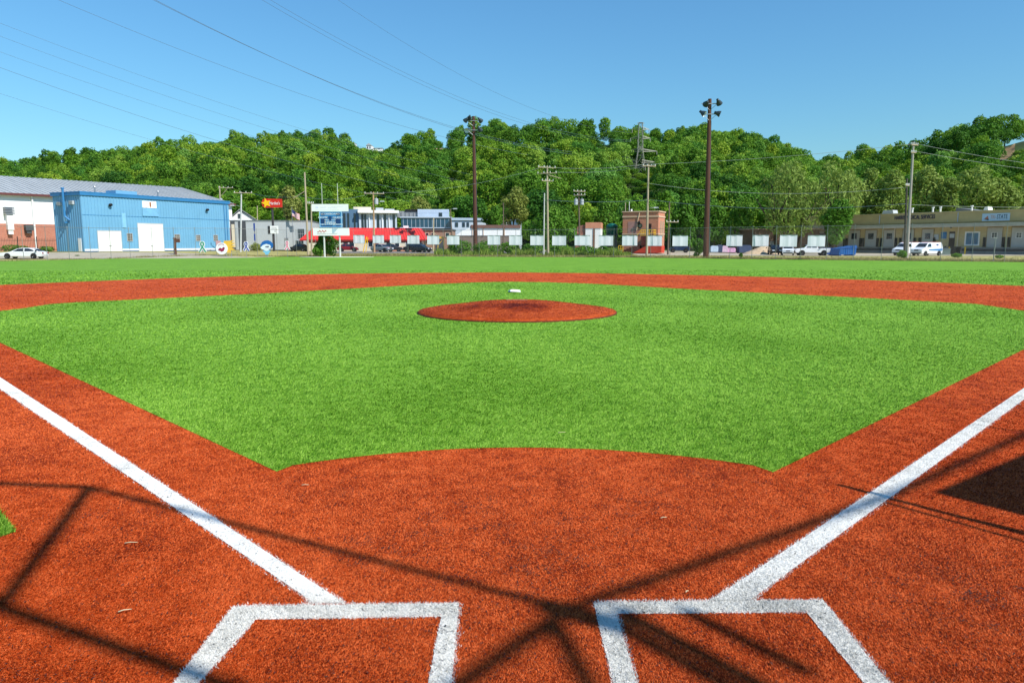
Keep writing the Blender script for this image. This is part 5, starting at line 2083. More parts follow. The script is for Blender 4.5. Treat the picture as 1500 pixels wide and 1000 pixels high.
b.box(-wt - 0.1, wt + 0.1, -wt, wt, zt + 0.152, zt + 0.26)
b.build('top_frame', pyl, py_)

# H frame on the ridge
pa = at(759, 232, 455)
t = thing('h_frame', 'small pale H frame power structure between trees near the ridge', 'power structure', (pa.x, pa.y, pa.z - 2))
b = B()
hz_ = at(759, 212, 455).z - pa.z + 2
for x in (-1.4, 1.2):
    b.cyl((x, 0, -4), (x, 0, hz_), 0.28, n=6)
b.build('leg', pale_post, t)
b = B()
for q in (0.95, 0.72, 0.5):
    b.cyl((-1.8, 0, hz_ * q), (2.2, 0, hz_ * q), 0.2, n=5)
b.build('crossbar', pale_post, t)

# --- power lines ---------------------------------------------------------------
wire_m = mat('power cable', (118, 138, 155), k=0.65, var=0.05, rough=0.5)
wire_l = mat('bright cable', (176, 186, 176), k=0.8, var=0.05, rough=0.4)


def wire(p, q, sag, r, label, m=wire_m, n=28, group='power cables in the sky', ext_=0.0):
    p, q = Vector(p), Vector(q)
    pts = []
    for i in range(n + 1):
        t_ = -ext_ + (1 + ext_) * i / n
        c = p.lerp(q, t_)
        c.z -= sag * 4 * t_ * (1 - t_)
        pts.append(c)
    b = B()
    b.tube(pts, r, 4)
    o = b.build('power_cable', m, smooth=True)
    return tag(o, label, 'cable', group)


wl = 'cable in the sky, '
wire(at(88, 0, 165), ARM['low'][0], 7.5, 0.036, wl + 'leftmost of all that cross the top edge', ext_=0.25)
wire(at(226, 0, 165), ARM['mid'][0], 8.5, 0.042, wl + 'upper strand of the thick close pair', ext_=0.25)
wire(at(229, 0, 163), ARM['mid'][0] + Vector((0.6, 0, -0.9)), 8.6, 0.042, wl + 'lower strand of the thick close pair', ext_=0.25)
wire(at(385, 0, 170), ARM['hi'][0], 7.5, 0.034, wl + 'left strand of the thin pair at the top edge', ext_=0.25)
wire(at(397, 0, 170), ARM['hi'][0] + Vector((0.5, 0, 0.5)), 7.2, 0.034, wl + 'right strand of the thin pair at the top edge', ext_=0.25)
wire(at(496, 0, 175), ARM['top'][0], 6.5, 0.03, wl + 'single thin one farthest right along the top edge', ext_=0.25)
wire(at(0, 33, 170), at(900, 292, 292), 6.0, 0.026, wl + 'highest of those entering at the left edge', ext_=0.2)
wire(at(0, 52, 170), at(890, 300, 292), 6.0, 0.026, wl + 'second highest of those entering at the left edge', ext_=0.2)
wire(at(0, 75, 170), at(880, 306, 292), 6.0, 0.024, wl + 'thin middle one of those entering at the left edge', ext_=0.2)
wire(at(0, 98, 165), at(870, 318, 285), 6.5, 0.034, wl + 'thickest of those entering at the left edge', ext_=0.2)
wire(at(0, 136, 165), at(850, 322, 285), 6.0, 0.024, wl + 'lowest of those entering at the left edge', ext_=0.2)


def poletop(key, dz, dx=0.0):
    o = UP[key]
    ch = [c for c in o.children if c.name.startswith('pole')][0]
    zz = max(v.co.z for v in ch.data.vertices)
    xx_ = [v.co.x for v in ch.data.vertices if v.co.z > zz - 0.2]
    return Vector((o.location.x + sum(xx_) / len(xx_) + dx, o.location.y - 0.2, o.location.z + zz - dz))


far_r = at(1700, 262, 95)
g2 = 'street cables strung between the utility poles'
wire(poletop('a', 0.1, -1.2), poletop('c', 0.1, -0.8), 0.5, 0.022, 'highest bright street cable between the twin poles and the pump house pole', wire_l, group=g2)
wire(poletop('a', 1.0, 1.2), poletop('c', 0.1, 1.0), 0.5, 0.022, 'bright street cable just below the highest one left of the pump house pole', wire_l, group=g2)
wire(poletop('c', 0.1, -0.9), poletop('e', 0.3, -0.4), 0.4, 0.022, 'bright street cable from the pump house pole up to the tall leaning pole', wire_l, group=g2)
wire(poletop('c', 3.0), poletop('f', 1.2), 1.2, 0.024, 'street cable crossing the right hillside at mid height behind the brown floodlight pole', wire_l, group=g2)
wire(poletop('c', 5.5), poletop('f', 3.4), 1.0, 0.026, 'low dark street cable crossing in front of the grey green trees', wire_m, group=g2)
wire(poletop('a', 5.4), poletop('c', 5.6), 0.3, 0.028, 'low dark street cable passing the transformer pole', wire_m, group=g2)
wire(poletop('e', 0.3, 0.5), far_r, 0.5, 0.02, 'bright street cable leaving the tall leaning pole for the right frame edge', wire_l, group=g2)
wire(poletop('e', 1.2, 0.2), at(1700, 268, 95), 0.5, 0.02, 'second bright street cable below the first at the right frame edge', wire_l, group=g2)
wire(poletop('f', 3.5), at(1700, 300, 92), 0.4, 0.024, 'low street cable above the yellow warehouse roof at the right', wire_l, group=g2)
wire(poletop('g', 0.1, -1.3), poletop('a', 0.4, -1.3), 1.2, 0.02, 'street cable from the transformer pole by the red roof to the twin poles', wire_l, group=g2)
wire(poletop('h', 4.0), poletop('g', 0.5, -1.2), 0.6, 0.02, 'street cable from the leaning pole past the scoreboard to the lamp pole', wire_m, group=g2)
wire(poletop('k', 0.1, 1.5), poletop('h', 3.8), 0.5, 0.02, 'street cable from the white painted pole over the red roadside sign', wire_m, group=g2)

# =================================================================== vehicles
tyre_m = mat('tyre rubber', (24, 24, 26), var=0.15, rough=0.9)
rim_m = mat('wheel rim', (150, 152, 156), k=0.8, metal=0.6, rough=0.35)
carglass = mat('car glass', (26, 34, 42), var=0.2, rough=0.05, spec=0.9)
lampc = mat('headlight glass', (224, 230, 236), rough=0.15)
lampr = mat('tail lamp red', (150, 20, 20), rough=0.2)
plastic = mat('black trim plastic', (34, 34, 36), var=0.15, rough=0.6)


def wheel(par, x, y, r, side):
    b = B()
    b.lathe([(r * 0.6, -0.1), (r * 0.95, -0.1), (r, -0.06), (r, 0.06), (r * 0.95, 0.1), (r * 0.6, 0.1)], (x, y, r), (0, 1, 0), 18)
    w_ = b.build('wheel', tyre_m, par, True)
    b = B()
    b.lathe([(0, 0.05 * side), (r * 0.12, 0.075 * side), (r * 0.55, 0.06 * side), (r * 0.62, 0.085 * side)], (x, y, r), (0, 1, 0), 12)
    b.build('rim', rim_m, w_, True)


def car(name, label, cat, at_, rz, L, Wd, lower, cabin, m, wx, wr=0.33, windows=None, sideglass=None, group=None, extras=None, hood=None):
    """lower: side outline (x,z) of the body; cabin: outline of the greenhouse, first and last points on the belt"""
    t = thing(name, label, cat, at_, rz, group)
    hw = Wd / 2
    b = B()
    zlo = min(z for x, z in lower)
    zbelt = max(z for x, z in lower)
    b.prism(lower, -hw, hw, w=lambda z: (-hw * (0.93 if z < zlo + 0.05 else (1.0 if z < zbelt - 0.12 else 0.965)), hw * (0.93 if z < zlo + 0.05 else (1.0 if z < zbelt - 0.12 else 0.965))))
    zr = max(z for x, z in cabin)
    zb_ = min(z for x, z in cabin)

    def cw(z):
        q = (z - zb_) / max(1e-3, zr - zb_)
        w_ = hw * (0.955 - 0.17 * q)
        return (-w_, w_)
    b.prism(cabin, 0, 0, w=cw)
    o = b.build('body', m, t)
    bv = o.modifiers.new('bevel', 'BEVEL')
    bv.width = 0.05
    bv.segments = 2
    bv.limit_method = 'ANGLE'
    # wheel arches and wheels
    b = B()
    for x in wx:
        for s_ in (-1, 1):
            b.lathe([(0, 0), (wr * 1.22, 0), (wr * 1.22, 0.012), (0, 0.012)], (x, s_ * (hw + 0.001 if s_ > 0 else hw + 0.013), wr * 1.02), (0, 1, 0), 18)
    b.build('wheel_arch', plastic, t)
    for x in wx:
        for s_ in (-1, 1):
            wheel(t, x, s_ * (hw - 0.06), wr, s_)
    # side windows
    for quad in (sideglass or []):
        for s_ in (-1, 1):
            b = B()
            vs = []
            for dy in (0.012, -0.02):
                for x, z in quad:
                    vs.append((x, s_ * (cw(z)[1] + dy), z))
            n_ = len(quad)
            b.add(vs, [tuple(range(n_)), tuple(range(2 * n_ - 1, n_ - 1, -1))] + [(i, n_ + i, n_ + (i + 1) % n_, (i + 1) % n_) for i in range(n_)])
            b.build('side_window', carglass, t)
    # windscreen and rear window lie on the sloped cabin edges
    for (xa, za), (xb, zb2), nm in (windows or []):
        b = B()
        nx_, nz_ = -(zb2 - za), (xb - xa)
        l_ = math.hypot(nx_, nz_)
        nx_, nz_ = nx_ / l_, nz_ / l_
        if nm == 'rear_window':
            nx_, nz_ = (nx_, nz_) if nz_ > 0 or nx_ < 0 else (-nx_, -nz_)
        else:
            nx_, nz_ = (nx_, nz_) if nx_ > 0 else (-nx_, -nz_)
        vs = []
        for e_ in (0.014, -0.03):
            for x, z, sgn in ((xa, za, -1), (xa, za, 1), (xb, zb2, 1), (xb, zb2, -1)):
                vs.append((x + nx_ * e_, sgn * (cw(z)[1] - 0.09), z + nz_ * e_))
        b.add(vs, [(0, 1, 2, 3), (7, 6, 5, 4), (0, 4, 5, 1), (1, 5, 6, 2), (2, 6, 7, 3), (3, 7, 4, 0)])
        b.build(nm, carglass, t)
    xf, xr = max(x for x, z in lower), min(x for x, z in lower)
    for s_ in (-1, 1):
        b = B()
        b.box(xf - 0.16, xf + 0.012, s_ * hw * 0.62 - 0.2, s_ * hw * 0.62 + 0.2, 0.62 * zbelt, 0.78 * zbelt)
        b.build('headlight', lampc, t)
        b = B()
        b.box(xr - 0.012, xr + 0.12, s_ * hw * 0.74 - 0.13, s_ * hw * 0.74 + 0.13, 0.66 * zbelt, 0.9 * zbelt)
        b.build('tail_light', lampr, t)
        b = B()
        mx = cabin[-1][0] if cabin[-1][0] > cabin[0][0] else cabin[0][0]
        b.box(mx - 0.55, mx - 0.4, s_ * (hw + 0.1) - 0.1, s_ * (hw + 0.1) + 0.1, zbelt + 0.02, zbelt + 0.18)
        b.build('wing_mirror', plastic, t)
    b = B()
    b.box(xf - 0.05, xf + 0.02, -hw * 0.8, hw * 0.8, zlo + 0.02, zlo + 0.17)
    b.box(xf - 0.05, xf + 0.016, -hw * 0.36, hw * 0.36, 0.58 * zbelt, 0.74 * zbelt)
    b.build('grille', plastic, t)
    return t


def sedan(name, label, at_, rz, m, s=1.0, group=None, suv=False):
    L = 4.6 * s
    if suv:
        lower = [(-2.25, 0.3), (2.25, 0.3), (2.3, 0.62), (2.2, 0.92), (1.2, 1.04), (-2.22, 1.08), (-2.3, 0.7)]
        cabin = [(-2.2, 1.06), (1.2, 1.02), (0.45, 1.62), (-0.2, 1.72), (-1.7, 1.70), (-2.05, 1.55)]
        wins = [((1.1, 1.09), (0.5, 1.57), 'windscreen'), ((-2.17, 1.13), (-2.06, 1.5), 'rear_window')]
        sg_ = [[(0.92, 1.1), (0.38, 1.58), (-0.35, 1.62), (-0.35, 1.1)], [(-0.45, 1.1), (-0.45, 1.62), (-1.25, 1.62), (-1.3, 1.1)], [(-1.4, 1.12), (-1.35, 1.6), (-1.75, 1.58), (-1.98, 1.14)]]
        wr = 0.36
    else:
        lower = [(-2.2, 0.26), (2.2, 0.26), (2.3, 0.52), (2.2, 0.74), (1.15, 0.9), (-1.75, 0.95), (-2.24, 0.9), (-2.3, 0.56)]
        cabin = [(-1.95, 0.92), (1.2, 0.88), (0.35, 1.34), (-0.1, 1.44), (-0.8, 1.43), (-1.3, 1.32)]
        wins = [((1.06, 0.97), (0.42, 1.31), 'windscreen'), ((-1.86, 0.98), (-1.35, 1.28), 'rear_window')]
        sg_ = [[(0.82, 0.97), (0.26, 1.32), (-0.32, 1.37), (-0.32, 0.97)], [(-0.42, 0.97), (-0.42, 1.37), (-0.85, 1.36), (-1.28, 1.18), (-1.45, 0.99)]]
        wr = 0.33
    sc = lambda l: [(x * s, z) for x, z in l]
    return car(name, label, 'car', at_, rz, L, 1.8, sc(lower), sc(cabin), m, (1.4 * s, -1.38 * s), wr, [((a[0] * s, a[1]), (c[0] * s, c[1]), n_) for a, c, n_ in wins], [sc(q) for q in sg_], group)


def park(px, py, D):
    p_ = at(px, py, D)
    return (p_.x, p_.y, gz(p_.x, p_.y))


white_c = mat('white car paint', (240, 242, 244), k=0.9, var=0.02, rough=0.25, spec=0.6)
gC = 'cars parked around the red roofed restaurant'
sedan('parked_car', 'white low car parked on the lane at the far left edge', park(36, 376.5, 98.5), R(186), white_c, 1.2, None, False)
sedan('parked_car', 'dark car parked left of the scoreboard before the grey building', park(438, 366, 141), R(176), mat('charcoal car paint', (44, 48, 54), rough=0.3), 0.8, gC)
sedan('parked_car', 'dark red car parked between the scoreboard and the utility pole', park(510, 367, 137), R(8), mat('dark red car paint', (128, 30, 42), rough=0.3), 0.85, gC)
sedan('parked_car', 'silver grey car parked beneath the second fence panel', park(560, 368, 134), R(-30), mat('silver car paint', (150, 160, 164), k=0.8, rough=0.25, metal=0.3), 0.9, gC)
sedan('parked_car', 'dark sedan half hidden behind the silver car', park(575, 367.5, 137), R(8), mat('dark grey car paint', (52, 56, 62), rough=0.3), 0.85, gC)
sedan('parked_car', 'black sport utility car parked at the right end of the restaurant', park(606, 368.5, 134), R(186), mat('black car paint', (26, 28, 32), rough=0.25), 0.82, gC, True)
sedan('parked_car', 'dark car with its nose out behind the black sport utility car', park(617, 368.2, 132.5), R(-20), MATS['charcoal car paint'], 0.8, gC)
sedan('parked_car', 'dark blue car parked right of the pump house', park(995, 369, 131), R(170), mat('navy car paint', (30, 50, 84), rough=0.3), 0.82)


def van(label, at_, rz, decor=True):
    lower = [(-2.7, 0.32), (2.7, 0.32), (2.78, 0.7), (2.62, 1.05), (1.75, 1.32), (-2.72, 1.34), (-2.74, 0.8)]
    cabin = [(-2.72, 1.31), (1.8, 1.29), (0.95, 2.02), (0.5, 2.12), (-2.5, 2.12), (-2.68, 2.0)]
    t = car('parked_van', label, 'van', at_, rz, 5.5, 2.0, lower, cabin, white_c, (1.75, -1.75), 0.35, [((1.68, 1.4), (1.02, 1.96), 'windscreen'), ((-2.70, 1.45), (-2.67, 1.9), 'rear_window')], [[(1.42, 1.4), (0.85, 1.92), (0.25, 1.92), (0.25, 1.4)]], 'white service vans parked at the docks')
    if decor:
        for s_ in (-1, 1):
            b = B()
            y = s_ * 1.004
            vs = []
            for dy in (0.008, -0.01):
                vs += [(-2.6, y + s_ * dy, 0.80), (0.9, y + s_ * dy, 0.86), (0.9, y + s_ * dy, 1.02), (-2.6, y + s_ * dy, 1.12)]
            b.add(vs, [(0, 1, 2, 3), (7, 6, 5, 4), (0, 4, 5, 1), (1, 5, 6, 2), (2, 6, 7, 3), (3, 7, 4, 0)])
            b.build('side_stripe', mat('van stripe blue', (46, 128, 200)), t)
        b = B()
        b.box(-1.6, -1.1, 0.895, 0.93, 1.62, 1.86)
        b.build('door_emblem', mat('van emblem', (50, 70, 130)), t)
    b = B()
    b.box(-2.3, 0.3, -0.74, -0.68, 2.121, 2.17)
    b.box(-2.3, 0.3, 0.68, 0.74, 2.121, 2.17)
    b.build('roof_rail', mat('pink red roof stripe', (224, 130, 120)), t)
    return t


van('white service van with a blue side stripe and reddish roof rails, front turned left', park(1357, 374.3, 118.6), R(-152))
van('plain white van partly hidden by the two leaning poles', park(1328, 374.3, 122.5), R(-148), False)


def pickup(label, at_, rz, m):
    lower = [(-2.75, 0.42), (2.7, 0.42), (2.8, 0.75), (2.7, 1.08), (1.5, 1.18), (-2.75, 1.16)]
    cabin = [(-0.75, 1.14), (1.55, 1.15), (0.85, 1.75), (0.3, 1.86), (-0.45, 1.84), (-0.68, 1.7)]
    t = car('pickup_truck', label, 'truck', at_, rz, 5.6, 1.95, lower, cabin, m, (1.75, -1.7), 0.39, [((1.43, 1.24), (0.92, 1.7), 'windscreen'), ((-0.73, 1.24), (-0.69, 1.66), 'rear_window')], [[(1.15, 1.24), (0.72, 1.7), (0.3, 1.72), (0.3, 1.24)], [(0.2, 1.24), (0.2, 1.72), (-0.42, 1.7), (-0.6, 1.24)]])
    b = B()
    b.box(-2.6, -0.85, -0.82, 0.82, 1.165, 1.172)
    b.build('truck_bed', plastic, t)
    return t


pickup('white pickup truck parked against the blue dumpster', park(1189, 373, 121), R(172), white_c)
sedan('parked_car', 'white car facing the field left of the white pickup truck', park(1154, 373, 121), R(-110), white_c, 0.95, None, True)
sedan('parked_car', 'very dark car standing in tree shade left of the white car', park(1135, 372.5, 124), R(-100), MATS['black car paint'], 0.9, None, True)

# dumpsters
blue_ds = mat('dumpster blue', (26, 100, 176), k=0.7, var=0.12, scale=1, rough=0.5)
p = at(1235, 373, 119)
t = thing('dumpster', 'large blue ribbed dumpster under the green tree', 'dumpster', (p.x, p.y, gz(p.x, p.y)), R(24))
b = B()
b.prism([(-1.9, 0.15), (1.75, 0.15), (2.0, 1.6), (-1.8, 1.15)], -0.95, 0.95)
for i in range(7):
    x = -1.6 + i * 0.5
    b.box(x, x + 0.12, -1.02, -0.951, 0.2, 1.15 + 0.1 * i)
b.build('container', blue_ds, t)
b = B()
b.box(-2.0, 2.2, -1.06, -0.955, 1.16, 1.24)
b.box(-1.8, -1.4, -0.9, 0.9, 0.0, 0.145)
b.box(1.2, 1.6, -0.9, 0.9, 0.0, 0.145)
b.build('skid', mat('dark blue steel', (20, 60, 120)), t)
p = at(1211, 372.5, 122)
t = thing('dumpster', 'smaller dark blue dumpster half hidden left of the large blue one', 'dumpster', (p.x, p.y, gz(p.x, p.y)), R(10))
b = B()
b.prism([(-1.1, 0.15), (1.1, 0.15), (1.25, 1.15), (-1.25, 1.15)], -0.8, 0.8)
b.box(-1.3, 1.3, -0.86, 0.86, 1.152, 1.22)
b.build('container', mat('deep blue steel', (18, 70, 150), k=0.8), t)
b = B()
for x in (-0.9, 0.8):
    b.box(x, x + 0.14, -0.7, 0.7, 0.0, 0.148)
b.build('skid', MATS['dark blue steel'], t)
p = at(1384.5, 374, 119.5)
t = thing('waste_bin', 'pale grey green bin behind the striped service van', 'bin', (p.x, p.y, 0), R(-30))
b = B()
b.prism([(-0.65, 0.1), (0.65, 0.1), (0.75, 1.05), (-0.75, 1.05)], -0.45, 0.45)
b.build('bin_body', mat('bin green grey', (150, 166, 156), k=0.8), t)
b = B()
b.box(-0.8, 0.8, -0.5, 0.5, 1.055, 1.14)
b.build('bin_lid', grey_p, t)
for px, lab in ((1396.5, 'black wheeled bin left of a pair by the dark dock door'), (1403.5, 'black wheeled bin right of a pair by the dark dock door')):
    p = at(px, 373, 119)
    t = thing('wheeled_bin', lab, 'bin', (p.x, p.y, 0), R(-40), 'black bins by the dock door')
    b = B()
    b.prism([(-0.3, 0.12), (0.3, 0.12), (0.42, 1.35), (-0.42, 1.35)], -0.38, 0.38)
    b.build('bin_body', black, t)
    b = B()
    b.box(-0.46, 0.46, -0.44, 0.42, 1.355, 1.45)
    b.build('bin_lid', plastic, t)
    b = B()
    for x in (-0.3, 0.3):
        b.cyl((x - 0.04, 0.35, 0.13), (x + 0.04, 0.35, 0.13), 0.13, n=10)
    b.build('wheel', tyre_m, t)

# heap, wrapped bundles, yellow frame
p = at(1112, 372.5, 128)
b = B()
nr = 40
ring = []
for k_ in range(6):
    q = k_ / 5
    for i in range(nr):
        a = 2 * PI * i / nr
        rr_ = (1 - q) * (1 + 0.15 * math.sin(3 * a + 2))
        ring.append((3.4 * rr_ * math.cos(a) + 0.9 * q, 2.0 * rr_ * math.sin(a), 1.55 * (q ** 0.9) + 0.06 * math.sin(5 * a + k_ * 2) * (q < 1)))
b.add(ring, [(k_ * nr + i, k_ * nr + (i + 1) % nr, k_ * nr + nr + (i + 1) % nr, k_ * nr + nr + i) for k_ in range(5) for i in range(nr)])
o = b.build('gravel_heap', mat('tan gravel', (204, 178, 144), k=0.8, var=0.2, scale=2.5, bump=0.6), smooth=True)
o.location = (p.x, p.y, gz(p.x, p.y) - 0.05)
tag(o, 'low tan gravel heap behind the fence left of the dark car', 'heap')
pinkw = mat('pink plastic wrap', (222, 190, 210), k=0.85, var=0.2, scale=3, rough=0.35)
palew = mat('pale blue plastic wrap', (196, 214, 232), k=0.85, var=0.15, scale=3, rough=0.35)
navyw = mat('navy tarp', (66, 78, 106), var=0.25, scale=2)
gW = 'wrapped bundles stacked behind the fence'
for px, py, w_, d_, h_, m_, lab in ((1046, 370, 1.3, 1.2, 1.25, palew, 'pale blue wrapped bundle next to the tall floodlight pole'),
                                    (1054, 370, 0.9, 1.0, 1.45, navyw, 'narrow navy wrapped bundle second from the floodlight pole'),
                                    (1061, 370, 1.0, 1.1, 1.3, pinkw, 'pink wrapped bundle left of the brighter pink one'),
                                    (1070.5, 370, 1.5, 1.2, 0.95, mat('hot pink wrap', (224, 170, 204), k=0.85, var=0.25, scale=3), 'bright magenta wrapped bundle in the middle of the row'),
                                    (1090, 369.5, 2.2, 1.4, 1.5, navyw, 'wide navy covered bundle left of the gravel heap')):
    p = at(px, py, 133)
    t = thing('wrapped_bundle', lab, 'bundle', (p.x, p.y, gz(p.x, p.y)), R(RNG.uniform(-12, 12)), gW)
    b = B()
    b.prism([(-w_ / 2, 0.14), (w_ / 2, 0.14), (w_ / 2 * 1.02, h_ * 0.8), (w_ / 2 * 0.8, h_), (-w_ / 2 * 0.75, h_ * 1.02), (-w_ / 2 * 1.03, h_ * 0.78)], -d_ / 2, d_ / 2)
    b.build('wrapped_load', m_, t)
    b = B()
    for y in (-d_ / 2 + 0.05, 0, d_ / 2 - 0.15):
        b.box(-w_ / 2, w_ / 2, y, y + 0.1, 0.0, 0.13)
    b.build('pallet', dull_wood, t)
p = at(646, 366, 136)
t = thing('yellow_hoist', 'yellow steel frame hoist standing between the red roof and the white hall', 'hoist', (p.x, p.y, gz(p.x, p.y)))
b = B()
for x in (-0.55, 0.55):
    b.cyl((x, 0, 0), (x, 0, 2.7), 0.09, n=6)
b.box(-0.65, 0.65, -0.1, 0.1, 2.4, 2.75)
b.cyl((-0.5, -0.1, 1.2), (0.5, -0.1, 2.3), 0.07, n=5)
b.build('frame', mat('machine yellow', (226, 182, 80)), t)
b = B()
b.box(-0.75, 0.75, -0.5, 0.5, 0.0, 0.35)
b.box(-0.3, 0.3, -0.3, 0.3, 0.36, 1.0)
b.build('base', dgrey, t)
p = at(1110, 345, 150)
A, Bq = at(1105, 350, 152), at(1200, 350, 156)
fr = Fr(A, Bq)
t = thing('shed', 'low brown shed half hidden behind the grey green trees', 'shed', fr.loc(), fr.ang)
zt = fr.hit(1150, 337)[1]
b = B()
b.box(0, fr.L, 0, 8, 0, zt)
b.build('wall', mat('brown shed wall', (132, 104, 84), k=0.7, var=0.2), t)
b = B()
b.prism([(-0.4, zt + 0.002), (fr.L + 0.4, zt + 0.002), (fr.L + 0.2, zt + 0.35), (-0.4, zt + 0.2)], -0.5, 8.3)
b.build('roof', mat('tan shed roof', (176, 160, 130), k=0.7), t)
slab(t, 'door', fr.rect(1128, 341, 1138, 362)[:2] + (0.0, 2.4), grey_p, -0.06)

# ridge houses
for px0, px1, py0, py1, D, roof_rgb, lab in ((537, 544.5, 210, 219, 470, (200, 200, 200), 'bright white house standing highest in the gap of the ridge'),
                                             (545, 560, 215.5, 219.5, 474, (210, 190, 170), 'long low pale house right of the bright white ridge house'),
                                             (515.5, 520, 208, 212.5, 480, (190, 190, 190), 'tiny white gable at the tree line left of the ridge gap'),
                                             (634, 655, 216.5, 224, 450, (190, 150, 120), 'pale house with a tan roof among trees right of the ridge gap'),
                                             (868, 890, 216, 222, 430, (220, 200, 140), 'pale yellow low building in the ridge clearing left of the pylon')):
    a, c = at(px0, py1, D), at(px1, py0, D)
    w_, h_ = c.x - a.x, c.z - a.z
    t = thing('ridge_house', lab, 'house', ((a.x + c.x) / 2, a.y, a.z - 3), 0, 'houses up on the wooded ridge')
    b = B()
    b.box(-w_ / 2, w_ / 2, 0, 7, 0, 3 + h_ * 0.68)
    b.build('wall', white_p if roof_rgb[2] > 150 else cream, t)
    b = B()
    if w_ < 5:
        b.prism([(-w_ / 2 - 0.2, 3 + h_ * 0.68), (w_ / 2 + 0.2, 3 + h_ * 0.68), (0, 3 + h_ * 1.05)], -0.3, 7.3)
    else:
        z = 3 + h_ * 0.68 + 0.003
        b.add([(-w_ / 2 - .3, -.4, z), (w_ / 2 + .3, -.4, z), (w_ / 2 + .3, 7.4, z), (-w_ / 2 - .3, 7.4, z), (-w_ / 2 + 1, 3.5, z + h_ * .35), (w_ / 2 - 1, 3.5, z + h_ * .35)], [(0, 1, 5, 4), (2, 3, 4, 5), (1, 2, 5), (3, 0, 4), (3, 2, 1, 0)])
    b.build('roof', mat('roof %d' % px0, roof_rgb, k=0.8), t)
    b = B()
    for q in (-0.25, 0.2):
        b.box(w_ * q - 0.35, w_ * q + 0.35, -0.05, -0.002, 3 + h_ * 0.2, 3 + h_ * 0.5)
    b.build('window', wglass, t)

# =================================================================== backstop behind the camera: its frame throws the shadows on the red turf
def up(px, py, z):
    """point at height z whose sun shadow falls on the ground at photo pixel px, py"""
    x, y = gp(px, py)
    q = z / to_sun.z
    return Vector((x + to_sun.x * q, y + to_sun.y * q, z))


bs_ = thing('backstop_frame', 'pipe and cable frame of the tall backstop behind home plate', 'backstop', (0, 0, 0))
pipe = mat('black coated pipe', (34, 36, 38), rough=0.5)
ZR = 8.0
A1, A2, A3 = up(130, 713, ZR), up(830, 893, ZR), up(-40, 706, ZR)
B1, B2 = up(0, 888, ZR), up(262, 980, ZR)
C1, C2 = up(1310, 724, ZR), up(1560, 610, ZR)
b = B()
b.cyl(A1, A2, 0.036, n=8)
b.cyl(A1, A3, 0.04, n=8)
b.cyl(A2, C1, 0.04, n=8)
b.cyl(C1, C2, 0.04, n=8)
b.build('top_rail', pipe, bs_)
b = B()
b.cyl(A1, B1, 0.048, n=8)
b.cyl(B1, B2 + (B2 - B1) * 0.8, 0.05, n=8)
b.cyl(B1, B1 + (B1 - B2) * 1.5, 0.05, n=8)
b.build('hood_pipe', pipe, bs_)
b = B()
b.cyl(A2, up(660, 1010, ZR), 0.045, n=8)
b.cyl(up(812, 915, ZR), up(862, 1010, ZR), 0.045, n=8)
b.cyl(up(800, 888, ZR), up(905, 918, ZR), 0.085, n=8)
b.cyl(up(905, 918, ZR), up(1070, 1010, ZR), 0.05, n=8)
b.cyl(up(905, 895, ZR), up(1120, 1010, ZR), 0.055, n=8)
b.cyl(up(1000, 895, ZR), up(1180, 985, ZR), 0.045, n=8)
b.build('hood_strut', pipe, bs_)
b = B()
ZC = 3.0
b.cyl(up(1450, 627, ZC), up(1560, 641, ZC), 0.016, n=6)
b.cyl(up(1228, 711, ZC), up(1560, 800, ZC), 0.028, n=6)
b.cyl(up(1290, 729, ZC), up(1560, 795, ZC), 0.018, n=6)
b.cyl(up(1300, 738, ZC), up(1560, 812, ZC), 0.018, n=6)
b.cyl(up(1560, 800, ZC), (up(1560, 800, ZC).x, up(1560, 800, ZC).y, 0), 0.05, n=8)
b.build('stay_cable', pipe, bs_)
for q in (up(1070, 1010, ZR), B1 + (B1 - B2) * 1.5, up(660, 1010, ZR)):
    x, y = q.x, min(q.y, -5.0)
    b = B()
    b.cyl((x, y - 1.5, 0), (x, y - 1.5, ZR), 0.11, n=10)
    b.cyl((x, y - 1.5, ZR), q, 0.05, n=8)
    b.build('support_post', pipe, bs_)

# dugout box at the right, its corner throws the dark wedge
zc = 4.2
c0 = up(1366, 722, zc)
e1 = up(1500, 665, zc) - c0
e1.normalize()
ang = math.atan2(e1.y, e1.x)
dg_ = thing('dugout', 'dark padded dugout outside the right edge throwing a wedge of shade', 'dugout', (c0.x, c0.y, 0), ang)
dgm = mat('dark green boards', (30, 52, 40), k=0.8, var=0.15)
b = B()
b.box(0, 9, -0.1, -0.0, 0, zc - 0.12)
b.box(0, 0.1, -2.6, -0.101, 0, zc - 0.12)
b.box(0, 9, -2.7, -2.601, 0, zc - 0.12)
b.build('wall', dgm, dg_)
b = B()
b.box(0, 9.1, -2.8, 0.0, zc - 0.118, zc)
b.build('roof', dgm, dg_)
b = B()
b.box(0.6, 8.6, -2.3, -1.8, 0.4, 0.46)
for x in (0.8, 4.5, 8.3):
    b.box(x, x + 0.1, -2.25, -1.85, 0, 0.399)
b.build('bench', dull_wood, dg_)

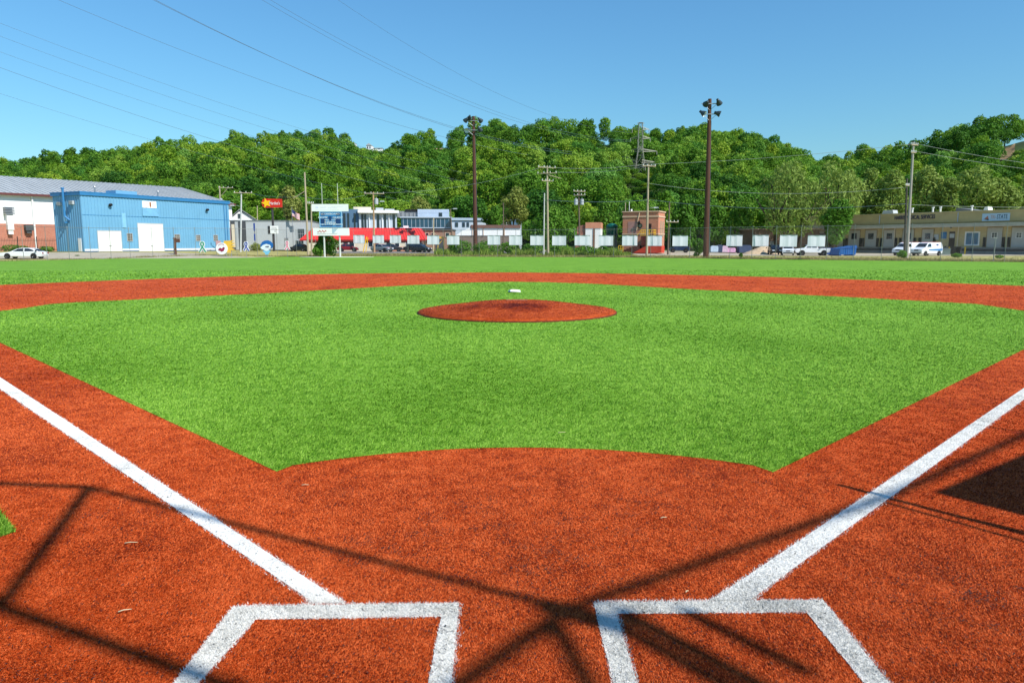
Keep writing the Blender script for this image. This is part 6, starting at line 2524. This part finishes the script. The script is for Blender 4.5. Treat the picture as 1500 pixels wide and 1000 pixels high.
# =================================================================== vegetation
def leaf_mat(name, dark, mid, lite, trans=0.3, use_obj=True, objw=0.6):
    m = bpy.data.materials.new(name)
    m.use_nodes = True
    nt = m.node_tree
    for n_ in list(nt.nodes):
        nt.nodes.remove(n_)
    out = nt.nodes.new('ShaderNodeOutputMaterial')
    a = nt.nodes.new('ShaderNodeAttribute')
    a.attribute_name = 'tint'
    rp = nt.nodes.new('ShaderNodeValToRGB')
    e = rp.color_ramp.elements
    e[0].position, e[1].position = 0.08, 0.92
    e[0].color, e[1].color = dark + (1,), lite + (1,)
    x = e.new(0.5)
    x.color = mid + (1,)
    if use_obj:
        oi = nt.nodes.new('ShaderNodeObjectInfo')
        sp = nt.nodes.new('ShaderNodeSeparateColor')
        nt.links.new(oi.outputs['Color'], sp.inputs[0])
        m1 = nt.nodes.new('ShaderNodeMath'); m1.operation = 'MULTIPLY'; m1.inputs[1].default_value = objw
        nt.links.new(sp.outputs[0], m1.inputs[0])
        m2 = nt.nodes.new('ShaderNodeMath'); m2.operation = 'MULTIPLY_ADD'; m2.inputs[1].default_value = 1 - objw
        nt.links.new(a.outputs['Fac'], m2.inputs[0])
        nt.links.new(m1.outputs[0], m2.inputs[2])
        nt.links.new(m2.outputs[0], rp.inputs['Fac'])
    else:
        nt.links.new(a.outputs['Fac'], rp.inputs['Fac'])
    hm = nt.nodes.new('ShaderNodeMix')
    hm.data_type = 'RGBA'
    hm.blend_type = 'MULTIPLY'
    hm.inputs[7].default_value = (0.62, 0.88, 1.7, 1)
    nt.links.new(rp.outputs['Color'], hm.inputs[6])
    if use_obj:
        nt.links.new(sp.outputs[1], hm.inputs[0])
    else:
        ha = nt.nodes.new('ShaderNodeAttribute')
        ha.attribute_name = 'hue'
        nt.links.new(ha.outputs['Fac'], hm.inputs[0])
    d = nt.nodes.new('ShaderNodeBsdfPrincipled')
    d.inputs['Roughness'].default_value = 0.55
    d.inputs['Specular IOR Level'].default_value = 0.12
    t = nt.nodes.new('ShaderNodeBsdfTranslucent')
    mx = nt.nodes.new('ShaderNodeMixShader')
    mx.inputs[0].default_value = trans
    nt.links.new(hm.outputs[2], d.inputs['Base Color'])
    nt.links.new(hm.outputs[2], t.inputs['Color'])
    nt.links.new(d.outputs[0], mx.inputs[1])
    nt.links.new(t.outputs[0], mx.inputs[2])
    nt.links.new(mx.outputs[0], out.inputs['Surface'])
    return m


LD, LM, LL = (0.038, 0.115, 0.012), (0.148, 0.300, 0.019), (0.37, 0.49, 0.048)
leaf_i = leaf_mat('hillside leaves', LD, LM, LL)
leaf_s = leaf_mat('canopy leaves', LD, LM, LL, use_obj=False)
leaf_w = leaf_mat('grey green leaves', (0.10, 0.15, 0.025), (0.24, 0.33, 0.055), (0.44, 0.51, 0.12))
leaf_g = leaf_mat('bright leaves', (0.040, 0.12, 0.010), (0.11, 0.25, 0.022), (0.26, 0.40, 0.05))
leaf_y = leaf_mat('yellow green leaves', (0.10, 0.14, 0.022), (0.22, 0.26, 0.045), (0.36, 0.38, 0.09))
bark = mat('bark', (84, 70, 56), k=0.7, var=0.3, scale=2, rough=0.95)


def leaf_cloud(rng, blobs, n, size, flat=0.0, droop=0.0, fill=0.25, jit=0.55):
    """loose leaf sprays on and in a set of ellipsoid lobes -> (verts, tint)"""
    C = np.array([b_[0] for b_ in blobs], float)
    Rd = np.array([b_[1] if hasattr(b_[1], '__len__') else (b_[1],) * 3 for b_ in blobs], float)
    wgt = (Rd.prod(1)) ** (2 / 3.0)
    idx = rng.choice(len(blobs), n, p=wgt / wgt.sum())
    d = rng.normal(0, 1, (n, 3))
    d /= np.linalg.norm(d, axis=1, keepdims=True)
    rad = np.where(rng.uniform(0, 1, n) < fill, rng.uniform(0.35, 0.9, n), rng.uniform(0.86, 1.06, n))
    rad *= 1 + 0.16 * np.sin(d[:, 0] * 7 + idx) * np.sin(d[:, 1] * 6 + 2 * idx) * np.sin(d[:, 2] * 7)
    P = C[idx] + d * Rd[idx] * rad[:, None]
    keep = np.ones(n, bool)
    for k in range(len(blobs)):
        q = ((P - C[k]) / Rd[k])
        keep &= ~((np.linalg.norm(q, axis=1) < 0.72) & (idx != k))
    P, d, idx = P[keep], d[keep], idx[keep]
    m = len(P)
    nrm = d + rng.normal(0, jit, (m, 3)) + np.array([0, 0, 0.25])
    nrm /= np.linalg.norm(nrm, axis=1, keepdims=True)
    t1 = np.cross(nrm, rng.normal(0, 1, (m, 3)))
    t1 /= np.linalg.norm(t1, axis=1, keepdims=True)
    if droop:
        t1 = t1 * (1 - droop) + np.array([0, 0, -1.0]) * droop
        t1 /= np.linalg.norm(t1, axis=1, keepdims=True)
    t2 = np.cross(nrm, t1)
    s = size * rng.uniform(0.55, 1.35, (m, 1))
    a, b_ = t1 * s * (1 + droop * 1.6), t2 * s * (0.62 - 0.25 * droop)
    V = np.stack([P - a, P + b_, P + a * 0.9, P - b_], 1).reshape(-1, 3)
    blob_t = rng.normal(0, 0.12, len(blobs))
    tint = np.clip(0.5 + blob_t[idx] + rng.normal(0, 0.20, m), 0, 1)
    return V, tint


def crown_blobs(rng, h, r, kind='round'):
    """a dome of lobes: one core and a ring of smaller heads on its upper side"""
    out = [((0, 0, h * 0.60), (r * 0.74, r * 0.74, h * 0.30))]
    n = int(rng.integers(9, 13))
    for i in range(n):
        a = 2 * PI * i * 0.382 + rng.uniform(-0.3, 0.3)
        el = math.asin(min(0.98, 0.02 + 0.96 * (i + 0.5) / n))
        s = r * rng.uniform(0.27, 0.42)
        rr = r * 0.68
        out.append(((rr * math.cos(el) * math.cos(a), rr * math.cos(el) * math.sin(a), h * 0.60 + h * 0.27 * math.sin(el)), (s, s, s * rng.uniform(0.7, 0.95))))
    for i in range(4):
        a = rng.uniform(0, 2 * PI)
        s = r * rng.uniform(0.3, 0.4)
        out.append(((r * 0.6 * math.cos(a), r * 0.6 * math.sin(a), h * rng.uniform(0.36, 0.5)), (s, s, s * 0.8)))
    return out


def limb_mesh(rng, b, h, r, n=5, tr=0.22, top=0.6):
    b.tube([(0, 0, -0.6), (0.1 * r * .2, 0, h * 0.25), (0.0, 0.05, h * top)], lambda t: tr * (1 - 0.6 * t), 7)
    for i in range(n):
        a = 2 * PI * i / n + rng.uniform(-0.4, 0.4)
        z0 = h * rng.uniform(0.22, 0.45)
        l_ = r * rng.uniform(0.45, 0.75)
        b.tube([(0, 0, z0), (math.cos(a) * l_ * 0.5, math.sin(a) * l_ * 0.5, z0 + h * 0.14), (math.cos(a) * l_, math.sin(a) * l_, z0 + h * 0.32)], lambda t: tr * 0.5 * (1 - 0.75 * t), 5)


# templates for the hillside: crown and trunk in one mesh, seen only a few pixels wide
TPL = []
for k in range(10):
    rng = np.random.default_rng(100 + k)
    h, r = ((12.5, 5.2), (13.5, 4.8), (12.0, 5.6), (14.0, 4.9), (13.0, 4.6), (11.0, 5.4), (14.5, 4.4), (12.5, 5.0), (15.5, 3.8), (16.0, 3.5))[k]
    cb = crown_blobs(rng, h, r)
    sxx, syy = rng.uniform(0.85, 1.2), rng.uniform(0.85, 1.2)
    sk_ = rng.normal(0, 0.6, 2)
    cb = [((c[0] * sxx + sk_[0] * (c[2] / h - 0.4), c[1] * syy + sk_[1] * (c[2] / h - 0.4), c[2] + rng.normal(0, 0.35)), (q[0] * rng.uniform(0.8, 1.2), q[1] * rng.uniform(0.8, 1.2), q[2] * rng.uniform(0.8, 1.15))) for c, q in cb]
    V, tn = leaf_cloud(rng, cb, 4600, 0.30, jit=0.6, fill=0.22)
    TPL.append((V, tn, h, r))


def tpl_object(k):
    V, tn, h, r = TPL[k]
    tb = B()
    tb.tube([(0, 0, -2), (0.1, 0, h * 0.3), (0, 0, h * 0.6)], lambda t: 0.26 * (1 - 0.6 * t), 6)
    nl = len(V) // 4
    me = bpy.data.meshes.new('hillside_tree')
    tv = np.array(tb.v, dtype=np.float32)
    nv = len(V)
    me.vertices.add(nv + len(tv))
    me.vertices.foreach_set('co', np.concatenate([V.astype(np.float32), tv]).ravel())
    loops = list(range(nv))
    starts = [4 * i for i in range(nl)]
    tot = [4] * nl
    for f in tb.f:
        starts.append(len(loops))
        tot.append(len(f))
        loops += [nv + i for i in f]
    me.loops.add(len(loops))
    me.loops.foreach_set('vertex_index', np.array(loops, dtype=np.int32))
    me.polygons.add(len(starts))
    me.polygons.foreach_set('loop_start', np.array(starts, dtype=np.int32))
    me.polygons.foreach_set('loop_total', np.array(tot, dtype=np.int32))
    me.materials.append(leaf_i)
    me.materials.append(bark)
    me.polygons.foreach_set('material_index', np.array([0] * nl + [1] * len(tb.f), dtype=np.int32))
    at_ = me.attributes.new('tint', 'FLOAT', 'FACE')
    at_.data.foreach_set('value', np.concatenate([tn, np.full(len(tb.f), 0.5)]).astype(np.float32))
    me.update(calc_edges=True)
    return me


tpl_me = [tpl_object(k) for k in range(len(TPL))]

# where the hillside trees stand
cand = []
rng = np.random.default_rng(5)
sp = 6.3
yy = 176.0
row = 0
while yy < 520:
    xx = -0.86 * yy - 12
    while xx < 0.86 * yy + 12:
        x = xx + rng.uniform(-2.6, 2.6) + (sp / 2 if row % 2 else 0)
        y = yy + rng.uniform(-2.6, 2.6)
        d = y - CY
        px = pxof(x, y)
        d0, d1 = itp(DF, px), itp(DR, px)
        if d0 < d < d1 + 10 and -60 < px < 1560:
            cand.append((x, y, d, px))
        xx += sp * (1 + (yy - 176) / 1100)
    yy += sp * 0.9 * (1 + (yy - 176) / 1100)
    row += 1


CUT_U = [(1430, 246), (1445, 236), (1462, 224), (1480, 212), (1500, 203), (1540, 193)]
CUT_L = [(1430, 250), (1445, 246), (1462, 238), (1480, 228), (1500, 221), (1540, 214)]


def surf(px, py):
    """point of the hill surface that shows at photo pixel px, py"""
    ang_ = (357.2 - py) / 1064.0
    d = itp(DF, px)
    while d < 520:
        q = at(px, 357.2, d)
        if (hill(q.x, q.y) - H) / d >= ang_:
            return Vector((q.x, q.y, hill(q.x, q.y))), d
        d += 1.5
    return Vector((q.x, q.y, hill(q.x, q.y))), d


SKY_R = [(1445, 163), (1458, 167), (1472, 181), (1485, 174), (1500, 172), (1600, 170)]


def top_limit(px, d):
    """steepest sight angle a crown may reach here, so that houses, pylon and the bare cut stay in view"""
    lim = 9.0
    for hx, hw_, hd, hy in ((541, 12, 470, 218), (552, 9, 474, 218.5), (518, 4, 480, 211), (645, 12, 450, 222), (879, 12, 430, 220), (936, 28, 306, 292), (759, 6, 456, 229)):
        if abs(px - hx) < hw_ + 2 and d < hd + 9:
            lim = min(lim, (357.2 - hy) / 1064.0)
    if px > 1440:
        lim = min(lim, (357.2 - itp(SKY_R, px)) / 1064.0)
        if d < surf(px, itp(CUT_U, px))[1] + 2:
            lim = min(lim, (357.2 - itp(CUT_L, px)) / 1064.0)
    return lim


# keep only trees that can show above the crowns in front of them
vis = {}
keep = []
for c in sorted(cand, key=lambda c: c[2]):
    x, y, d, px = c
    z = hill(x, y)
    s = rng.uniform(0.5, 1.02) if rng.uniform() < 0.9 else rng.uniform(1.0, 1.2)
    k = int(rng.integers(0, len(TPL)))
    topang = (z + TPL[k][2] * s - H) / d
    lim = top_limit(px, d)
    if topang > lim:
        s = (lim * d + H - z) / TPL[k][2]
        if s < 0.17:
            tang = (z - H) / d
            if any(abs(px - a_) < b_ + 1 and abs(d - c_) < 12 for a_, b_, c_ in ((541, 6, 470), (552, 9, 474), (518, 4, 480), (645, 12, 450), (879, 12, 430), (936, 4, 304))):
                continue
            if px > 1434 and (357.2 - itp(CUT_L, px)) / 1064.0 - 0.002 < tang < (357.2 - itp(CUT_U, px)) / 1064.0 + 0.002:
                continue
            s = rng.uniform(0.15, 0.24)
        topang = (z + TPL[k][2] * s - H) / d
    b_ = int(px // 8)
    m_ = min(vis.get(b_ + o, -1) for o in (-1, 0, 1))
    if topang > m_ + 0.001:
        keep.append((x, y, z, d, px, s, k, max(s, 0.6)))
        for o in (-1, 0, 1):
            vis[b_ + o] = max(vis.get(b_ + o, -1), topang - 0.004)
keep.sort(key=lambda c: c[3] / c[7])
NIND = 262
tone_n = {0: 'dark green', 1: 'mid green', 2: 'pale yellow green'}


def zone(px):
    if px < 330: return 'behind the blue warehouse roof'
    if px < 470: return 'above the red roadside sign'
    if px < 690: return 'above the red roofed restaurant'
    if px < 800: return 'right of the white hall floodlight pole'
    if px < 905: return 'left of the lattice pylon'
    if px < 1030: return 'around and right of the lattice pylon'
    if px < 1190: return 'right of the tallest floodlight pole'
    if px < 1330: return 'left of the tall leaning pole'
    return 'above the yellow warehouse roof'


rest = []
stats = {}
for i, (x, y, z, d, px, s, k, sw) in enumerate(keep):
    tv = float(np.clip(0.47 + 0.20 * math.sin(x * 0.021 + 1.0) * math.sin(y * 0.03) + rng.normal(0, 0.27) + (0.10 if px > 1040 and d < 260 else 0), 0.0, 1.0))
    hv = float(np.clip(rng.normal(0.27, 0.30), 0, 1))
    if i < NIND:
        o = bpy.data.objects.new('hillside_tree', tpl_me[k])
        COL.objects.link(o)
        o.location = (x, y, z)
        o.rotation_euler = (0, 0, rng.uniform(0, 2 * PI))
        o.scale = (sw * rng.uniform(0.9, 1.15), sw * rng.uniform(0.9, 1.15), s)
        o.color = (tv, hv, 0, 1)
        tone = 0 if tv < 0.38 else (1 if tv < 0.66 else 2)
        shape = 'slender' if k >= 8 else ('small broad' if s < 0.9 else ('large broad' if s > 1.12 else 'broad'))
        tag(o, '%s %s tree on the slope %s' % (tone_n[tone], shape, zone(px)), 'tree', '%s %s trees on the slope %s' % (tone_n[tone], shape, zone(px)))
    else:
        rest.append((x, y, z, s, k, tv, hv, sw))
VV, TT, HH = [], [], []
for (x, y, z, s, k, tv, hv, sw) in rest:
    V, tn, h, r = TPL[k]
    n_ = len(V) // 4
    m_ = int(n_ * 0.42)
    sel = rng.permutation(n_)[:m_]
    a = rng.uniform(0, 2 * PI)
    c, s_ = math.cos(a), math.sin(a)
    Q = V.reshape(-1, 4, 3)[sel].reshape(-1, 3)
    cen = Q.reshape(-1, 4, 3).mean(1, keepdims=True)
    Q = ((Q.reshape(-1, 4, 3) - cen) * 1.35 + cen).reshape(-1, 3)
    W_ = np.stack([(Q[:, 0] * c - Q[:, 1] * s_) * sw + x, (Q[:, 0] * s_ + Q[:, 1] * c) * sw + y, Q[:, 2] * s + z], 1)
    VV.append(W_.astype(np.float32))
    HH.append(np.full(m_, hv))
    TT.append(np.clip(tn[sel] * 0.4 + tv * 0.6, 0, 1))
tag(np_mesh('hill_woodland', np.concatenate(VV), 4, [leaf_s], {'tint': np.concatenate(TT), 'hue': np.concatenate(HH)}), 'dense green woodland canopy of the upper hills', None, None, 'stuff')

# bare cut on the right hill
b = B()
vs = []
pxs = [1432 + 6 * i for i in range(19)]
for px in pxs:
    u_, l_ = surf(px, itp(CUT_U, px))[0], surf(px, itp(CUT_L, px))[0]
    for q in range(5):
        p_ = l_.lerp(u_, q / 4)
        vs.append((p_.x, p_.y, hill(p_.x, p_.y) + 0.35 + 0.25 * math.sin(px * 0.7 + q * 2)))
b.add(vs, [(i * 5 + q, i * 5 + 5 + q, i * 5 + 6 + q, i * 5 + 1 + q) for i in range(len(pxs) - 1) for q in range(4)])
tag(b.build('hill_cut', mat('bare rocky soil', (150, 128, 92), k=0.6, var=0.6, scale=0.35, rough=1.0), smooth=True), 'bare tan cut across the right hill', None, None, 'structure')


# --- nearer trees, each with its own crown and trunk ------------------------------
def tree(name, label, px, D, wpx, pyt, pyb, m, seed, n, size, tone=0.5, droop=0.0, trunks=1, group=None, lob=(9, 14), fill=0.3, low=0.18, jit=0.6):
    base = at(px, 360, D)
    z0 = gz(base.x, base.y) if D < 175 else hill(base.x, base.y)
    k = D / 1064.0
    h = at(px, pyt, D).z - z0
    zl = max(0.0, at(px, pyb, D).z - z0)
    r = wpx * k / 2
    t = thing(name, label, 'tree' if 'tree' in name else 'bush', (base.x, base.y, z0), 0, group)
    rng = np.random.default_rng(seed)
    bl = []
    nb = int(rng.integers(lob[0], lob[1]))
    for i in range(nb):
        a = rng.uniform(0, 2 * PI)
        q = math.sqrt(rng.uniform(0.05, 1))
        zz = rng.uniform(0.0, 1.0)
        env = math.sin(PI * min(0.97, max(0.10, 0.12 + 0.80 * zz))) ** 0.6
        s = r * rng.uniform(0.24, 0.44)
        sz = min(s * rng.uniform(0.8, 1.3), (h - zl) * 0.33)
        bl.append(((q * (r - s) * env * math.cos(a), q * (r - s) * env * math.sin(a), zl + sz + (h - zl - 2 * sz) * zz), (s, s, sz)))
    bl.append(((0, 0, (zl + h) / 2), (r * 0.55, r * 0.55, (h - zl) * 0.38)))
    bl.append(((rng.uniform(-.2, .2) * r, 0, h - r * 0.3), (r * 0.34, r * 0.34, min(r * 0.34, (h - zl) * 0.3))))
    V, tn = leaf_cloud(rng, bl, n, size, droop=droop, fill=fill, jit=jit)
    V[:, 2] = np.maximum(V[:, 2], 0.03)
    o = np_mesh('crown', V, 4, [m], {'tint': tn}, t)
    o.color = (tone, 0.12, 0, 1)
    b = B()
    for j in range(trunks):
        dx = (j - (trunks - 1) / 2) * r * 0.28
        sub = B()
        limb_mesh(rng, sub, h, r * 0.9, 6, max(0.06, min(0.32, h * 0.018)), 0.75)
        b.add([(x + dx * (1 + z / h * 0.8), y, z) for x, y, z in sub.v], sub.f)
    b.build('trunk', bark, t, True)
    return t


gN = 'trees behind the yard and yellow warehouse'
tree('willow_tree', 'largest loose grey green tree with dark twin trunks behind the fence', 1152, 150, 112, 237, 350, leaf_w, 21, 8500, 0.27, 0.36, 0.45, 3, gN, (16, 20), 0.45, jit=0.7)
tree('willow_tree', 'tall loose grey green tree leaning over the blue dumpster', 1214, 153, 84, 238, 345, leaf_w, 22, 6200, 0.27, 0.55, 0.45, 2, gN, (13, 17), 0.45, jit=0.7)
tree('leafy_tree', 'bright green leafy tree hiding the left end of the yellow warehouse', 1225, 137, 62, 292, 364, leaf_g, 23, 5200, 0.26, 0.42, 0.1, 1, gN)
for i, (px, D, w_, t_, tone, mm, lab) in enumerate(((1268, 190, 56, 248, 0.45, leaf_w, 'grey green tree at the left end of the warehouse roof line'),
                                                (1303, 186, 60, 250, 0.5, leaf_w, 'grey green tree just left of the dark pole above the roof'),
                                                (1352, 188, 54, 244, 0.62, leaf_w, 'pale grey green tree just right of the tall leaning pole'),
                                                (1384, 184, 46, 262, 0.3, leaf_w, 'darker low tree above the navy letters on the roof line'),
                                                (1425, 186, 78, 244, 0.62, leaf_w, 'widest pale tree above the warehouse roof vents'),
                                                (1466, 184, 50, 262, 0.5, leaf_w, 'mid sized tree above the pale blue roof sign'),
                                                (1500, 186, 58, 256, 0.55, leaf_w, 'tree cut by the right edge above the warehouse roof'),
                                                (1240, 182, 50, 250, 0.6, leaf_w, 'pale tree between the loose willow and the warehouse roof'))):
    tree('leafy_tree', lab, px, D, w_, t_, 335, mm, 40 + i, 4200, 0.36, tone, 0.15, 1, gN, (11, 15))
gC2 = 'trees and bushes behind the banner panels'
for i, (px, D, w_, t_, b_, tone, mm, n_, lab) in enumerate((
        (806, 126, 78, 302, 372, 0.55, leaf_g, 7500, 'big dense green bush behind the pale twin utility poles'),
        (752, 168, 50, 274, 330, 0.55, leaf_y, 3500, 'yellowish round tree above the white hall'),
        (832, 165, 42, 300, 350, 0.3, leaf_g, 3000, 'green tree left of the transformer pole'),
        (888, 165, 46, 292, 350, 0.45, leaf_g, 3200, 'green tree above the dark green tank'),
        (1003, 150, 44, 286, 365, 0.35, leaf_g, 4200, 'dense green tree at the right corner of the pump house'),
        (1046, 158, 52, 292, 362, 0.45, leaf_g, 4200, 'green tree behind the tall floodlight pole'),
        (1082, 160, 56, 290, 360, 0.5, leaf_g, 4200, 'green tree above the pink wrapped bundles'),
        (970, 175, 40, 280, 345, 0.4, leaf_i, 3000, 'green tree rising behind the pump house roof'),
        (930, 172, 44, 284, 345, 0.4, leaf_i, 3000, 'green tree behind the left part of the pump house roof'),
        (724, 165, 40, 302, 340, 0.35, leaf_g, 2600, 'small green tree left of the yellowish round tree'),
        (428, 165, 44, 272, 330, 0.72, leaf_y, 3600, 'pale yellow green tree behind the flag'),
        (352, 190, 34, 290, 325, 0.45, leaf_g, 2200, 'green tree behind the white gabled house'),
        (475, 185, 40, 270, 330, 0.5, leaf_g, 2600, 'green tree behind the scoreboard header'),
        (615, 205, 44, 288, 325, 0.75, leaf_y, 2600, 'pale round tree above the showroom roof'))):
    tree('leafy_tree', lab, px, D, w_, t_, b_, mm, 60 + i, n_, 0.24 if D < 140 else 0.3, tone, 0.05, 1, gC2)
gB = 'bushes and weeds along the fence'
for i, (px, D, w_, t_, tone, mm, n_, lab) in enumerate((
        (478, 111.5, 44, 340, 0.12, leaf_g, 6000, 'dark green bush filling the space under the scoreboard'),
        (466, 109.8, 18, 357, 0.6, leaf_g, 1600, 'low bright bush at the left scoreboard post'),
        (1023, 106, 24, 350, 0.2, leaf_g, 2600, 'dark upright bush beside the tallest floodlight pole'),
        (1322, 98, 20, 367, 0.45, leaf_g, 1500, 'small green bush at the foot of the two leaning poles'),
        (376, 139, 22, 355, 0.85, leaf_y, 1500, 'clipped yellow green bush before the grey building'),
        (112, 104, 8, 373, 0.4, leaf_g, 500, 'tiny weed clump at the lane before the blue warehouse'),
        (1086, 100, 9, 371, 0.3, leaf_g, 500, 'tiny dark weed clump on the verge under the gravel heap'),
        (672, 121, 48, 350, 0.4, leaf_g, 3600, 'weedy bush left of the floodlight pole by the white hall'),
        (714, 121, 54, 351, 0.5, leaf_g, 3600, 'weedy bush just right of the floodlight pole by the white hall'),
        (748, 122, 50, 354, 0.6, leaf_g, 3600, 'weedy bush at the right end of the white hall'),
        (778, 121, 46, 356, 0.45, leaf_g, 3200, 'weedy bush left of the twin utility poles'),
        (822, 121, 52, 357, 0.62, leaf_g, 3200, 'weedy bush right of the twin utility poles'),
        (858, 121, 46, 360, 0.4, leaf_g, 2800, 'weedy bush under the transformer pole'),
        (884, 122, 32, 360, 0.3, leaf_g, 1400, 'weedy bush left of the pump house steps'),
        (1404, 101, 20, 371.5, 0.55, leaf_g, 700, 'low straggly weeds before the dark bins'),
        (1466, 95, 14, 374, 0.6, leaf_g, 500, 'low straggly weeds by the slim steel post at right'),
        (22, 118, 50, 357, 0.5, leaf_g, 1600, 'weeds along the black iron fence by the white car'),
        (68, 117, 30, 359, 0.6, leaf_g, 1200, 'weeds at the right end of the black iron fence'))):
    tree('bush', lab, px, D, w_, t_, 380, mm, 90 + i, n_, 0.14 if w_ > 15 else 0.09, tone, 0.0, 1, gB, (9, 14), 0.35)
